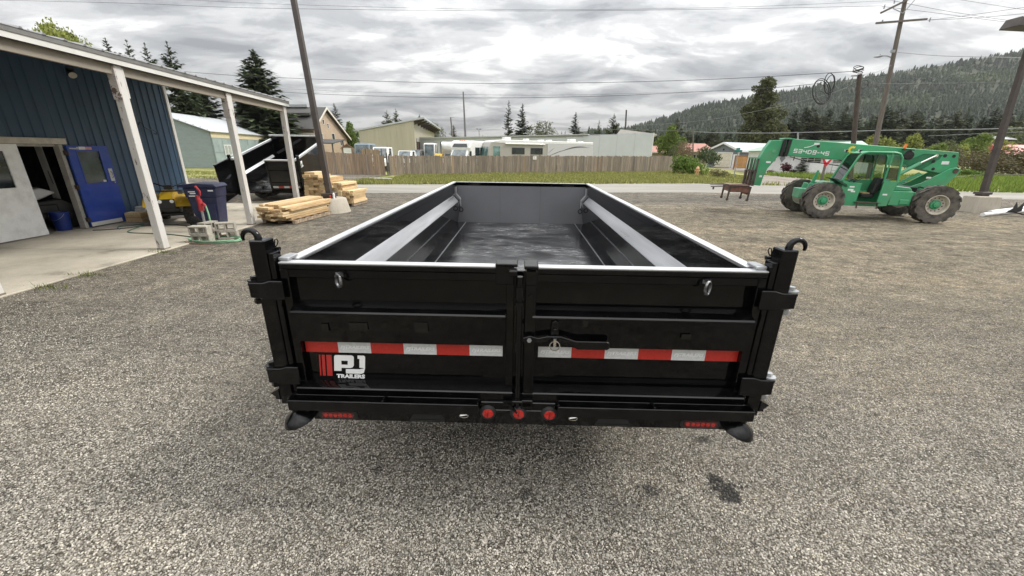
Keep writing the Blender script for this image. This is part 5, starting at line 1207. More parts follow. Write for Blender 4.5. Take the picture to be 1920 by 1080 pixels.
while y < Y1 - .1:
    y2 = min(y + .9, Y1 + .02); b = MB(); vs = []
    rise = .165
    def rp(x, yy, d): return (x, yy, zt(yy) + d + (PXX + .07 - x) * rise)
    xa, xb = PXX + .07, -7.8
    b.add([rp(xa, y + .002, 0), rp(xa, y2 - .002, 0), rp(xb, y2 - .002, 0), rp(xb, y + .002, 0), rp(xa, y + .002, -.006), rp(xa, y2 - .002, -.006), rp(xb, y2 - .002, -.006), rp(xb, y + .002, -.006)],
          [(0, 1, 2, 3), (7, 6, 5, 4), (0, 4, 5, 1), (1, 5, 6, 2), (2, 6, 7, 3), (3, 7, 4, 0)])
    yy = y + .08
    while yy < y2 - .05:
        p = [rp(x_, yy + dy, d) for x_ in (xa + .008, xb) for dy, d in ((-.03, .0005), (-.014, .028), (.014, .028), (.03, .0005))]
        b.add(p, [(0, 1, 2, 3), (7, 6, 5, 4), (0, 4, 5, 1), (1, 5, 6, 2), (2, 6, 7, 3)]); yy += .30
    obj('roof_sheet', b, roof_metal, ws); y += .9
# things inside the doorway
sw_ = thing('snow_machine', 'white and black machine parked inside the dark doorway', 'machine', (-11.75, 9.75, .026), R(60))
b = MB(); b.prism([(-.7, .62), (-.2, .95), (.2, 1.02), (.45, .9), (.2, .78), (-.3, .6)], 'y', -.22, .22); obj('fairing', b, white_paint, sw_, bevel=.03)
b = MB(); b.prism([(-.8, .3), (-.75, .6), (.5, .74), (.75, .55), (.6, .25)], 'y', -.2, .2); b.box(.05, .4, -.24, -.201, .40, .62); obj('machine_body', b, black_plastic, sw_, bevel=.02)
b = MB(); b.cyl((-.5, -.15, .25), (-.5, .15, .25), .25, n=18); b.cyl((.55, -.15, .25), (.55, .15, .25), .25, n=18); obj('machine_wheel', b, rubber_clean, sw_, smooth=40)
b = MB(); b.tube([(-.2, -.4, 1.1), (-.15, 0, 1.05), (-.2, .4, 1.1)], .018, 6); obj('handlebar', b, black_plastic, sw_, smooth=50)
bk = thing('blue_bucket', 'blue plastic bucket just inside the doorway', 'bucket', (-11.22, 9.83, .026))
b = MB(); b.lathe([(.0, .0), (.14, .0), (.175, .42), (.185, .42), (.185, .445), (.165, .445), (.13, .03)], 20); obj('pail', b, mat('blue_bucket_plastic', (.008, .03, .19), .4), bk, smooth=40)
b = MB(); b.tube([(.185 * math.cos(t), -.12 * math.sin(t) - .05, .42 - .16 * math.sin(t)) for t in [i * math.pi / 8 for i in range(9)]], .004, 5); obj('bail', b, steel, bk)
pp = thing('white_plank', 'white board standing upright inside the doorway', 'plank', (-11.7, 10.35, .026))
b = MB(); b.bar((0, 0, 0), (-.05, 0, 2.1), .16, .03); obj('board', b, fascia_white, pp)
b = MB(); b.tube([(.02, -.03, 1.4), (.03, -.02, 1.1), (.04, .05, .95), (.04, .16, .9)], .008, 5); obj('cord', b, black_plastic, pp)
wb = thing('wood_block_stack', 'short stack of cut wood blocks at the foot of the blue door', 'wood blocks', (-10.62, 11.22, .022), R(8))
lum = [wood('pale_lumber', (.56, .40, .215), .16, stretch=(8, .5, 8), var=.16), wood('light_lumber', (.64, .49, .285), .14, stretch=(8, .5, 8), var=.14), wood('dull_lumber', (.45, .31, .165), .16, stretch=(8, .5, 8), var=.2)]
for k in range(5):
    b = MB(); b.box(-.2, .2, -.14, .14, k * .052, k * .052 + .05); o = obj('block', b, lum[k % 3], wb); o.rotation_euler = (0, 0, rnd.uniform(-.05, .05))
jg = thing('white_jug', 'white plastic container behind the nearest canopy post', 'container', G(270, 411) + Vector((0, 0, .022)), .3)
b = MB(); b.box(-.16, .16, -.12, .12, 0, .30); b.box(-.13, .13, -.1, .1, .301, .36); b.cyl((.06, 0, .36), (.06, 0, .40), .03, n=10); obj('jug_body', b, white_paint, jg, bevel=.02)
# hoses
hose_dark = mat('dark_hose', (.03, .035, .03), .5); hose_green = mat('green_garden_hose', (.24, .46, .28), .45, var=.12); hose_red = mat('red_brown_hose', (.25, .09, .06), .5)
def gpath(px, z=.03): return [G(a, c_) + Vector((0, 0, z)) for a, c_ in px]
def smooth_path(p, n=5):
    p = [Vector(q) for q in p]; out = []
    for i in range(len(p) - 1):
        a, b_, c_, d = p[max(i - 1, 0)], p[i], p[i + 1], p[min(i + 2, len(p) - 1)]
        for k in range(n):
            t = k / n; out.append(.5 * ((2 * b_) + (c_ - a) * t + (2 * a - 5 * b_ + 4 * c_ - d) * t * t + (3 * b_ - a - 3 * c_ + d) * t ** 3))
    return out + [p[-1]]
def hose(name, label, px, m_, r=.014, cat='hose'):
    o = obj(name, MB().tube(smooth_path(gpath(px)), r, 6), m_, None, smooth=60); tag(o, label, cat); return o
hose('dark_hose', 'dark hose running from the doorway along the concrete to the trash cart', [(175, 434), (200, 433), (235, 430), (262, 427), (310, 423), (345, 425), (370, 430)], hose_dark)
hose('garden_hose', 'dull green hose lying across the concrete behind the nearest post', [(225, 432), (222, 428), (240, 425), (270, 424), (240, 437), (280, 440), (320, 442), (362, 447)], mat('dull_green_hose', (.06, .13, .09), .5))
c = G(406, 452); 
b = MB(); pts = []
for k in range(48):
    a = k * 2 * math.pi / 16; pts.append(Vector((c.x + (.56 + .02 * math.sin(k * 1.7)) * math.cos(a), c.y + (.30 + .015 * (k // 16)) * math.sin(a), .02 + .022 * (k // 16))))
b.tube(smooth_path(pts, 2), .012, 6); hc = obj('hose_coil', b, hose_green, None, smooth=60); tag(hc, 'coil of pale green garden hose round the concrete blocks', 'hose')
b = MB(); b.tube([(c.x - .60 + .5 * (1 - math.cos(t)), c.y - .1 - .27 * math.sin(t), .016) for t in [i * math.pi / 20 for i in range(14)]], .012, 6); o = obj('red_hose', b, hose_red, None, smooth=60); tag(o, 'red brown hose beside the green coil', 'hose')
# concrete blocks
block_m = mat('concrete_block', (.36, .335, .28), .95, var=.14, scale=20, bump=.4, bscale=60, obj_rand=.12)
def block_mesh():
    b = MB()
    for x in (-.195, -.016, .163): b.box(x, x + .032, -.095, .095, .0, .19)
    for z0, z1 in ((0, .034), (.156, .19)):
        b.box(-.1629, -.0161, -.095, .095, z0, z1); b.box(.0161, .1629, -.095, .095, z0, z1)
    return b.mesh('block_body', block_m)
bm_ = block_mesh()
for lab, px, py, z, rz in (('upper concrete block of the left stack, cavities facing out', 381, 455, .191, .10), ('lower concrete block of the left stack, inside the hose coil', 383, 455, 0, .05),
                           ('upper concrete block tucked behind the left stack', 396, 446, .191, 1.45), ('lower concrete block tucked behind the left stack', 397, 446, 0, 1.5),
                           ('upper concrete block of the right stack, brightest top', 428, 447, .191, .42), ('lower concrete block of the right stack by the hose', 430, 447, 0, .36)):
    g_ = G(px, py); t = thing('concrete_block', lab, 'concrete block', (g_.x, g_.y, z + .001), rz, 'concrete blocks by the hose'); obj('block_body', bm_, None, t, bevel=.004)
# yard hydrant
yh = thing('yard_hydrant', 'red yard hydrant on a grey pipe with a green hose', 'hydrant', G(388, 436), 0)
red_paint = mat('red_hydrant_paint', (.42, .03, .035), .5, var=.12)
b = MB(); b.cyl((0, 0, 0), (0, 0, .62), .03, n=10); obj('standpipe', b, steel, yh, smooth=50)
b = MB(); b.cyl((0, 0, .55), (0, 0, .82), .06, .055, n=10); b.cyl((-.02, 0, .82), (-.02, 0, .92), .045, n=8); b.tube([(0, 0, .70), (.10, -.02, .72), (.14, -.02, .66)], .03, 7); b.tube([(-.02, 0, .9), (.05, 0, .93), (.06, 0, 1.02), (-.02, 0, 1.14)], .022, 6); obj('hydrant_head', b, red_paint, yh, smooth=50)
b = MB(); b.tube([(.14, -.02, .66), (.17, -.03, .5), (.19, -.05, .25), (.17, -.05, .02)], .02, 7); obj('hose_tail', b, hose_green, yh, smooth=60)
# wheeled trash cart
navy = mat('navy_cart_plastic', (.012, .017, .062), .5, var=.12, dirt=(.05, .055, .09), dirt_amt=.25)
tb = thing('trash_cart', 'navy wheeled trash cart with its lid shut', 'trash cart', G(398, 421) + Vector((0, 0, .0)), R(14))
b = MB()
for (z0, x0, x1, y0, y1), (z1, X0, X1, Y0_, Y1_) in (((.03, -.20, .30, -.26, .26), (.78, -.30, .37, -.31, .31)), ((.7801, -.325, .385, -.325, .325), (1.02, -.345, .405, -.34, .34))):
    b.add([(x0, y0, z0), (x1, y0, z0), (x1, y1, z0), (x0, y1, z0), (X0, Y0_, z1), (X1, Y0_, z1), (X1, Y1_, z1), (X0, Y1_, z1)], [(3, 2, 1, 0), (4, 5, 6, 7), (0, 1, 5, 4), (1, 2, 6, 5), (2, 3, 7, 6), (3, 0, 4, 7)])
b.box(.12, .30, -.325, -.30, .15, .60)
obj('cart_body', b, navy, tb, bevel=.015)
b = MB(); b.prism([(-.46, 1.06), (-.44, 1.09), (-.1, 1.13), (.38, 1.11), (.44, 1.05), (.44, 1.03), (-.37, 1.03)], 'y', -.36, .36); b.cyl((-.44, -.33, 1.05), (-.44, .33, 1.05), .022, n=8); obj('lid', b, navy, tb, bevel=.012)
for y in (-.33, .27):
    b = MB(); b.lathe([(.001, 0), (.11, .0), (.14, .01), (.145, .03), (.14, .055), (.11, .065), (.001, .065)], 22, (-.26, y, .145), 'y'); w_ = obj('wheel', b, rubber_clean, tb, smooth=40)
    b = MB()
    for k in range(8): b.bar((-.26, y - .004, .145), (-.26 + .1 * math.cos(k * .785), y - .004, .145 + .1 * math.sin(k * .785)), .014, .008)
    obj('spokes', b, black_plastic, w_, kind='stuff')
b = MB()
for k, (w_, x_) in enumerate(((.16, -.16), (.13, -.14), (.18, -.15))): b.box(x_ - w_ / 2, x_ + w_ / 2, -.3372, -.334, .80 + .045 * (2 - k) + (.02 if k < 2 else 0), .815 + .045 * (2 - k) + (.02 if k < 2 else 0) + .012)
b.box(.22, .34, -.3415, -.337, .93, .965); obj('stamped_print', b, logo_white, tb, kind='stuff')
# quad bike
yel = mat('yellow_quad_plastic', (.62, .40, .025), .4, var=.08, coat=.2)
at = thing('quad_bike', 'yellow quad bike parked by the blue wall behind the trash cart', 'quad bike', G(335, 415.2), R(30))
at.scale = (.9, .9, .92)
for x, y in ((-.42, -.52), (.42, -.52), (-.42, .72), (.42, .72)):
    b = MB(); b.lathe([(.13, -.12), (.2, -.13), (.26, -.11), (.285, -.06), (.285, .06), (.26, .11), (.2, .13), (.13, .12)], 20, (x, y, .285), 'x')
    for k in range(18):
        a = k * math.pi / 9; q = Vector((x, y + .27 * math.cos(a), .285 + .27 * math.sin(a))); n_ = Vector((0, math.cos(a), math.sin(a))); b.bar(q - Vector((.10, 0, 0)), q + Vector((.10, 0, 0)), .05, .04, up=n_)
    w_ = obj('wheel', b, rubber, at, smooth=40)
    s = 1 if x > 0 else -1
    b = MB(); b.lathe([(.135, s * .10), (.13, s * .115), (.11, s * .09), (.09, s * .03), (.05, s * .03), (.045, s * .06), (.001, s * .06)], 18, (x, y, .285), 'x'); obj('rim', b, rim_cream, w_, smooth=40)
b = MB(); b.box(-.2, .2, -.6, .75, .3, .62); b.box(-.3, .3, -.66, -.5, .26, .36); obj('chassis', b, black_plastic, at, bevel=.03)
b = MB()
b.prism([(-.95, .66), (-.97, .76), (-.78, .90), (-.3, .99), (0, .95), (.1, .78), (-.1, .72), (-.5, .70)], 'x', -.15, .15)
def arch(y0, r0, r1, z0, x0, x1, a0, a1, n=9):
    o_, i_ = [], []
    for k in range(n + 1):
        a = R(a0 + (a1 - a0) * k / n); o_.append((y0 - r1 * math.cos(a), z0 + r1 * math.sin(a))); i_.append((y0 - r0 * math.cos(a), z0 + r0 * math.sin(a)))
    for k in range(n): b.prism([o_[k], o_[k + 1], i_[k + 1], i_[k]], 'x', x0, x1)
for s in (-1, 1):
    arch(-.52, .40, .43, .38, *sorted((s * .1505, s * .57)), 25, 150)
    b.prism([(-.85, .70), (-.3, .86), (0, .80), (.05, .70), (-.3, .80), (-.8, .66)], 'x', *sorted((s * .151, s * .34)))
obj('front_bodywork', b, yel, at, smooth=35)
b = MB()
for s in (-1, 1): arch(.72, .41, .44, .36, *sorted((s * .16, s * .56)), 35, 140)
obj('rear_fender', b, yel, at, smooth=35)
b = MB(); b.prism([(0, .78), (.1, .92), (.45, .93), (.85, .86), (.9, .78)], 'x', -.17, .17); obj('saddle', b, seat_v, at, bevel=.04)
b = MB(); b.tube([(-.38, .05, 1.16), (-.3, -.05, 1.15), (-.12, -.16, 1.08), (.12, -.16, 1.08), (.3, -.05, 1.15), (.38, .05, 1.16)], .016, 6); b.box(-.1, .1, -.28, -.1, 1.0, 1.12); b.cyl((0, -.15, .9), (0, -.15, 1.05), .03, n=8); obj('handlebar', b, black_plastic, at, smooth=50)
b = MB()
for y in (-.92, -.75, -.58): b.bar((-.38, y, .99), (.38, y, .99), .018, .018)
for x in (-.38, 0, .38): b.bar((x, -.95, .988), (x, -.5, .988), .018, .018)
obj('front_rack', b, black_plastic, at)
b = MB(); b.box(-.2, .2, -1.0, -.96, .5, .78); b.box(-.3, .3, -1.02, -.99, .45, .5); obj('front_guard', b, black_plastic, at)
for x in (-.14, .14):
    b = MB(); b.cyl((x, -1.0, .72), (x, -1.012, .72), .05, n=12); obj('headlight', b, logo_white, at)

# ------------------------------------------------------------------ lumber, lamp posts, cone post
pallet_wood = wood('pallet_wood', (.26, .2, .14), .2)
def pallet(lab, loc, rz, w, l):
    t = thing('pallet', lab, 'pallet', loc, rz)
    for x in (-w / 2 + .05, 0, w / 2 - .05):
        b = MB(); b.box(x - .04, x + .04, 0, l, .018, .10); obj('stringer', b, pallet_wood, t)
    for k in range(6):
        b = MB(); y = k * (l - .1) / 5; b.box(-w / 2, w / 2, y, y + .1, .101, .119); obj('slat', b, pallet_wood, t)
    return t
def lumber(lab, loc, rz, rows, th, jit=.04):
    t = thing('lumber_stack', lab, 'lumber stack', loc, rz)
    for z, x0, x1, w, l in rows:
        x = x0
        while x + w * .6 < x1:
            ww = w * rnd.uniform(.8, 1.05); y0 = rnd.uniform(-jit, jit); b = MB()
            b.box(-ww / 2, ww / 2, 0, l + rnd.uniform(-.12, .12), 0, th - .003)
            o = obj('plank', b, lum[rnd.choice((0, 0, 1, 1, 2))], t, bevel=.003); o.location = (x + ww / 2, y0, z); o.rotation_euler = (0, 0, rnd.uniform(-.012, .012)); x += ww + rnd.uniform(.002, .02)
    return t
pl = G(516, 421.5)
pallet('low wooden pallet under the near lumber stack', (pl.x + .05, pl.y + .12, 0), R(-6), 1.0, 1.9)
lumber('near stack of yellow planks lying on a low pallet', (pl.x, pl.y, 0), R(-6),
       [(.12 + i * .062, -.50 + .03 * (i % 3), .48 - .03 * (i % 2), .15, 2.3) for i in range(6)] + [(.12 + 6 * .062, -.46, .2, .15, 2.3)], .058, .16)
p2 = P(612, 380, 15.2)
pallet('pallet under the tall stepped lumber stack', (p2.x + .25, 15.1, 0), R(-4), 1.7, 1.2)
lumber('tall stepped stack of thick timbers behind the lamp post', (p2.x, 15.1, 0), R(-4),
       [(.12 + i * .092, -.72, .25, .19, 1.3) for i in range(10)] + [(1.04, -.7, -.1, .3, 1.0), (1.13, -.68, -.2, .38, 1.0)]
       + [(.12 + i * .092, .27, .70, .15, 1.2) for i in range(8)] + [(.12 + i * .092, .72, 1.10, .13, 1.1) for i in range(5 if True else 0)], .09, .08)
brown_pole = mat('brown_painted_pole', (.062, .050, .045), .5, var=.12, scale=3, dirt=(.12, .1, .085), dirt_amt=.2)
conc_base = mat('old_concrete_base', (.46, .42, .35), .95, var=.14, scale=3, bump=.3, dirt=(.24, .2, .15), dirt_amt=.5, stretch=(5, 5, .6))
def lamp_post(lab, loc, lean, square_base):
    t = thing('lamp_post', lab, 'lamp post', loc)
    b = MB()
    if square_base:
        b.add([(-.85, -.5, -.05), (.85, -.5, -.05), (.85, .5, -.05), (-.85, .5, -.05), (-.72, -.42, .62), (.78, -.42, .62), (.78, .42, .62), (-.72, .42, .62)], [(3, 2, 1, 0), (4, 5, 6, 7), (0, 1, 5, 4), (1, 2, 6, 5), (2, 3, 7, 6), (3, 0, 4, 7)]); zb = .62
        obj('concrete_base', b, conc_base, t, bevel=.03)
    else:
        b.lathe([(.64, -.03), (.60, .1), (.52, .44), (.50, .46), (.001, .46)], 26); zb = .46
        obj('concrete_base', b, conc_base, t, smooth=40)
    b = MB(); b.box(-.2, .2, -.2, .2, zb + .06, zb + .17); b.box(-.16, .16, -.16, .16, zb, zb + .06); obj('base_plate', b, brown_pole, t, bevel=.01)
    b = MB(); b.bar((0, 0, zb + .171), (lean[0], lean[1], 8.6), .17, .17, up=(0, 1, 0), w2=.13, h2=.13); obj('pole', b, brown_pole, t, bevel=.006)
    b = MB(); b.box(lean[0] - .9, lean[0] - .15, lean[1] - .2, lean[1] + .2, 8.5, 8.75); b.bar((lean[0], lean[1], 8.61), (lean[0] - .2, lean[1], 8.62), .1, .1); obj('lamp_head', b, brown_pole, t, bevel=.02)
    return t
lb = G(607, 401.5); l1 = P(550, 0, lb.y + .6)
k_ = 8.6 / l1.z
lamp_post('brown lamp post on a round concrete base behind the near lumber', (lb.x, lb.y + .6, 0), ((l1.x - lb.x) * k_, 0), False)
rb = G(1856, 400); r1 = P(1921, 172, rb.y + .5)
lp_r = thing('lamp_post', 'brown lamp post leaning on a square concrete base beside the white pipes', 'lamp post', (rb.x, rb.y + .5, 0))
b = MB(); b.add([(-.52, -.36, -.05), (.56, -.36, -.05), (.56, .36, -.05), (-.52, .36, -.05), (-.42, -.3, .62), (.50, -.3, .62), (.50, .3, .62), (-.42, .3, .62)], [(3, 2, 1, 0), (4, 5, 6, 7), (0, 1, 5, 4), (1, 2, 6, 5), (2, 3, 7, 6), (3, 0, 4, 7)]); obj('concrete_base', b, conc_base, lp_r, bevel=.03)
b = MB(); b.box(-.22, .2, -.17, .17, .68, .78); b.box(-.17, .15, -.13, .13, .621, .68); obj('base_plate', b, brown_pole, lp_r, bevel=.01)
q0 = P(1861, 360, rb.y + .5); dx = (r1.x - q0.x) / (r1.z - q0.z)
zt_ = P(1985, 42, rb.y + .5).z
b = MB(); b.bar((0, 0, .781), (dx * (zt_ - .78), 0, zt_), .18, .18, up=(0, 1, 0), w2=.14, h2=.14); obj('pole', b, brown_pole, lp_r, bevel=.006)
hd_ = P(1905, 42, rb.y + .5) - Vector((rb.x, rb.y + .5, 0))
b = MB(); b.add([(hd_.x - .22, -.3, hd_.z - .18), (hd_.x + 1.2, -.3, hd_.z - .22), (hd_.x + 1.2, .3, hd_.z - .22), (hd_.x - .22, .3, hd_.z - .18), (hd_.x - .12, -.26, hd_.z + .13), (hd_.x + 1.15, -.26, hd_.z + .16), (hd_.x + 1.15, .26, hd_.z + .16), (hd_.x - .12, .26, hd_.z + .13)], [(3, 2, 1, 0), (4, 5, 6, 7), (0, 1, 5, 4), (1, 2, 6, 5), (2, 3, 7, 6), (3, 0, 4, 7)])
b.bar((hd_.x + 1.0, 0, hd_.z), (dx * (zt_ - .78), 0, zt_ - .1), .1, .1); obj('lamp_head', b, brown_pole, lp_r, bevel=.02)
orange_p = mat('orange_post_plastic', (.78, .09, .02), .5, var=.06)
g_ = G(581, 375); dl = thing('delineator_post', 'orange plastic delineator post with white bands beside the tall lumber', 'traffic post', (g_.x, g_.y, 0))
b = MB(); b.cyl((0, 0, .02), (-.03, 0, 1.0), .07, .05, n=14); b.lathe([(.22, 0), (.22, .03), (.08, .05), (.07, .02)], 16); b.cyl((-.03, 0, 1.0), (-.03, 0, 1.07), .03, n=8); obj('post_body', b, orange_p, dl, smooth=40)
for z in (.62, .80):
    b = MB(); b.cyl((-.019 - (z - .62) * .03, 0, z), (-.021 - (z - .62) * .03, 0, z + .1), .0625 - (z - .62) * .02, .0605 - (z - .62) * .02, n=14, cap=False); obj('white_band', b, white_tape, dl, smooth=40)
for i, (px, h_, m_, lab) in enumerate(((627, .2, paper, 'white spray can standing on the round concrete base'), (620, .12, red_paint, 'small red can on the round concrete base'))):
    q = P(px, 376, lb.y + .35); c_ = thing('spray_can', lab, 'can', (q.x, lb.y + .35, .462)); b = MB(); b.lathe([(.001, 0), (.035, 0), (.035, h_ * .8), (.015, h_ * .9), (.015, h_), (.001, h_)], 12); obj('can_body', b, m_, c_, smooth=40)
# white pipes and a black bracket by the right lamp post
pvc = mat('white_pipe_plastic', (.72, .72, .71), .4)
for i, (a, c_, lab) in enumerate((((1841, 406), (1925, 398), 'nearest white plastic pipe on the gravel'), ((1855, 401), (1930, 392), 'white plastic pipe lying behind the nearest one'))):
    A0, B0 = G(*a), G(*c_); t = thing('plastic_pipe', lab, 'pipe', A0); d_ = B0 - A0; b = MB(); b.cyl((0, 0, .07), (d_.x, d_.y, .07), .07, n=14); obj('pipe_body', b, pvc, t, smooth=50)
q = G(1893, 405); t = thing('black_bracket', 'bent black metal bracket lying over the white pipes', 'bracket', q, .2)
b = MB(); b.prism([(-.35, .14), (-.05, .30), (0, .52), (.15, .30), (.38, .50), (.42, .18), (.1, .12)], 'y', -.05, -.03); b.bar((-.3, -.1, .2), (.35, -.25, .05), .1, .03); obj('bracket_body', b, black_plastic, t)
# small weeds along the edge of the slab
weed_m = leaf_mat('weed_leaves', (.14, .16, .05), .4, .1)
def weed(px, py, n, h):
    g = np.random.default_rng(px); V, T = [], []; c = G(px, py)
    for i in range(n):
        x, y = g.normal(0, .16), g.normal(0, .05); a = g.uniform(0, 6.28); hh = h * g.uniform(.3, 1); o = len(V); w = .006
        V += [(x - w * math.cos(a), y - w * math.sin(a), 0), (x + w * math.cos(a), y + w * math.sin(a), 0), (x + g.normal(0, .4) * hh, y + g.normal(0, .4) * hh, hh)]; T.append((o, o + 1, o + 2))
    o = bpy.data.objects.new('weed_tuft', np_mesh('weed_tuft', np.array(V), np.array(T), weed_m)); C.objects.link(o); o.location = (c.x, c.y, 0); return o
for px, py, lab in ((160, 517, 'largest weed tuft along the edge of the concrete slab'), (300, 474, 'weed tuft at the foot of the nearest canopy post'), (90, 540, 'thin weed tuft nearest the camera at the slab edge')):
    tag(weed(px, py, 90, .09), lab, 'weeds')
# ------------------------------------------------------------------ second dump trailer, bed raised
d2 = thing('dump_trailer', 'smaller black dump trailer with raised bed and one rear door swung open', 'trailer', (-9.7, 16.35, 0), R(9))
TM = Matrix.Translation((0, 0, .40)) @ Matrix.Rotation(R(11.5), 4, 'X')
bw, bl, bh = 1.17, 4.0, 1.28
def d2part(name, fn, m_, par=None, **k):
    b = MB(); fn(b); b.xf(TM); return obj(name, b, m_, par or d2, **k)
d2part('bed_floor', lambda b: b.box(-bw + .1, bw - .1, .02, bl, -.05, 0), floor_paint)
for s in (-1, 1):
    w_ = d2part('side_wall', lambda b: b.prism([(s * (bw), -.05), (s * bw, bh - .07), (s * (bw - .07), bh - .07), (s * (bw - .07), .62), (s * (bw - .14), .54), (s * (bw - .14), -.05)], 'y', 0, bl), black_paint)
    d2part('top_rail', lambda b: b.box(*sorted((s * (bw - .075), s * (bw + .01))), -.02, bl + .02, bh - .069, bh), rail_sheen, w_)  # rail's sky reflection painted in, as on the large trailer
    d2part('ledge', lambda b: b.prism([(s * (bw - .066), .632), (s * (bw - .145), .545), (s * (bw - .145), .535), (s * (bw - .074), .61)], 'y', .02, bl - .3), rail_sheen, w_)
    d2part('corner_post', lambda b: b.box(*sorted((s * (bw + .012), s * (bw + .10))), -.04, .06, -.15, bh + .12), black_satin)
d2part('front_panel', lambda b: b.box(-bw + .08, bw - .08, bl - .04, bl, 0, bh + .12), black_paint)
d2part('front_rail', lambda b: b.box(-bw + .0, bw - .0, bl - .05, bl + .03, bh + .121, bh + .18), rail_sheen)
g2 = d2part('tailgate', lambda b: (b.box(.02, bw - .005, -.06, -.03, -.05, bh - .08), b.box(.02, .07, -.085, -.0605, -.05, bh - .08), b.box(.08, bw - .01, -.10, -.0605, .30, .36), b.box(.08, bw - .01, -.10, -.0605, .78, .84)), black_paint, label='closed right rear door with reflective tape')
d2part('door_rail', lambda b: b.box(.0, bw - .01, -.09, -.02, bh - .079, bh - .03), rail_sheen, g2)
g3 = d2part('tailgate', lambda b: (b.box(-bw - .08, -bw - .05, -1.15, -.05, -.08, bh - .03), b.box(-bw - .10, -bw - .03, -1.15, -.05, bh - .029, bh + .01)), black_paint, label='left rear door swung straight back')
for i in range(5):
    d2part('reflective_strip', lambda b: b.box(.10 + i * .2, .30 + i * .2, -.064, -.0605, .14, .22), red_tape if i % 2 else white_tape, g2)
for i in range(4):
    d2part('reflective_strip', lambda b: b.box(bw + .001, bw + .004, .3 + i * .22, .52 + i * .22, .40, .47), red_tape if i % 2 else white_tape)
me = text_mesh('PJ', .22, .008, 1.3, .15); me.transform(TM.inverted() if False else Matrix.Identity(4))
me.transform(TM @ Matrix.Translation((bw + .004, .45, .93)) @ FACE_E.to_4x4()); me.materials.clear(); me.materials.append(logo_white); obj('decal_lettering', me, None, d2)
me = text_mesh('TRAILERS', .065, .003, 1.3, .15); me.transform(TM @ Matrix.Translation((bw + .004, .45, .85)) @ FACE_E.to_4x4()); me.materials.clear(); me.materials.append(logo_white); obj('decal_lettering', me, None, d2)
b = MB(); b.box(-.5, -.4, .3, 5.6, .35, .55); b.box(.4, .5, .3, 5.6, .35, .55); b.box(-1.1, 1.1, .18, .30, .30, .45); obj('chassis', b, black_satin, d2)
b = MB(); b.cyl((0, 1.2, .5), (0, 2.6, 1.0), .07, n=10); obj('hoist_cylinder', b, steel, d2)
for k in (-.2, 0, .2):
    b = MB(); b.cyl((k, .178, .38), (k, .165, .38), .035, n=10); obj('marker_lamp', b, lens_red, d2)
for x in (-.85, .85):
    for y in (1.2, 2.05): wheel_parts(d2, (x, y, .36), .36, .22, black_satin, None, 18, side=-1 if x < 0 else 1)

# ------------------------------------------------------------------ buildings
def wallmat(name, col, axis_scale, var=.05):
    return mat(name, col, .6, var=var, scale=1.2, stretch=axis_scale, dirt=tuple(c * .6 for c in col), dirt_amt=.2)
W_trim = mat('white_house_trim', (.7, .7, .68), .6, var=.04)
def window(par, cx_, z0, z1, w_, y=-.004, n=2, m_=None, face='y'):
    b = MB(); f = .06
    def bx(x0, x1, d0, d1, za, zb): b.box(x0, x1, y - d1, y - d0, za, zb)
    bx(cx_ - w_ / 2 - f, cx_ - w_ / 2, 0, .05, z0 - f, z1 + f); bx(cx_ + w_ / 2, cx_ + w_ / 2 + f, 0, .05, z0 - f, z1 + f); bx(cx_ - w_ / 2, cx_ + w_ / 2, 0, .05, z0 - f, z0); bx(cx_ - w_ / 2, cx_ + w_ / 2, 0, .05, z1, z1 + f)
    for k in range(1, n): bx(cx_ - w_ / 2 + w_ * k / n - .02, cx_ - w_ / 2 + w_ * k / n + .02, 0, .04, z0, z1)
    o = obj('window', b, m_ or W_trim, par)
    b = MB(); b.box(cx_ - w_ / 2, cx_ + w_ / 2, y - .012, y - .003, z0, z1); obj('pane', b, glass, o)
    return o
def frame_from(A, B):          # local x runs A -> B, local y points away from the viewer
    d = (B - A); return Vector((A.x, A.y, 0)), math.atan2(d.y, d.x), d.length
def clap(par, x0, x1, z0, z1, y, step, m_, name='siding', d=.02, prof=None):
    """horizontal lap siding with real steps, clipped to an outline given as half-planes"""
    b = MB(); z = z0
    while z < z1 - .01:
        zz = min(z + step, z1); xa, xb = x0, x1
        if prof: xa, xb = prof((z + zz) / 2)
        if xb - xa > .05: b.add([(xa, y - d, z), (xb, y - d, z), (xb, y - .002, zz), (xa, y - .002, zz), (xa, y + .05, z), (xb, y + .05, z), (xb, y + .05, zz), (xa, y + .05, zz)], [(0, 1, 2, 3), (7, 6, 5, 4), (0, 4, 5, 1), (3, 2, 6, 7), (0, 3, 7, 4), (1, 5, 6, 2)])
        z = zz
    return obj(name, b, m_, par)
# green greenhouse barn
pale_green = wallmat('pale_green_siding', (.25, .30, .29), (1, 1, 3)); roof_white = mat('pale_metal_roof', (.5, .52, .54), .45, metal=.3, var=.06)
panel_green = mat('translucent_green_panel', (.27, .33, .33), .35, var=.12, scale=1.5); cream_band = mat('cream_wall_band', (.6, .52, .36), .6, var=.05)
Bc = G(407, 315); A_ = Bc + Vector((-9.6, -1.4, 0)); loc, rz, w_ = frame_from(A_, Bc)
gb = thing('greenhouse_barn', 'long pale green barn with a whitish metal roof beyond the blue workshop', 'barn', loc, rz)
ze, za, Lb = 3.6, 5.35, 34
b = MB(); b.prism([(.03, 0), (w_ - .03, 0), (w_ - .03, ze), (w_ / 2, za), (.03, ze)], 'y', .06, Lb); obj('barn_body', b, pale_green, gb)
clap(gb, 0, w_, 0, za, .02, .22, pale_green, 'gable_siding', prof=lambda z: (0, w_) if z < ze else (w_ / 2 * (z - ze) / (za - ze), w_ - w_ / 2 * (z - ze) / (za - ze)))
b = MB()
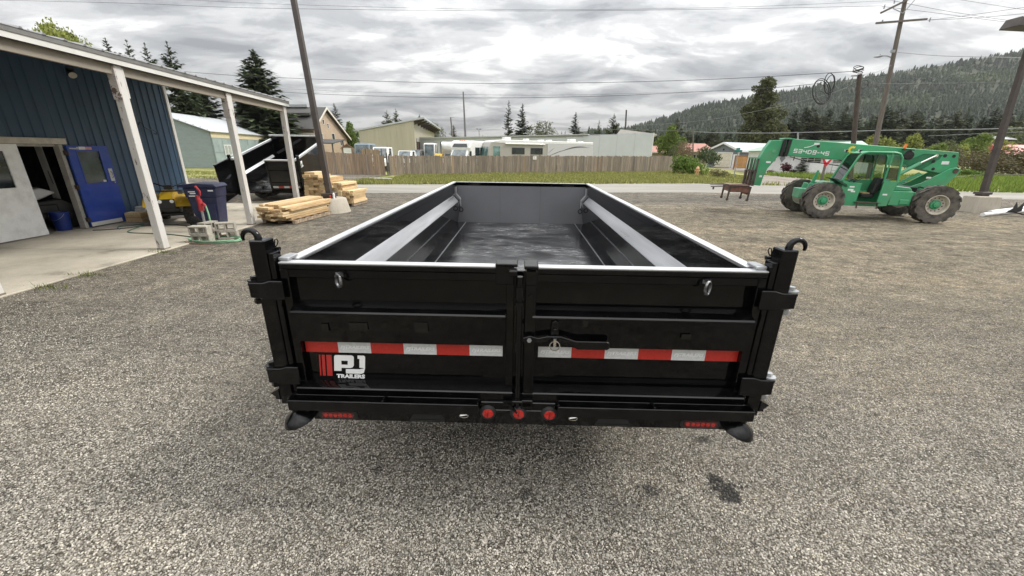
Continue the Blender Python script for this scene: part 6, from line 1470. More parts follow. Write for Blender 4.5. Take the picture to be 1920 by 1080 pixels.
b.prism([(w_ / 2, za + .05), (w_ + .25, ze - .04), (w_ + .25, ze - .10), (w_ / 2, za - .01)], 'y', -.3, Lb + .3); b.prism([(w_ / 2, za + .05), (-.25, ze - .04), (-.25, ze - .10), (w_ / 2, za - .01)], 'y', -.3, Lb + .3); obj('roof', b, roof_white, gb)
b = MB(); b.box(w_, w_ + .03, .1, Lb, 2.95, 3.5); obj('wall_band', b, cream_band, gb)
for k in range(18):
    b = MB(); y = .2 + k * 1.85; b.box(w_, w_ + .025, y, y + 1.8, .1, 1.5); b.box(w_, w_ + .025, y, y + 1.8, 1.53, 2.92); obj('wall_panel', b, panel_green, gb)
b = MB(); b.box(w_ - .02, w_ + .05, -.03, .08, 0, ze); obj('corner_trim', b, mat('grey_green_trim', (.16, .19, .18), .6), gb)
wn = MB(); wn.box(w_ + .03, w_ + .06, 2.1, 2.18, 1.2, 2.3); wn.box(w_ + .03, w_ + .06, 3.5, 3.58, 1.2, 2.3); wn.box(w_ + .03, w_ + .06, 2.18, 3.5, 1.2, 1.28); wn.box(w_ + .03, w_ + .06, 2.18, 3.5, 2.22, 2.3); wn.box(w_ + .03, w_ + .06, 2.8, 2.86, 1.28, 2.22)
wo2 = obj('window', wn, W_trim, gb); b = MB(); b.box(w_ + .028, w_ + .04, 2.18, 3.5, 1.28, 2.22); obj('pane', b, mat('pale_pane', (.35, .37, .35), .2), wo2)
# tan house
tan_s = wallmat('tan_lap_siding', (.45, .345, .25), (1, 1, 1)); shingle = mat('grey_roof_shingle', (.085, .083, .08), .85, var=.22, scale=14, stretch=(1, 1, 2)); trim_c = mat('cream_house_trim', (.62, .58, .5), .6)
Hb = P(594, 285, 62); Hc = P(653, 285, 71); loc, rz, w_ = frame_from(Vector((Hb.x, Hb.y, 0)), Vector((Hc.x, Hc.y, 0)))
hs = thing('tan_house', 'two storey tan house with grey shingle roof and a steep gable', 'house', loc, rz)
e0 = P(594, 238, 62).z; ap_ = (w_ * .36, P(614, 205, 65.5).z); e1 = P(653, 259, 71).z
b = MB(); b.prism([(.03, 0), (w_ - .03, 0), (w_ - .03, e1), ap_, (.03, e0)], 'y', .06, 13); obj('house_body', b, tan_s, hs)
def hp(z):
    xa = 0 if z < e0 else ap_[0] * (z - e0) / (ap_[1] - e0); xb = w_ if z < e1 else w_ - (w_ - ap_[0]) * (z - e1) / (ap_[1] - e1); return xa, xb
clap(hs, 0, w_, 0, ap_[1], .02, .2, tan_s, 'gable_siding', prof=hp)
b = MB()
for (p, q) in ((ap_, (-.6, e0 - .6 * (ap_[1] - e0) / ap_[0])), (ap_, (w_ + .5, e1 - .5 * (ap_[1] - e1) / (w_ - ap_[0])))):
    b.prism([(p[0], p[1] + .28), (q[0], q[1] + .2), (q[0], q[1] + .02), (p[0], p[1] + .05)], 'y', -.5, 13.4)
obj('roof', b, shingle, hs)
b = MB()
for (p, q) in ((ap_, (-.6, e0 - .6 * (ap_[1] - e0) / ap_[0])), (ap_, (w_ + .5, e1 - .5 * (ap_[1] - e1) / (w_ - ap_[0])))):
    b.prism([(p[0], p[1] + .30), (q[0], q[1] + .22), (q[0], q[1] - .05), (p[0], p[1] - .02)], 'y', -.56, -.505)
obj('barge_board', b, trim_c, hs)
b = MB(); b.box(-.66, -.61, -.5, 13.4, e0 - 1.1, e0 - .85); obj('gutter', b, trim_c, hs)
for x, z0, z1, ww in ((w_ * .3, ap_[1] - 2.1, ap_[1] - 1.5, .35), (w_ * .42, ap_[1] - 2.6, ap_[1] - 2.0, .35), (w_ * .55, 2.9, 4.3, .7), (w_ * .78, 2.6, 3.4, .4), (w_ * .2, 2.6, 4.2, .4)): window(hs, x, z0, z1, ww, y=-.0, n=1)
b = MB(); f = .08
for y0_, y1_, z0, z1 in ((1.6, 1.7, 2.4, 4.2), (3.4, 3.5, 2.4, 4.2), (1.7, 3.4, 2.4, 2.48), (1.7, 3.4, 4.12, 4.2), (2.5, 2.6, 2.48, 4.12)): b.box(-.05, .029, y0_, y1_, z0, z1)
wo3 = obj('window', b, W_trim, hs); b = MB(); b.box(-.012, .029, 1.7, 3.4, 2.48, 4.12); obj('pane', b, glass_pale, wo3)
b = MB(); zr = ap_[1] + .9; b.prism([(ap_[0] - .2, zr - .5), (ap_[0] - 2.2, zr - 1.6), (ap_[0] - 2.2, zr - 1.95), (ap_[0] - .2, zr - .9)], 'y', 1.0, 13.0); obj('upper_roof', b, shingle, hs)
b = MB(); b.box(ap_[0] - 1.0, ap_[0] + .1, 2.0, 13.2, zr - .72, zr - .35); obj('ridge_vent', b, roof_white, hs)
b = MB(); pz = 3.1; b.prism([(-2.2, pz - .25), (1.2, pz + .3), (1.2, pz + .15), (-2.2, pz - .4)], 'y', -4.0, -.2); b.box(-2.0, -1.85, -3.8, -3.65, 0, pz - .3); b.box(.9, 1.05, -3.8, -3.65, 0, pz + .2); obj('porch', b, mat('dark_porch', (.07, .07, .07), .7), hs)
# small brown shed with white door
sA, sB = P(641, 285, 52), P(662, 285, 52.5); loc, rz, w_ = frame_from(Vector((sA.x, sA.y, 0)), Vector((sB.x, sB.y, 0)))
sh = thing('small_shed', 'small brown gabled shed with a white roll door behind the fence', 'shed', loc, rz); zz = P(650, 269, 52).z
b = MB(); b.prism([(0, 0), (w_, 0), (w_, zz - .55), (w_ / 2, zz - .1), (0, zz - .55)], 'y', 0, 3); obj('shed_body', b, mat('brown_shed_wall', (.2, .15, .115), .7), sh)
b = MB(); b.prism([(w_ / 2, zz), (w_ + .15, zz - .55), (w_ + .15, zz - .65), (w_ / 2, zz - .1), (-.15, zz - .65), (-.15, zz - .55)], 'y', -.2, 3.1); obj('roof', b, mat('red_brown_roof', (.26, .13, .1), .7), sh)
b = MB()
for k in range(5): b.box(.2, w_ - .15, -.03, -.002, .1 + k * .42, .1 + k * .42 + .41)
obj('roll_door', b, W_trim, sh)
# beige hall
beige = wallmat('beige_metal_siding', (.43, .40, .305), (1, 1, .1)); dk_open = mat('dark_opening', (.018, .017, .016), .9)
hA, hB = P(677, 285, 63.2), P(779, 285, 64); loc, rz, w_ = frame_from(Vector((hA.x, hA.y, 0)), Vector((hB.x, hB.y, 0)))
ha = thing('beige_hall', 'beige metal hall with a single slope roof and open bays', 'building', loc, rz)
zl, zr_ = P(677, 245, 63.2).z, P(779, 226, 64).z; D = 34
b = MB(); b.prism([(0, 0), (w_, 0), (w_, zr_), (0, zl)], 'y', .04, D)
obj('hall_body', b, beige, ha)
x = 0; k = 0
while x < w_ - .01:
    x2 = min(x + .9, w_); b = MB(); b.prism([(x + .004, 0), (x2 - .004, 0), (x2 - .004, zl + (zr_ - zl) * x2 / w_ - .02), (x + .004, zl + (zr_ - zl) * x / w_ - .02)], 'y', -.004 + (.0), .0385)
    b.box(x + .0, x + .05, -.03, -.0045, 0, zl + (zr_ - zl) * x / w_ - .03); obj('wall_panel', b, beige, ha); x = x2
sl = (zr_ - zl) / w_
b = MB(); b.prism([(-.3, zl - .3 * sl), (w_ + 1.6, zr_ + 1.6 * sl), (w_ + 1.6, zr_ + 1.6 * sl + .22), (-.3, zl - .3 * sl + .22)], 'y', -.15, D + .3); obj('roof', b, roof_white, ha)
for k in range(9):
    b = MB(); y = .6 + k * 3.9; b.prism([(w_ + .02, zr_ - .55), (w_ + .02, zr_ - .02), (w_ + 1.5, zr_ + 1.5 * sl - .02), (w_ + 1.5, zr_ + 1.5 * sl - .2)], 'y', y, y + .25); obj('rafter', b, dark_steel, ha)
for y0_, y1_, z0 in ((1.6, 9.5, .1), (12, 28, 2.6)):
    b = MB(); b.box(w_ + .003, w_ + .03, y0_, y1_, z0, zr_ - 2.4); op = obj('bay_opening', b, dk_open, ha)
    b = MB(); b.box(w_ + .031, w_ + .08, y0_, y1_, zr_ - 2.9, zr_ - 2.4); obj('roll_door', b, mat('grey_roll_door', (.3, .3, .29), .5), op)
    b = MB()
    for k in range(1, 4): b.box(w_ + .031, w_ + .07, y0_ + (y1_ - y0_) * k / 4 - .2, y0_ + (y1_ - y0_) * k / 4 + .2, z0, zr_ - 2.91)
    obj('bay_post', b, mat('red_brown_steel', (.14, .06, .045), .6), op)
# low dark roofed house behind the motor homes
q0, q1 = P(823, 285, 104), P(862, 285, 104); dh = thing('low_house', 'low dark grey gabled house behind the white camper', 'house', (q0.x, 104, 0)); w_ = q1.x - q0.x; zz = P(845, 261, 104).z
b = MB(); b.prism([(0, 0), (w_, 0), (w_, zz - 1.6), (w_ * .6, zz - .2), (0, zz - 1.6)], 'y', 0, 9); obj('house_body', b, mat('grey_house_wall', (.13, .13, .135), .8), dh)
b = MB(); b.prism([(w_ * .6, zz), (w_ + 12, zz - .2), (w_ + 12, zz - .4), (w_ * .6, zz - .2), (-.3, zz - 1.7), (-.3, zz - 1.5)], 'y', -.3, 9.3); obj('roof', b, shingle, dh)
# long white building
white_panel = mat('white_wall_panel', (.52, .545, .56), .5, var=.03, scale=.8)
a0, a1 = P(1060, 285, 62.6), P(1222, 285, 59); loc, rz, w_ = frame_from(Vector((a0.x, a0.y, 0)), Vector((a1.x, a1.y, 0)))
lw = thing('white_building', 'long white panelled building rising over the right half of the fence', 'building', loc, rz)
z1_ = P(1222, 249.5, 59).z; z0_ = P(1060, 258, 62.6).z
n_ = int(w_ / 2.05); 
for k in range(-12, n_):
    b = MB(); x0, x1 = w_ - (n_ - k) * w_ / n_, w_ - (n_ - k - 1) * w_ / n_; b.box(x0 + .02, x1 - .02, -.05, .0, .0, min(z0_, z1_) + (z1_ - z0_) * max(0, x1) / w_ - .02); obj('wall_panel', b, white_panel, lw)
b = MB(); b.prism([(-24, 0), (w_, 0), (w_, z1_), (-24, z0_ - .3)], 'y', .002, 12); obj('building_body', b, mat('grey_white_wall', (.38, .39, .4), .6), lw)
b = MB(); b.box(w_ - .05, w_ + .06, -.08, .04, 0, z1_ + .05); obj('corner_trim', b, W_trim, lw)
b = MB(); b.prism([(-24, z0_ - .3), (w_ - 9, z0_ + (z1_ - z0_) * .6), (w_ - 9, z0_ + (z1_ - z0_) * .6 + .12), (-24, z0_ - .1)], 'y', -.3, 12.3); obj('roof', b, mat('grey_white_roof', (.42, .43, .44), .5), lw)
b = MB(); b.prism([(w_ - 5.5, z1_ - .2), (w_ - 4.8, z1_ + .75), (w_ + .5, z1_ + .1), (w_ + .5, z1_ - .1)], 'y', 5, 11); obj('rear_roof', b, mat('pale_rear_roof', (.52, .49, .44), .6), lw)
# grey garage
grey_s = wallmat('grey_metal_siding', (.165, .185, .2), (1, 1, .1)); roof_blue = mat('pale_blue_metal_roof', (.42, .45, .49), .45, metal=.25, var=.04)
gA, gB = P(1324.5, 310, 71), P(1381, 312, 66); loc, rz, w_ = frame_from(Vector((gA.x, gA.y, 0)), Vector((gB.x, gB.y, 0)))
ga = thing('grey_garage', 'grey metal garage with a cream roll door and white corner trim', 'garage', loc, rz)
ze_, za_ = P(1381, 282, 66).z, P(1353, 268, 68.5).z; L_ = 12
b = MB(); b.prism([(0, 0), (w_, 0), (w_, ze_), (w_ / 2, za_), (0, ze_)], 'y', .0, L_); obj('garage_body', b, grey_s, ga)
b = MB()
for s in (0, 1): b.prism([(w_ / 2, za_ + .14), ((w_ + .3) if s else -.3, ze_ + .0), ((w_ + .3) if s else -.3, ze_ - .1), (w_ / 2, za_ + .03)], 'y', -.3, L_ + .3)
obj('roof', b, roof_blue, ga)
b = MB()
for s in (0, 1): b.prism([(w_ / 2, za_ + .17), ((w_ + .32) if s else -.32, ze_ + .03), ((w_ + .32) if s else -.32, ze_ - .28), (w_ / 2, za_ - .14)], 'y', -.36, -.305)
obj('barge_board', b, W_trim, ga)
b = MB(); b.box(w_ - .12, w_ + .03, -.03, .1, 0, ze_ - .02); b.box(-.03, .12, -.03, .1, 0, ze_ - .02); b.box(w_ + .3, w_ + .36, -.3, L_ + .3, ze_ - .25, ze_ - .02); obj('corner_trim', b, W_trim, ga)
gd = None
for k in range(4):
    b = MB(); b.box(w_ * .29, w_ * .79, -.035, -.003, .05 + k * .55, .05 + k * .55 + .535); obj('door_panel', b, mat('cream_roll_door', (.62, .58, .47), .5), ga)
b = MB(); b.box(w_ * .29 - .15, w_ * .29, -.05, -.002, 0, 2.4); b.box(w_ * .79, w_ * .79 + .15, -.05, -.002, 0, 2.4); b.box(w_ * .29, w_ * .79, -.05, -.002, 2.26, 2.4); obj('door_frame', b, W_trim, ga)
b = MB(); b.box(w_ * .84, w_ * .96, -.03, -.002, .02, 2.1); obj('door', b, W_trim, ga)
b = MB(); b.cyl((w_ * .5, -.04, za_ - 1.0), (w_ * .5, -.002, za_ - 1.0), .16, n=10); obj('gable_vent', b, black_plastic, ga)
wg0 = P(1387.5, 313, 60); wg = thing('wooden_gate', 'orange brown wooden gate beside the grey garage', 'gate', (wg0.x, 60, 0), -.2)
for k in range(6):
    b = MB(); b.box(-.75 + k * .25, -.52 + k * .25, 0, .04, .25, 1.75); obj('board', b, mat('orange_gate_wood', (.46, .25, .09), .7, obj_rand=.12), wg)
b = MB(); b.box(-.9, -.76, -.03, .09, 0, 1.95); b.box(.76, .9, -.03, .09, 0, 1.95); b.box(-.76, .76, .0405, .09, 1.76, 1.95); obj('gate_frame', b, mat('brown_gate_wood', (.25, .13, .06), .7), wg)
# white house with green roof
white_s = wallmat('white_lap_siding', (.68, .68, .66), (1, 1, 1), .03); green_roof = mat('pale_green_metal_roof', (.36, .47, .40), .5, metal=.15, var=.06)
wA, wB = P(1428, 324, 49.5), P(1625, 330, 46.5); loc, rz, w_ = frame_from(Vector((wA.x, wA.y, 0)), Vector((wB.x, wB.y, 0)))
wh = thing('white_house', 'low white lap sided house with a pale green roof behind the green machine', 'house', loc, rz)
zE = 2.55; zR = P(1550, 264, 52).z
b = MB(); b.box(0, w_, .05, 8, 0, zE); obj('house_body', b, white_s, wh)
clap(wh, 0, w_, 0, zE, .0, .2, white_s)
b = MB(); xs = w_ * .40
b.add([(xs, 4, zR), (w_ + .3, 4, zR), (w_ + .3, -.5, zE - .02), (-.4, -.5, zE - .02), (-.4, 8.5, zE - .02), (w_ + .3, 8.5, zE - .02), (xs - 3.6, 4, zE + .55)], [(0, 1, 2, 3, 6), (0, 6, 4, 5, 1), (3, 4, 6), (1, 5, 2), (2, 5, 4, 3)]); obj('roof', b, green_roof, wh)
b = MB(); b.box(-.4, w_ + .3, -.54, -.505, zE - .18, zE + .02); obj('eave_board', b, W_trim, wh)
window(wh, w_ * .075, 1.35, 2.15, .75, n=2); window(wh, w_ * .45, 1.3, 2.25, 2.0, n=3); window(wh, w_ * .70, 1.3, 2.2, .9, n=1); window(wh, w_ * .8, 1.3, 2.2, .9, n=1)
b = MB(); b.box(w_ * .26, w_ * .31, -.06, -.022, .15, 2.2); dr = obj('door', b, W_trim, wh); b = MB(); b.box(w_ * .28, w_ * .29, -.07, -.0605, 1.5, 2.0); obj('door_pane', b, glass, dr)
b = MB(); c = (w_ * .175, 1.75); b.prism([(c[0], c[1] - .5), (c[0] + .3, c[1]), (c[0], c[1] + .5), (c[0] - .3, c[1])], 'y', -.06, -.022); obj('diamond_plaque', b, mat('grey_plaque', (.2, .21, .22), .6), wh)
b = MB()
for x in (.62, .68, .74): b.box(w_ * x, w_ * x + .04, -1.2, -1.16, 0, 1.1)
b.box(w_ * .62, w_ * .76, -1.2, -1.16, 1.1, 1.14); b.box(w_ * .62, w_ * .76, -1.2, -1.16, .5, .54); obj('porch_railing', b, mat('grey_rail_metal', (.25, .26, .27), .5), wh)
b = MB(); b.prism([(w_ * .42, 2.0), (w_ * .56, 2.0), (w_ * .56, 2.08), (w_ * .42, 2.08)], 'y', -1.4, -.03); b.box(w_ * .405, w_ * .56, -1.4, -1.3, 0, 1.25); obj('porch', b, W_trim, wh)
ac0 = P(1585, 326, 45.0); ac = thing('air_conditioner', 'white outdoor fan unit by the white house wall', 'air conditioner', (ac0.x, 45.0, -.02), rz)
b = MB(); b.box(-.5, .5, 0, .35, .3, 1.25); b.box(-.45, -.35, .02, .33, 0, .3); b.box(.35, .45, .02, .33, 0, .3); obj('casing', b, W_trim, ac, bevel=.02)
b = MB(); b.tube(ring_pts((-.1, -.01, .78), .34, 'y', 20), .02, 5, True); b.tube(ring_pts((-.1, -.01, .78), .2, 'y', 16), .015, 5, True); b.cyl((-.1, -.002, .78), (-.1, -.012, .78), .33, n=20); obj('fan_grille', b, mat('dark_fan', (.09, .09, .09), .6), ac)
# red roofed houses
red_roof = mat('faded_red_metal_roof', (.38, .17, .13), .55, var=.06); red_roof2 = mat('bright_red_metal_roof', (.5, .12, .11), .5, var=.05); stucco = mat('tan_stucco', (.4, .32, .24), .8)
def simple_house(name, label, p0, p1, Y, ptop, peave, rm, wm, D=8, gables=False):
    A0, B0 = P(p0, 285, Y), P(p1, 285, Y); t = thing(name, label, 'house', (A0.x, Y, 0)); w_ = B0.x - A0.x; zt2, ze2 = P((p0 + p1) / 2, ptop, Y + D / 2).z, P((p0 + p1) / 2, peave, Y).z
    b = MB(); b.box(.2, w_ - .2, .2, D, 0, ze2); obj('house_body', b, wm, t)
    b = MB(); i_ = 0 if gables else w_ * .12
    b.add([(-.3, -.4, ze2 - .05), (w_ + .3, -.4, ze2 - .05), (w_ + .3, D + .4, ze2 - .05), (-.3, D + .4, ze2 - .05), (i_ - .3, D / 2, zt2), (w_ + .3 - i_, D / 2, zt2)], [(0, 1, 5, 4), (2, 3, 4, 5), (1, 2, 5), (3, 0, 4), (3, 2, 1, 0)]); obj('roof', b, rm, t)
    b = MB(); b.box(-.3, w_ + .3, -.44, -.405, ze2 - .22, ze2 - .02); obj('eave_board', b, W_trim, t)
    window(t, w_ * .3, ze2 - 1.9, ze2 - .8, 1.2, y=.195); window(t, w_ * .7, ze2 - 1.9, ze2 - .8, 1.2, y=.195)
simple_house('red_roof_house', 'tan house with a faded red roof, left of the brown half bare tree', 1212, 1262, 92, 273.5, 285, red_roof, stucco)
simple_house('red_roof_house', 'tan house with a faded red roof, between the wooden pole and the grey garage', 1286, 1338, 98, 269, 283, red_roof, stucco)
simple_house('red_roof_house', 'far white house with a bright red roof behind the right lamp post', 1890, 1990, 105, 272, 290, red_roof2, W_trim, gables=True)
simple_house('far_shed', 'far shed with a thin pale blue roof before the dark wood', 1868, 1892, 118, 256, 260, roof_blue, mat('shed_shade', (.1, .1, .1), .8), 4)

# ------------------------------------------------------------------ parked vehicles and campers behind the fence
grey_v = mat('blue_grey_truck_paint', (.19, .24, .28), .35, coat=.4, var=.08); yellow_v = mat('yellow_machine_paint', (.6, .38, .06), .5, var=.08); dark_v = mat('dark_vehicle_paint', (.03, .03, .03), .35, coat=.4); van_beige = mat('beige_camper_side', (.36, .345, .31), .45, var=.04)
def truck(label, p0, p1, ptop, Y, paint, cat='truck', name='parked_truck', L=5.5, hood=.75, style='cab', rz=0):
    A0, B0 = P(p0, 285, Y), P(p1, 285, Y); w_ = (B0 - A0).length; H_ = P((p0 + p1) / 2, ptop, Y).z
    t = thing(name, label, cat, ((A0.x + B0.x) / 2, Y, 0), rz); h = w_ / 2
    zb = H_ * .52 if style != 'cabover' else H_ * .45
    b = MB()
    if style == 'car': pr = [(0, .4), (0, .75), (1.0, .98), (1.9, H_), (3.4, H_), (4.4, 1.0), (4.5, .4)]; ws_, wt = (1.05, 1.0), (1.82, H_ - .04)
    elif style == 'cabover': pr = [(0, .5), (-.02, zb), (.22, H_ - .05), (.4, H_), (2.2, H_), (2.2, .5)]; ws_, wt = (.0, zb + .05), (.2, H_ - .12)
    else: pr = [(0, .5), (.02, zb * .82), (hood, zb), (hood + .55, H_ - .03), (hood + .8, H_), (hood + 2.0, H_), (hood + 2.1, zb), (hood + 2.1, .5)]; ws_, wt = (hood + .04, zb + .05), (hood + .52, H_ - .1)
    b.prism(pr, 'x', -h, h); bo_ = obj('body', b, paint, t, bevel=.06)
    b = MB(); e = .015
    b.add([(-h * .86, ws_[0] - e, ws_[1]), (h * .86, ws_[0] - e, ws_[1]), (h * .8, wt[0] - e, wt[1]), (-h * .8, wt[0] - e, wt[1]), (-h * .86, ws_[0] + .03, ws_[1]), (h * .86, ws_[0] + .03, ws_[1]), (h * .8, wt[0] + .03, wt[1]), (-h * .8, wt[0] + .03, wt[1])], [(0, 1, 2, 3), (7, 6, 5, 4), (0, 4, 5, 1), (3, 2, 6, 7), (0, 3, 7, 4), (1, 5, 6, 2)])
    obj('windscreen', b, glass_pale, t)
    b = MB(); x_ = h + .004
    for s in (-1, 1): b.prism([(wt[0] + .2, ws_[1] + .02), (wt[0] + 1.0, ws_[1] + .02), (wt[0] + 1.0, wt[1] - .02), (wt[0] + .25, wt[1] - .02)], 'x', *sorted((s * h, s * x_)))
    obj('side_window', b, glass, t)
    b = MB(); b.box(-h * .55, h * .55, -.03, -.002, .62, zb * .78); obj('grille', b, dark_v, t)
    for s in (-1, 1):
        b = MB(); b.box(*sorted((s * h * .6, s * h * .92)), -.03, .01, .72, .9); obj('headlight', b, logo_white, t)
        b = MB(); b.box(*sorted((s * (h + .06), s * (h + .24))), ws_[0] + .25, ws_[0] + .35, zb + .02, zb + .45); b.bar((s * h, ws_[0] + .3, zb + .1), (s * (h + .1), ws_[0] + .3, zb + .1), .03, .03); obj('mirror', b, dark_v if style != 'car' else paint, t)
        for y in (.8, L - 1.2):
            b = MB(); b.cyl((s * (h - .22), y, .42), (s * (h + .01), y, .42), .42, n=18); obj('wheel', b, rubber, t, smooth=40)
    if style in ('cab', 'cabover'):
        b = MB(); b.box(-.4, .4, 2.0, L, .55, .8); obj('frame_rail', b, dark_v, t)
        b = MB(); b.tube([(-h * .7, wt[0] + .25, H_ + .01), (-h * .7, wt[0] + .25, H_ + .07), (h * .7, wt[0] + .25, H_ + .07), (h * .7, wt[0] + .25, H_ + .01)], .025, 5); obj('roof_bar', b, steel, t)
    return t, h, H_
truck('blue grey cabover truck parked left of the white truck behind the fence', 664, 692, 269, 43, grey_v, style='cabover')
truck('white pickup style truck parked behind the left fence, cab showing', 691, 721, 275.5, 40.5, white_paint, L=5.8)
truck('white car with pale windscreen, roof showing over the fence', 737, 764, 282.5, 41.5, white_paint, 'car', 'parked_car', style='car', L=4.4)
truck('dark vehicle with amber side, between white car and white truck', 764, 781, 280.5, 44, dark_v, 'car', 'parked_car', style='car', L=4.4)
t_, h_, H_ = truck('white heavy truck with dark windscreen before the beige hall', 794, 815, 268.5, 47, white_paint, style='cabover', L=6.5)
ym = thing('yellow_loader', 'low yellow machine hood beside the white heavy truck', 'machine', (P(821, 285, 46).x, 46, 0)); zz = P(821, 287.5, 46).z
b = MB(); b.prism([(0, .5), (0, zz - .25), (.3, zz), (2.0, zz), (2.0, .5)], 'x', -.42, .42); obj('hood', b, yellow_v, ym, bevel=.05)
b = MB(); b.bar((.3, .3, zz - .3), (.3, .3, zz + 1.2), .1, .1); b.bar((-.3, 1.4, zz - .3), (-.3, 1.4, zz + 1.0), .08, .08); obj('mast', b, dark_v, ym)
b = MB()
for s in (-1, 1):
    for y in (.4, 1.7): b.cyl((s * .43, y, .45), (s * .6, y, .45), .45, n=16)
obj('wheel_set', b, rubber, ym, kind='stuff')
# cab-over camper and shuttle bus, both facing the camera, nose left
def rv(name, label, cat, p0, p1, ptop, Y, facelen, rzd, build):
    A0 = P(p0, 285, Y); t = thing(name, label, cat, (A0.x, Y, 0), R(rzd)); H_ = P((p0 + p1) / 2, ptop, Y).z; build(t, H_); return t
def camper(t, H_):
    b = MB(); b.prism([(0, 1.9), (-.5, 2.1), (-.6, H_ - .35), (-.3, H_), (5, H_), (5, .6), (.5, .6)], 'x', 0, 2.3); obj('camper_body', b, white_paint, t, bevel=.12)
    b = MB(); b.prism([(-.9, .5), (-.9, 1.1), (-.2, 1.25), (.25, 1.88), (.6, 1.88), (.6, .5)], 'x', .15, 2.15); obj('cab', b, white_paint, t, bevel=.05)
    b = MB(); b.add([(.3, -.19, 1.28), (2.0, -.19, 1.28), (1.9, .2, 1.85), (.4, .2, 1.85), (.3, -.1, 1.25), (2.0, -.1, 1.25), (1.9, .3, 1.85), (.4, .3, 1.85)], [(0, 1, 2, 3), (7, 6, 5, 4), (0, 4, 5, 1), (3, 2, 6, 7), (0, 3, 7, 4), (1, 5, 6, 2)]); obj('windscreen', b, glass_pale, t)
    for x in (.2, 2.1):
        for y in (-.3, 3.6):
            b = MB(); b.cyl((x - .12, y, .38), (x + .12, y, .38), .38, n=16); obj('wheel', b, rubber, t, smooth=40)
rv('camper_van', 'white cab over camper, front facing, left of the shuttle bus', 'camper', 828, 852, 266, 47, 2, -4, camper)
def shuttle(t, H_):
    b = MB(); b.prism([(0, 1.2), (-.25, 2.35), (.0, H_ - .2), (.4, H_), (6.5, H_), (6.5, .5), (.4, .5)], 'x', 0, 2.4); bo_ = obj('bus_body', b, white_paint, t, bevel=.1)
    b = MB(); b.prism([(-1.5, .5), (-1.5, 1.2), (-.7, 1.45), (-.12, 2.2), (.35, 2.2), (.35, .5)], 'x', .2, 2.2); obj('cab', b, white_paint, t, bevel=.06)
    b = MB(); b.add([(.35, -.72, 1.47), (2.05, -.72, 1.47), (1.95, -.17, 2.17), (.45, -.17, 2.17), (.35, -.6, 1.45), (2.05, -.6, 1.45), (1.95, -.05, 2.17), (.45, -.05, 2.17)], [(0, 1, 2, 3), (7, 6, 5, 4), (0, 4, 5, 1), (3, 2, 6, 7), (0, 3, 7, 4), (1, 5, 6, 2)]); obj('windscreen', b, glass_pale, t)
    b = MB(); b.add([(.3, -.27, 2.4), (2.1, -.27, 2.4), (1.95, -.14, 2.75), (.45, -.14, 2.75), (.3, -.2, 2.4), (2.1, -.2, 2.4), (1.95, -.05, 2.75), (.45, -.05, 2.75)], [(0, 1, 2, 3), (7, 6, 5, 4), (0, 4, 5, 1), (3, 2, 6, 7), (0, 3, 7, 4), (1, 5, 6, 2)]); obj('destination_pane', b, glass, t)
    for k in range(4):
        b = MB(); b.box(2.4, 2.425, 1.0 + k * 1.25, 2.1 + k * 1.25, 1.55, 2.4); obj('side_window', b, glass, t)
    for x in (.3, 2.1):
        for y in (-.8, 4.6):
            b = MB(); b.cyl((x - .13, y, .42), (x + .13, y, .42), .42, n=16); obj('wheel', b, rubber, t, smooth=40)
    b = MB(); b.box(2.45, 2.65, -.45, -.35, 1.5, 2.0); b.bar((2.2, -.4, 1.7), (2.5, -.4, 1.7), .03, .03); obj('mirror', b, dark_v, t)
    b = MB()
    for k in range(3): b.box(.9 + k * .25, 1.05 + k * .25, .35, .5, H_ - .005, H_ + .05)
    obj('marker_lights', b, orange_lens, t, kind='stuff')
rv('shuttle_bus', 'white shuttle bus with a dark destination pane over the cab', 'bus', 846, 880, 263.5, 45.5, 2.4, -21, shuttle)
# the big motor home, broadside
m0, m1 = P(916, 285, 45.5), P(1111, 285, 52.5); loc, rz, w_ = frame_from(Vector((m0.x, m0.y, 0)), Vector((m1.x, m1.y, 0)))
mh = thing('motor_home', 'long beige and white motor home parked broadside behind the fence', 'motor home', loc, rz)
Hm = P(1000, 264, 48.5).z
b = MB(); b.prism([(.1, .55), (-.12, 1.3), (.05, 2.4), (.35, Hm - .25), (.9, Hm - .05), (1.6, Hm), (w_, Hm - .02), (w_, .55)], 'y', 0, 2.5); mb_ = obj('coach_body', b, van_beige, mh, bevel=.08)
b = MB(); b.prism([(.3, Hm - .28), (.85, Hm - .06), (1.6, Hm + .015), (w_ + .02, Hm), (w_ + .02, Hm - .30), (1.4, Hm - .34)], 'y', -.03, 2.53); obj('roof_cap', b, white_paint, mh, bevel=.04)
b = MB(); b.prism([(w_ * .53, .6), (w_ + .015, .6), (w_ + .015, Hm - .31), (w_ * .53, Hm - .31)], 'y', -.04, -.003); obj('rear_side_panel', b, mat('silver_white_panel', (.5, .5, .51), .4, var=.03), mh)
for x0, x1 in ((w_ * .2, w_ * .315), (w_ * .37, w_ * .485)):
    b = MB(); b.box(x0, x1, -.03, -.002, 1.75, 2.45); o = obj('window', b, dark_v, mh, bevel=.01); b = MB(); b.box(x0 + .06, x1 - .06, -.035, -.0305, 1.8, 2.4); obj('pane', b, glass, o)
b = MB(); b.box(.55, 1.4, -.02, -.002, 1.5, 2.55); obj('cab_side_window', b, mat('teal_tinted_glass', (.12, .2, .19), .08, var=.6, scale=1.2, coat=.5), mh)
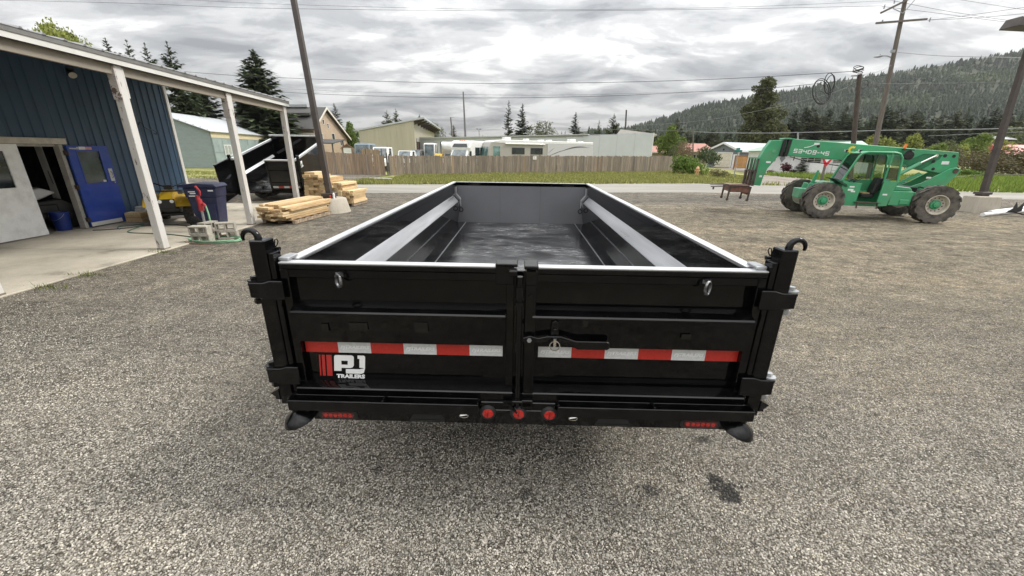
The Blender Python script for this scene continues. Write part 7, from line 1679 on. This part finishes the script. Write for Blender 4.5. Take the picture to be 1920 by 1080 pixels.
b = MB(); b.add([(-.14, .15, 1.35), (-.14, 2.35, 1.35), (.05, 2.35, 2.5), (.05, .15, 2.5), (-.08, .15, 1.33), (-.08, 2.35, 1.33), (.12, 2.35, 2.5), (.12, .15, 2.5)], [(0, 1, 2, 3), (7, 6, 5, 4), (0, 4, 5, 1), (3, 2, 6, 7), (0, 3, 7, 4), (1, 5, 6, 2)]); obj('windscreen', b, mat('teal_windscreen', (.14, .24, .23), .06, var=.5, scale=1, coat=.6), mh)
b = MB(); b.cyl((w_ * .14, -.1, Hm - .38), (w_ * .50, -.1, Hm - .38), .075, n=10); obj('awning_roll', b, white_paint, mh, smooth=50)
swm = mat('dark_swoosh_vinyl', (.12, .12, .13), .4)
b = MB()
def swoosh(x0, z0, x1, z1, bend, wd_):
    n = 12; top = []; bot = []
    for i in range(n + 1):
        t = i / n; x = x0 + (x1 - x0) * t; z = z0 + (z1 - z0) * t + bend * math.sin(math.pi * t); hw = wd_ * math.sin(math.pi * min(1, t * 1.05 + .04) * .98) ** .7 * .5
        top.append((x, z + hw)); bot.append((x, z - hw))
    for i in range(n): b.prism([bot[i], bot[i + 1], top[i + 1], top[i]], 'y', -.046, -.0405)
swoosh(w_ * .67, 2.15, w_ * .96, 2.6, .25, .16); swoosh(w_ * .54, 1.55, w_ * .72, 2.35, .06, .09); swoosh(w_ * .535, 1.9, w_ * .6, 2.55, .0, .06)
obj('swoosh_stripe', b, swm, mh)
b = MB()
for x, wd_, hh in ((.17, .75, .32), (.36, .4, .22), (.5, .5, .16), (.58, .45, .18), (.80, .8, .34), (.92, .3, .12)): b.box(w_ * x, w_ * x + wd_, .8, 1.6, Hm - .01, Hm + hh)
obj('roof_unit', b, white_paint, mh, bevel=.05)
for x in (w_ * .13, w_ * .66, w_ * .73):
    b = MB(); b.cyl((x, -.02, .48), (x, .3, .48), .48, n=18); obj('wheel', b, rubber, mh, smooth=40)

# ------------------------------------------------------------------ poles, wires, street furniture
pole_wood = mat('weathered_pole_wood', (.135, .118, .102), .9, var=.25, scale=5, stretch=(4, 4, .25), bump=.4); galv = mat('dull_galvanised_arm', (.33, .34, .35), .5, metal=.5)
def pole(name, label, cat, p_top, p_base, Y, r0_, r1_, m_=pole_wood, zbase=None):
    a, c_ = P(*p_base, Y), P(*p_top, Y); d = (c_ - a); k = (a.z + .1) / d.z; base = a - d * k
    t = thing(name, label, cat, (base.x, Y, base.z)); b = MB(); v = c_ - base; b.cyl((0, 0, 0), v, r0_, r1_, n=10); obj('pole_shaft', b, m_, t, smooth=50)
    return t, base
YU = 34.0
up, ub = pole('utility_pole', 'tall leaning utility pole with two crossarms and a street light', 'utility pole', (1699, -8), (1641, 271), YU, .19, .13)
def lo(px, py, Y=YU): return P(px, py, Y) - Vector((ub.x, YU, ub.z))
b = MB(); b.bar(lo(1647, 26) + Vector((0, -.2, 0)), lo(1712, -6) + Vector((0, -.2, 0)), .1, .12); ca = obj('crossarm', b, pole_wood, up)
b = MB(); b.bar(lo(1638, 45) + Vector((0, -.2, 0)), lo(1733, 37.5) + Vector((0, -.2, 0)), .1, .12); ca2 = obj('crossarm', b, pole_wood, up)
b = MB(); b.bar(lo(1668, 18) + Vector((0, -.26, 0)), lo(1687, 27) + Vector((0, -.26, 0)), .04, .04); b.bar(lo(1687, 27) + Vector((0, -.26, 0)), lo(1710, 1) + Vector((0, -.26, 0)), .04, .04); obj('brace', b, galv, ca)
for (px, py), pr_ in (((1654, 14), ca), ((1673, 4), ca), ((1739, 38), ca2), ((1650, 42), ca2)):
    q = lo(px, py) + Vector((0, -.2, 0)); b = MB(); b.lathe([(.02, -.15), (.06, -.1), (.03, -.05), (.065, 0), (.03, .05), (.05, .1), (.001, .13)], 10, q); obj('insulator', b, mat('grey_insulator', (.25, .26, .28), .4), pr_, smooth=50)
b = MB(); b.tube([lo(1671, 108), lo(1664, 105), lo(1655, 104.5)], .035, 6); b.tube([lo(1655, 104.5), lo(1648, 105.5), lo(1639, 107)], [.06, .11, .04], 8); b.cyl(lo(1650, 104.5), lo(1650.5, 101.5), .05, n=8); obj('street_light', b, galv, up, smooth=50)
b = MB(); b.box(*(lambda q: (q.x - .2, q.x + .05, q.y - .25, q.y - .1, q.z - .1, q.z + .08))(lo(1672, 97))); obj('pole_bracket', b, galv, up)
u2, u2b = pole('utility_pole', 'short dark utility pole with slack cables bundled on top', 'utility pole', (1612, 139), (1600, 271), 30, .17, .14, mat('dark_pole_wood', (.07, .056, .047), .9, var=.25, scale=5, stretch=(4, 4, .25), bump=.4))
def lo2(px, py, Y=30): return P(px, py, Y) - Vector((u2b.x, 30, u2b.z))
b = MB(); b.bar(lo2(1596, 142.5), lo2(1620, 141.5), .06, .08); obj('crossarm', b, galv, u2)
cab_blk = mat('black_cable', (.008, .008, .008), .5)
b = MB(); g = random.Random(4)
for k in range(5): b.tube([lo2(1609 + 0 * k, 135 - k) + Vector((.30 * math.cos(t) + g.uniform(-.03, .03), .2 * math.sin(t), .10 * math.sin(t + k) + .03 * k)) for t in [i * math.pi / 6 for i in range(12)]], .022, 5, True)
b.tube([lo2(1621, 158) + Vector((.26 * math.cos(t), .03, .26 * math.sin(t))) for t in [i * math.pi / 8 for i in range(16)]], .016, 5, True); obj('cable_bundle', b, cab_blk, u2, smooth=60)
cq = P(1547, 168, 29); cc = thing('cable_coil', 'loose black cable coils hanging from the overhead wire', 'cable coil', cq)
for k, (dx, dz, rx, rz_, til) in enumerate(((.18, .35, .38, .62, .5), (.22, .32, .30, .55, -.3), (-.2, -.12, .62, .78, .35), (-.25, -.15, .55, .72, .2), (-.15, -.25, .48, .6, .5), (-.1, -.55, .38, .5, 0.1))):
    b = MB(); b.tube([Vector((dx + rx * math.cos(t) * math.cos(til) - rz_ * math.sin(t) * math.sin(til) * .4, .06 * k * math.sin(t), dz + rz_ * math.sin(t))) for t in [i * math.pi / 14 for i in range(28)]], .026 if k < 4 else .012, 5, True); obj('coil_loop', b, cab_blk, cc, smooth=60)
wire_m = mat('overhead_wire', (.035, .037, .042), .6); wire_l = mat('pale_overhead_wire', (.24, .245, .25), .6)
def wire(label, pts, r=.014, m_=None, name='power_line'):
    """pts: (px, py, distance) along the span; a smooth curve runs through them"""
    q = [P(a, c_, Y) for a, c_, Y in pts]; o = obj(name, MB().tube(smooth_path(q, 8), r, 5), m_ or wire_m, None, smooth=60); tag(o, label, 'wire'); return o
wire('topmost wire across the left sky', [(-60, -1, 40), (240, 6, 38), (480, 15, 36), (960, 20.5, 34), (1350, 17, 34), (1654, 11, 34)], .011)
wire('second wire from the top, entering past the left lamp post', [(250, -6, 42), (355, 0, 40), (560, 9, 38), (960, 18, 35), (1350, 14, 34), (1673, 1, 34)], .009)
wire('upper of the two long wires over the motor home', [(330, 133, 42), (450, 142, 41), (640, 150, 40), (870, 156, 38), (1100, 155, 36), (1290, 150.5, 34), (1450, 143, 32), (1611, 133, 30)], .017)
wire('lower of the two long wires over the motor home', [(500, 171, 42), (640, 178, 41), (870, 183.5, 38), (1100, 181, 36), (1290, 173, 35), (1480, 162, 34), (1668, 140, 34)], .016)
wire('thin faint wire just above the lower long wire', [(400, 160, 60), (640, 171, 60), (870, 177, 60), (1060, 178, 60), (1300, 172, 60)], .012)
wire('wire from the tall pole to the upper right edge', [(1673, 1, 34), (1760, 18, 34), (1840, 31, 34), (1960, 48, 35)], .012)
wire('wire crossing rightward from the upper insulator', [(1654, 12, 34), (1760, 25, 34), (1860, 38, 34), (1960, 50, 35)], .012)
wire('wire from the lower crossarm rising to the right', [(1739, 38, 34), (1790, 32, 34), (1850, 24, 33), (1960, 8, 32)], .012)
wire('lowest wire from the lower crossarm', [(1739, 38, 34), (1800, 35, 34), (1860, 31, 33), (1960, 22, 32)], .012)
wire('steep wire in the top right corner', [(1780, -4, 40), (1860, 9, 40), (1960, 24, 40)], .012)
wire('pale service wire right of the street light', [(1683, 98, 34), (1752, 104, 34), (1830, 106.5, 34), (1960, 109, 34)], .022, wire_l)
wire('wire running level over the hill to the right edge', [(1621, 158, 30), (1700, 157, 31), (1820, 155.5, 33), (1960, 152, 35)], .018)
wire('wire dipping across the big pine to the short pole', [(1180, 236, 60), (1300, 228, 54), (1400, 212, 46), (1500, 190, 38), (1570, 171, 33), (1611, 150, 30)], .014, wire_l)
wire('thin wire from the short pole to the tall pole', [(1620, 140, 30), (1650, 133, 32), (1672, 122, 34)], .013, wire_l)
wire('thick pale cable behind the pine at roof height', [(1300, 247, 76), (1360, 249, 72), (1440, 249.5, 66), (1496, 248.5, 62), (1600, 246, 56), (1680, 244, 52), (1800, 243, 48), (1960, 239, 44)], .05, wire_l)
wire('lower pale cable at the right edge', [(1740, 255, 60), (1830, 251, 56), (1960, 246, 52)], .03, wire_l)
wire('low pale cable over the white building', [(870, 243, 90), (1000, 244, 90), (1150, 243, 88), (1300, 246, 76)], .02, wire_l)
pole('thin_pole', 'thin weathered wooden pole behind the brown tree', 'pole', (1300, 240), (1299, 300), 76, .14, .1)
pole('thin_pole', 'short pale pole top beside the big pine carrying a cable', 'pole', (1496, 248), (1496, 275), 62, .12, .1, galv)
pole('radio_mast', 'tall slim mast rising over the shuttle bus', 'mast', (868.5, 172), (873, 262), 70, .24, .1, mat('mast_grey', (.14, .14, .14), .6))
t, bs = pole('lamp_pole', 'wooden pole with a small lamp right of the beige hall', 'lamp pole', (845, 220), (849, 262), 80, .16, .12)
q = P(848, 220.5, 80) - bs; b = MB(); b.bar(q + Vector((-.3, 0, 0)), q + Vector((.35, 0, .05)), .08, .08); obj('lamp_arm', b, galv, t)
t, bs = pole('lamp_pole', 'low pole with twin flood lamps over the bus roof', 'lamp pole', (898, 243), (899.5, 262), 85, .09, .07, galv)
q = P(898, 242, 85) - bs; b = MB(); b.box(q.x - .5, q.x - .1, -.15, .15, q.z - .1, q.z + .1); b.box(q.x + .1, q.x + .5, -.15, .15, q.z - .1, q.z + .1); obj('flood_lamp', b, galv, t)
pole('thin_pole', 'bare dark pole right of the skyline pines', 'pole', (1174.5, 206), (1172.5, 246), 95, .2, .16, mat('dark_bare_pole', (.05, .05, .05), .8))
# street sign
sg = P(1376, 332, 39.5); ss = thing('street_sign', 'small green street sign on a thin post by the driveway', 'sign', (sg.x, 39.5, -.03)); top = P(1384, 284, 39.5)
b = MB(); b.bar((0, 0, 0), (top.x - sg.x, 0, top.z + .03), .06, .06); obj('sign_post', b, galv, ss)
b = MB(); q = (top.x - sg.x, top.z); b.box(q[0] - .35, q[0] + .35, -.05, -.035, q[1] - .02, q[1] + .16); b.box(q[0] - .05, q[0] - .03, -.34, .3, q[1] + .165, q[1] + .34); obj('sign_plate', b, mat('street_sign_green', (.01, .18, .13), .4), ss)
# yield sign seen past the machine
yg = G(1538, 349); ys_ = thing('yield_sign', 'red and white yield sign on a wooden post behind the boom', 'sign', (yg.x, yg.y, -.02)); zt3 = P(1539, 316, yg.y).z; zb3 = P(1539, 299, yg.y).z
b = MB(); b.box(-.06, .06, .0, .1, 0, zb3 + .1); obj('sign_post', b, pole_wood, ys_)
b = MB(); wv = (zb3 - zt3) * .62; b.prism([(-wv, zb3 + .1), (wv, zb3 + .1), (.02, zt3 + .1), (-.02, zt3 + .1)], 'y', -.02, -.002); pl_ = obj('sign_plate', b, mat('yield_red', (.5, .015, .03), .4), ys_)
b = MB(); hh = zb3 - zt3; b.prism([(-wv * .48, zb3 - .02 * hh + .04), (wv * .48, zb3 - .02 * hh + .04), (0, zt3 + .55 * hh + .1)], 'y', -.0235, -.0205); obj('sign_centre', b, W_trim, pl_)
# fire hydrant
fh0 = G(1306, 329); fh = thing('fire_hydrant', 'weathered tan fire hydrant in the grass before the green bush', 'fire hydrant', (fh0.x, fh0.y, -.03)); s_ = 1.2
b = MB(); b.lathe([(.18 * s_, 0), (.18 * s_, .06 * s_), (.12 * s_, .07 * s_), (.12 * s_, .5 * s_), (.165 * s_, .51 * s_), (.165 * s_, .56 * s_), (.14 * s_, .57 * s_), (.12 * s_, .67 * s_), (.06 * s_, .74 * s_), (.03 * s_, .75 * s_), (.03 * s_, .8 * s_), (.001, .8 * s_)], 18); hyd_m = mat('tan_hydrant_paint', (.5, .3, .15), .6, var=.12); obj('barrel', b, hyd_m, fh, smooth=40)
b = MB(); b.cyl((-.22 * s_, 0, .4 * s_), (.22 * s_, 0, .4 * s_), .06 * s_, n=12); b.cyl((0, -.24 * s_, .36 * s_), (0, 0, .36 * s_), .08 * s_, n=12); obj('nozzle', b, hyd_m, fh, smooth=40)
# wire fence posts in the meadow
for i, (px, pb, pt) in enumerate(((1822, 341, 328), (1857, 336, 326), (1780, 343, 331), (1905, 334, 325))):
    q = G(px, pb); t = thing('fence_post', 'thin leaning post of the wire fence in the green meadow', 'fence post', (q.x, q.y, -.05), 0, 'wire fence posts in the meadow'); h_ = P(px, pt, q.y).z; b = MB(); b.cyl((0, 0, 0), (.15, 0, h_ + .05), .05, n=6); obj('post_body', b, pole_wood, t)
wire('low wire along the meadow posts', [(1700, 331, 36), (1780, 332, 38), (1822, 329, 42), (1860, 327.5, 46), (1905, 327, 50), (1960, 327, 52)], .015, wire_l, 'fence_wire')
# board left lying on the grass, and small litter
q = G(713, 336); t = thing('loose_board', 'pale board lying on the grass in front of the fence gap', 'board', (q.x, q.y, .03), -.25); b = MB(); b.box(-.9, .9, -.12, .12, 0, .05); obj('board_body', b, peel_white, t)
# ------------------------------------------------------------------ air: pale haze that fades the hill
hzm = bpy.data.materials.new('pale_haze'); hzm.use_nodes = True; t = hzm.node_tree; t.nodes.clear()
ho = N(t, 'ShaderNodeOutputMaterial'); pv = N(t, 'ShaderNodeVolumePrincipled'); pv.inputs['Color'].default_value = (.93, .95, .98, 1); pv.inputs['Density'].default_value = 0.00009; pv.inputs['Anisotropy'].default_value = 0.0
LK(t, pv.outputs[0], ho.inputs['Volume'])
b = MB(); b.box(-1300, 2400, -60, 1500, -1.2, 330); hz_o = obj('haze', b, hzm, None, kind='stuff')
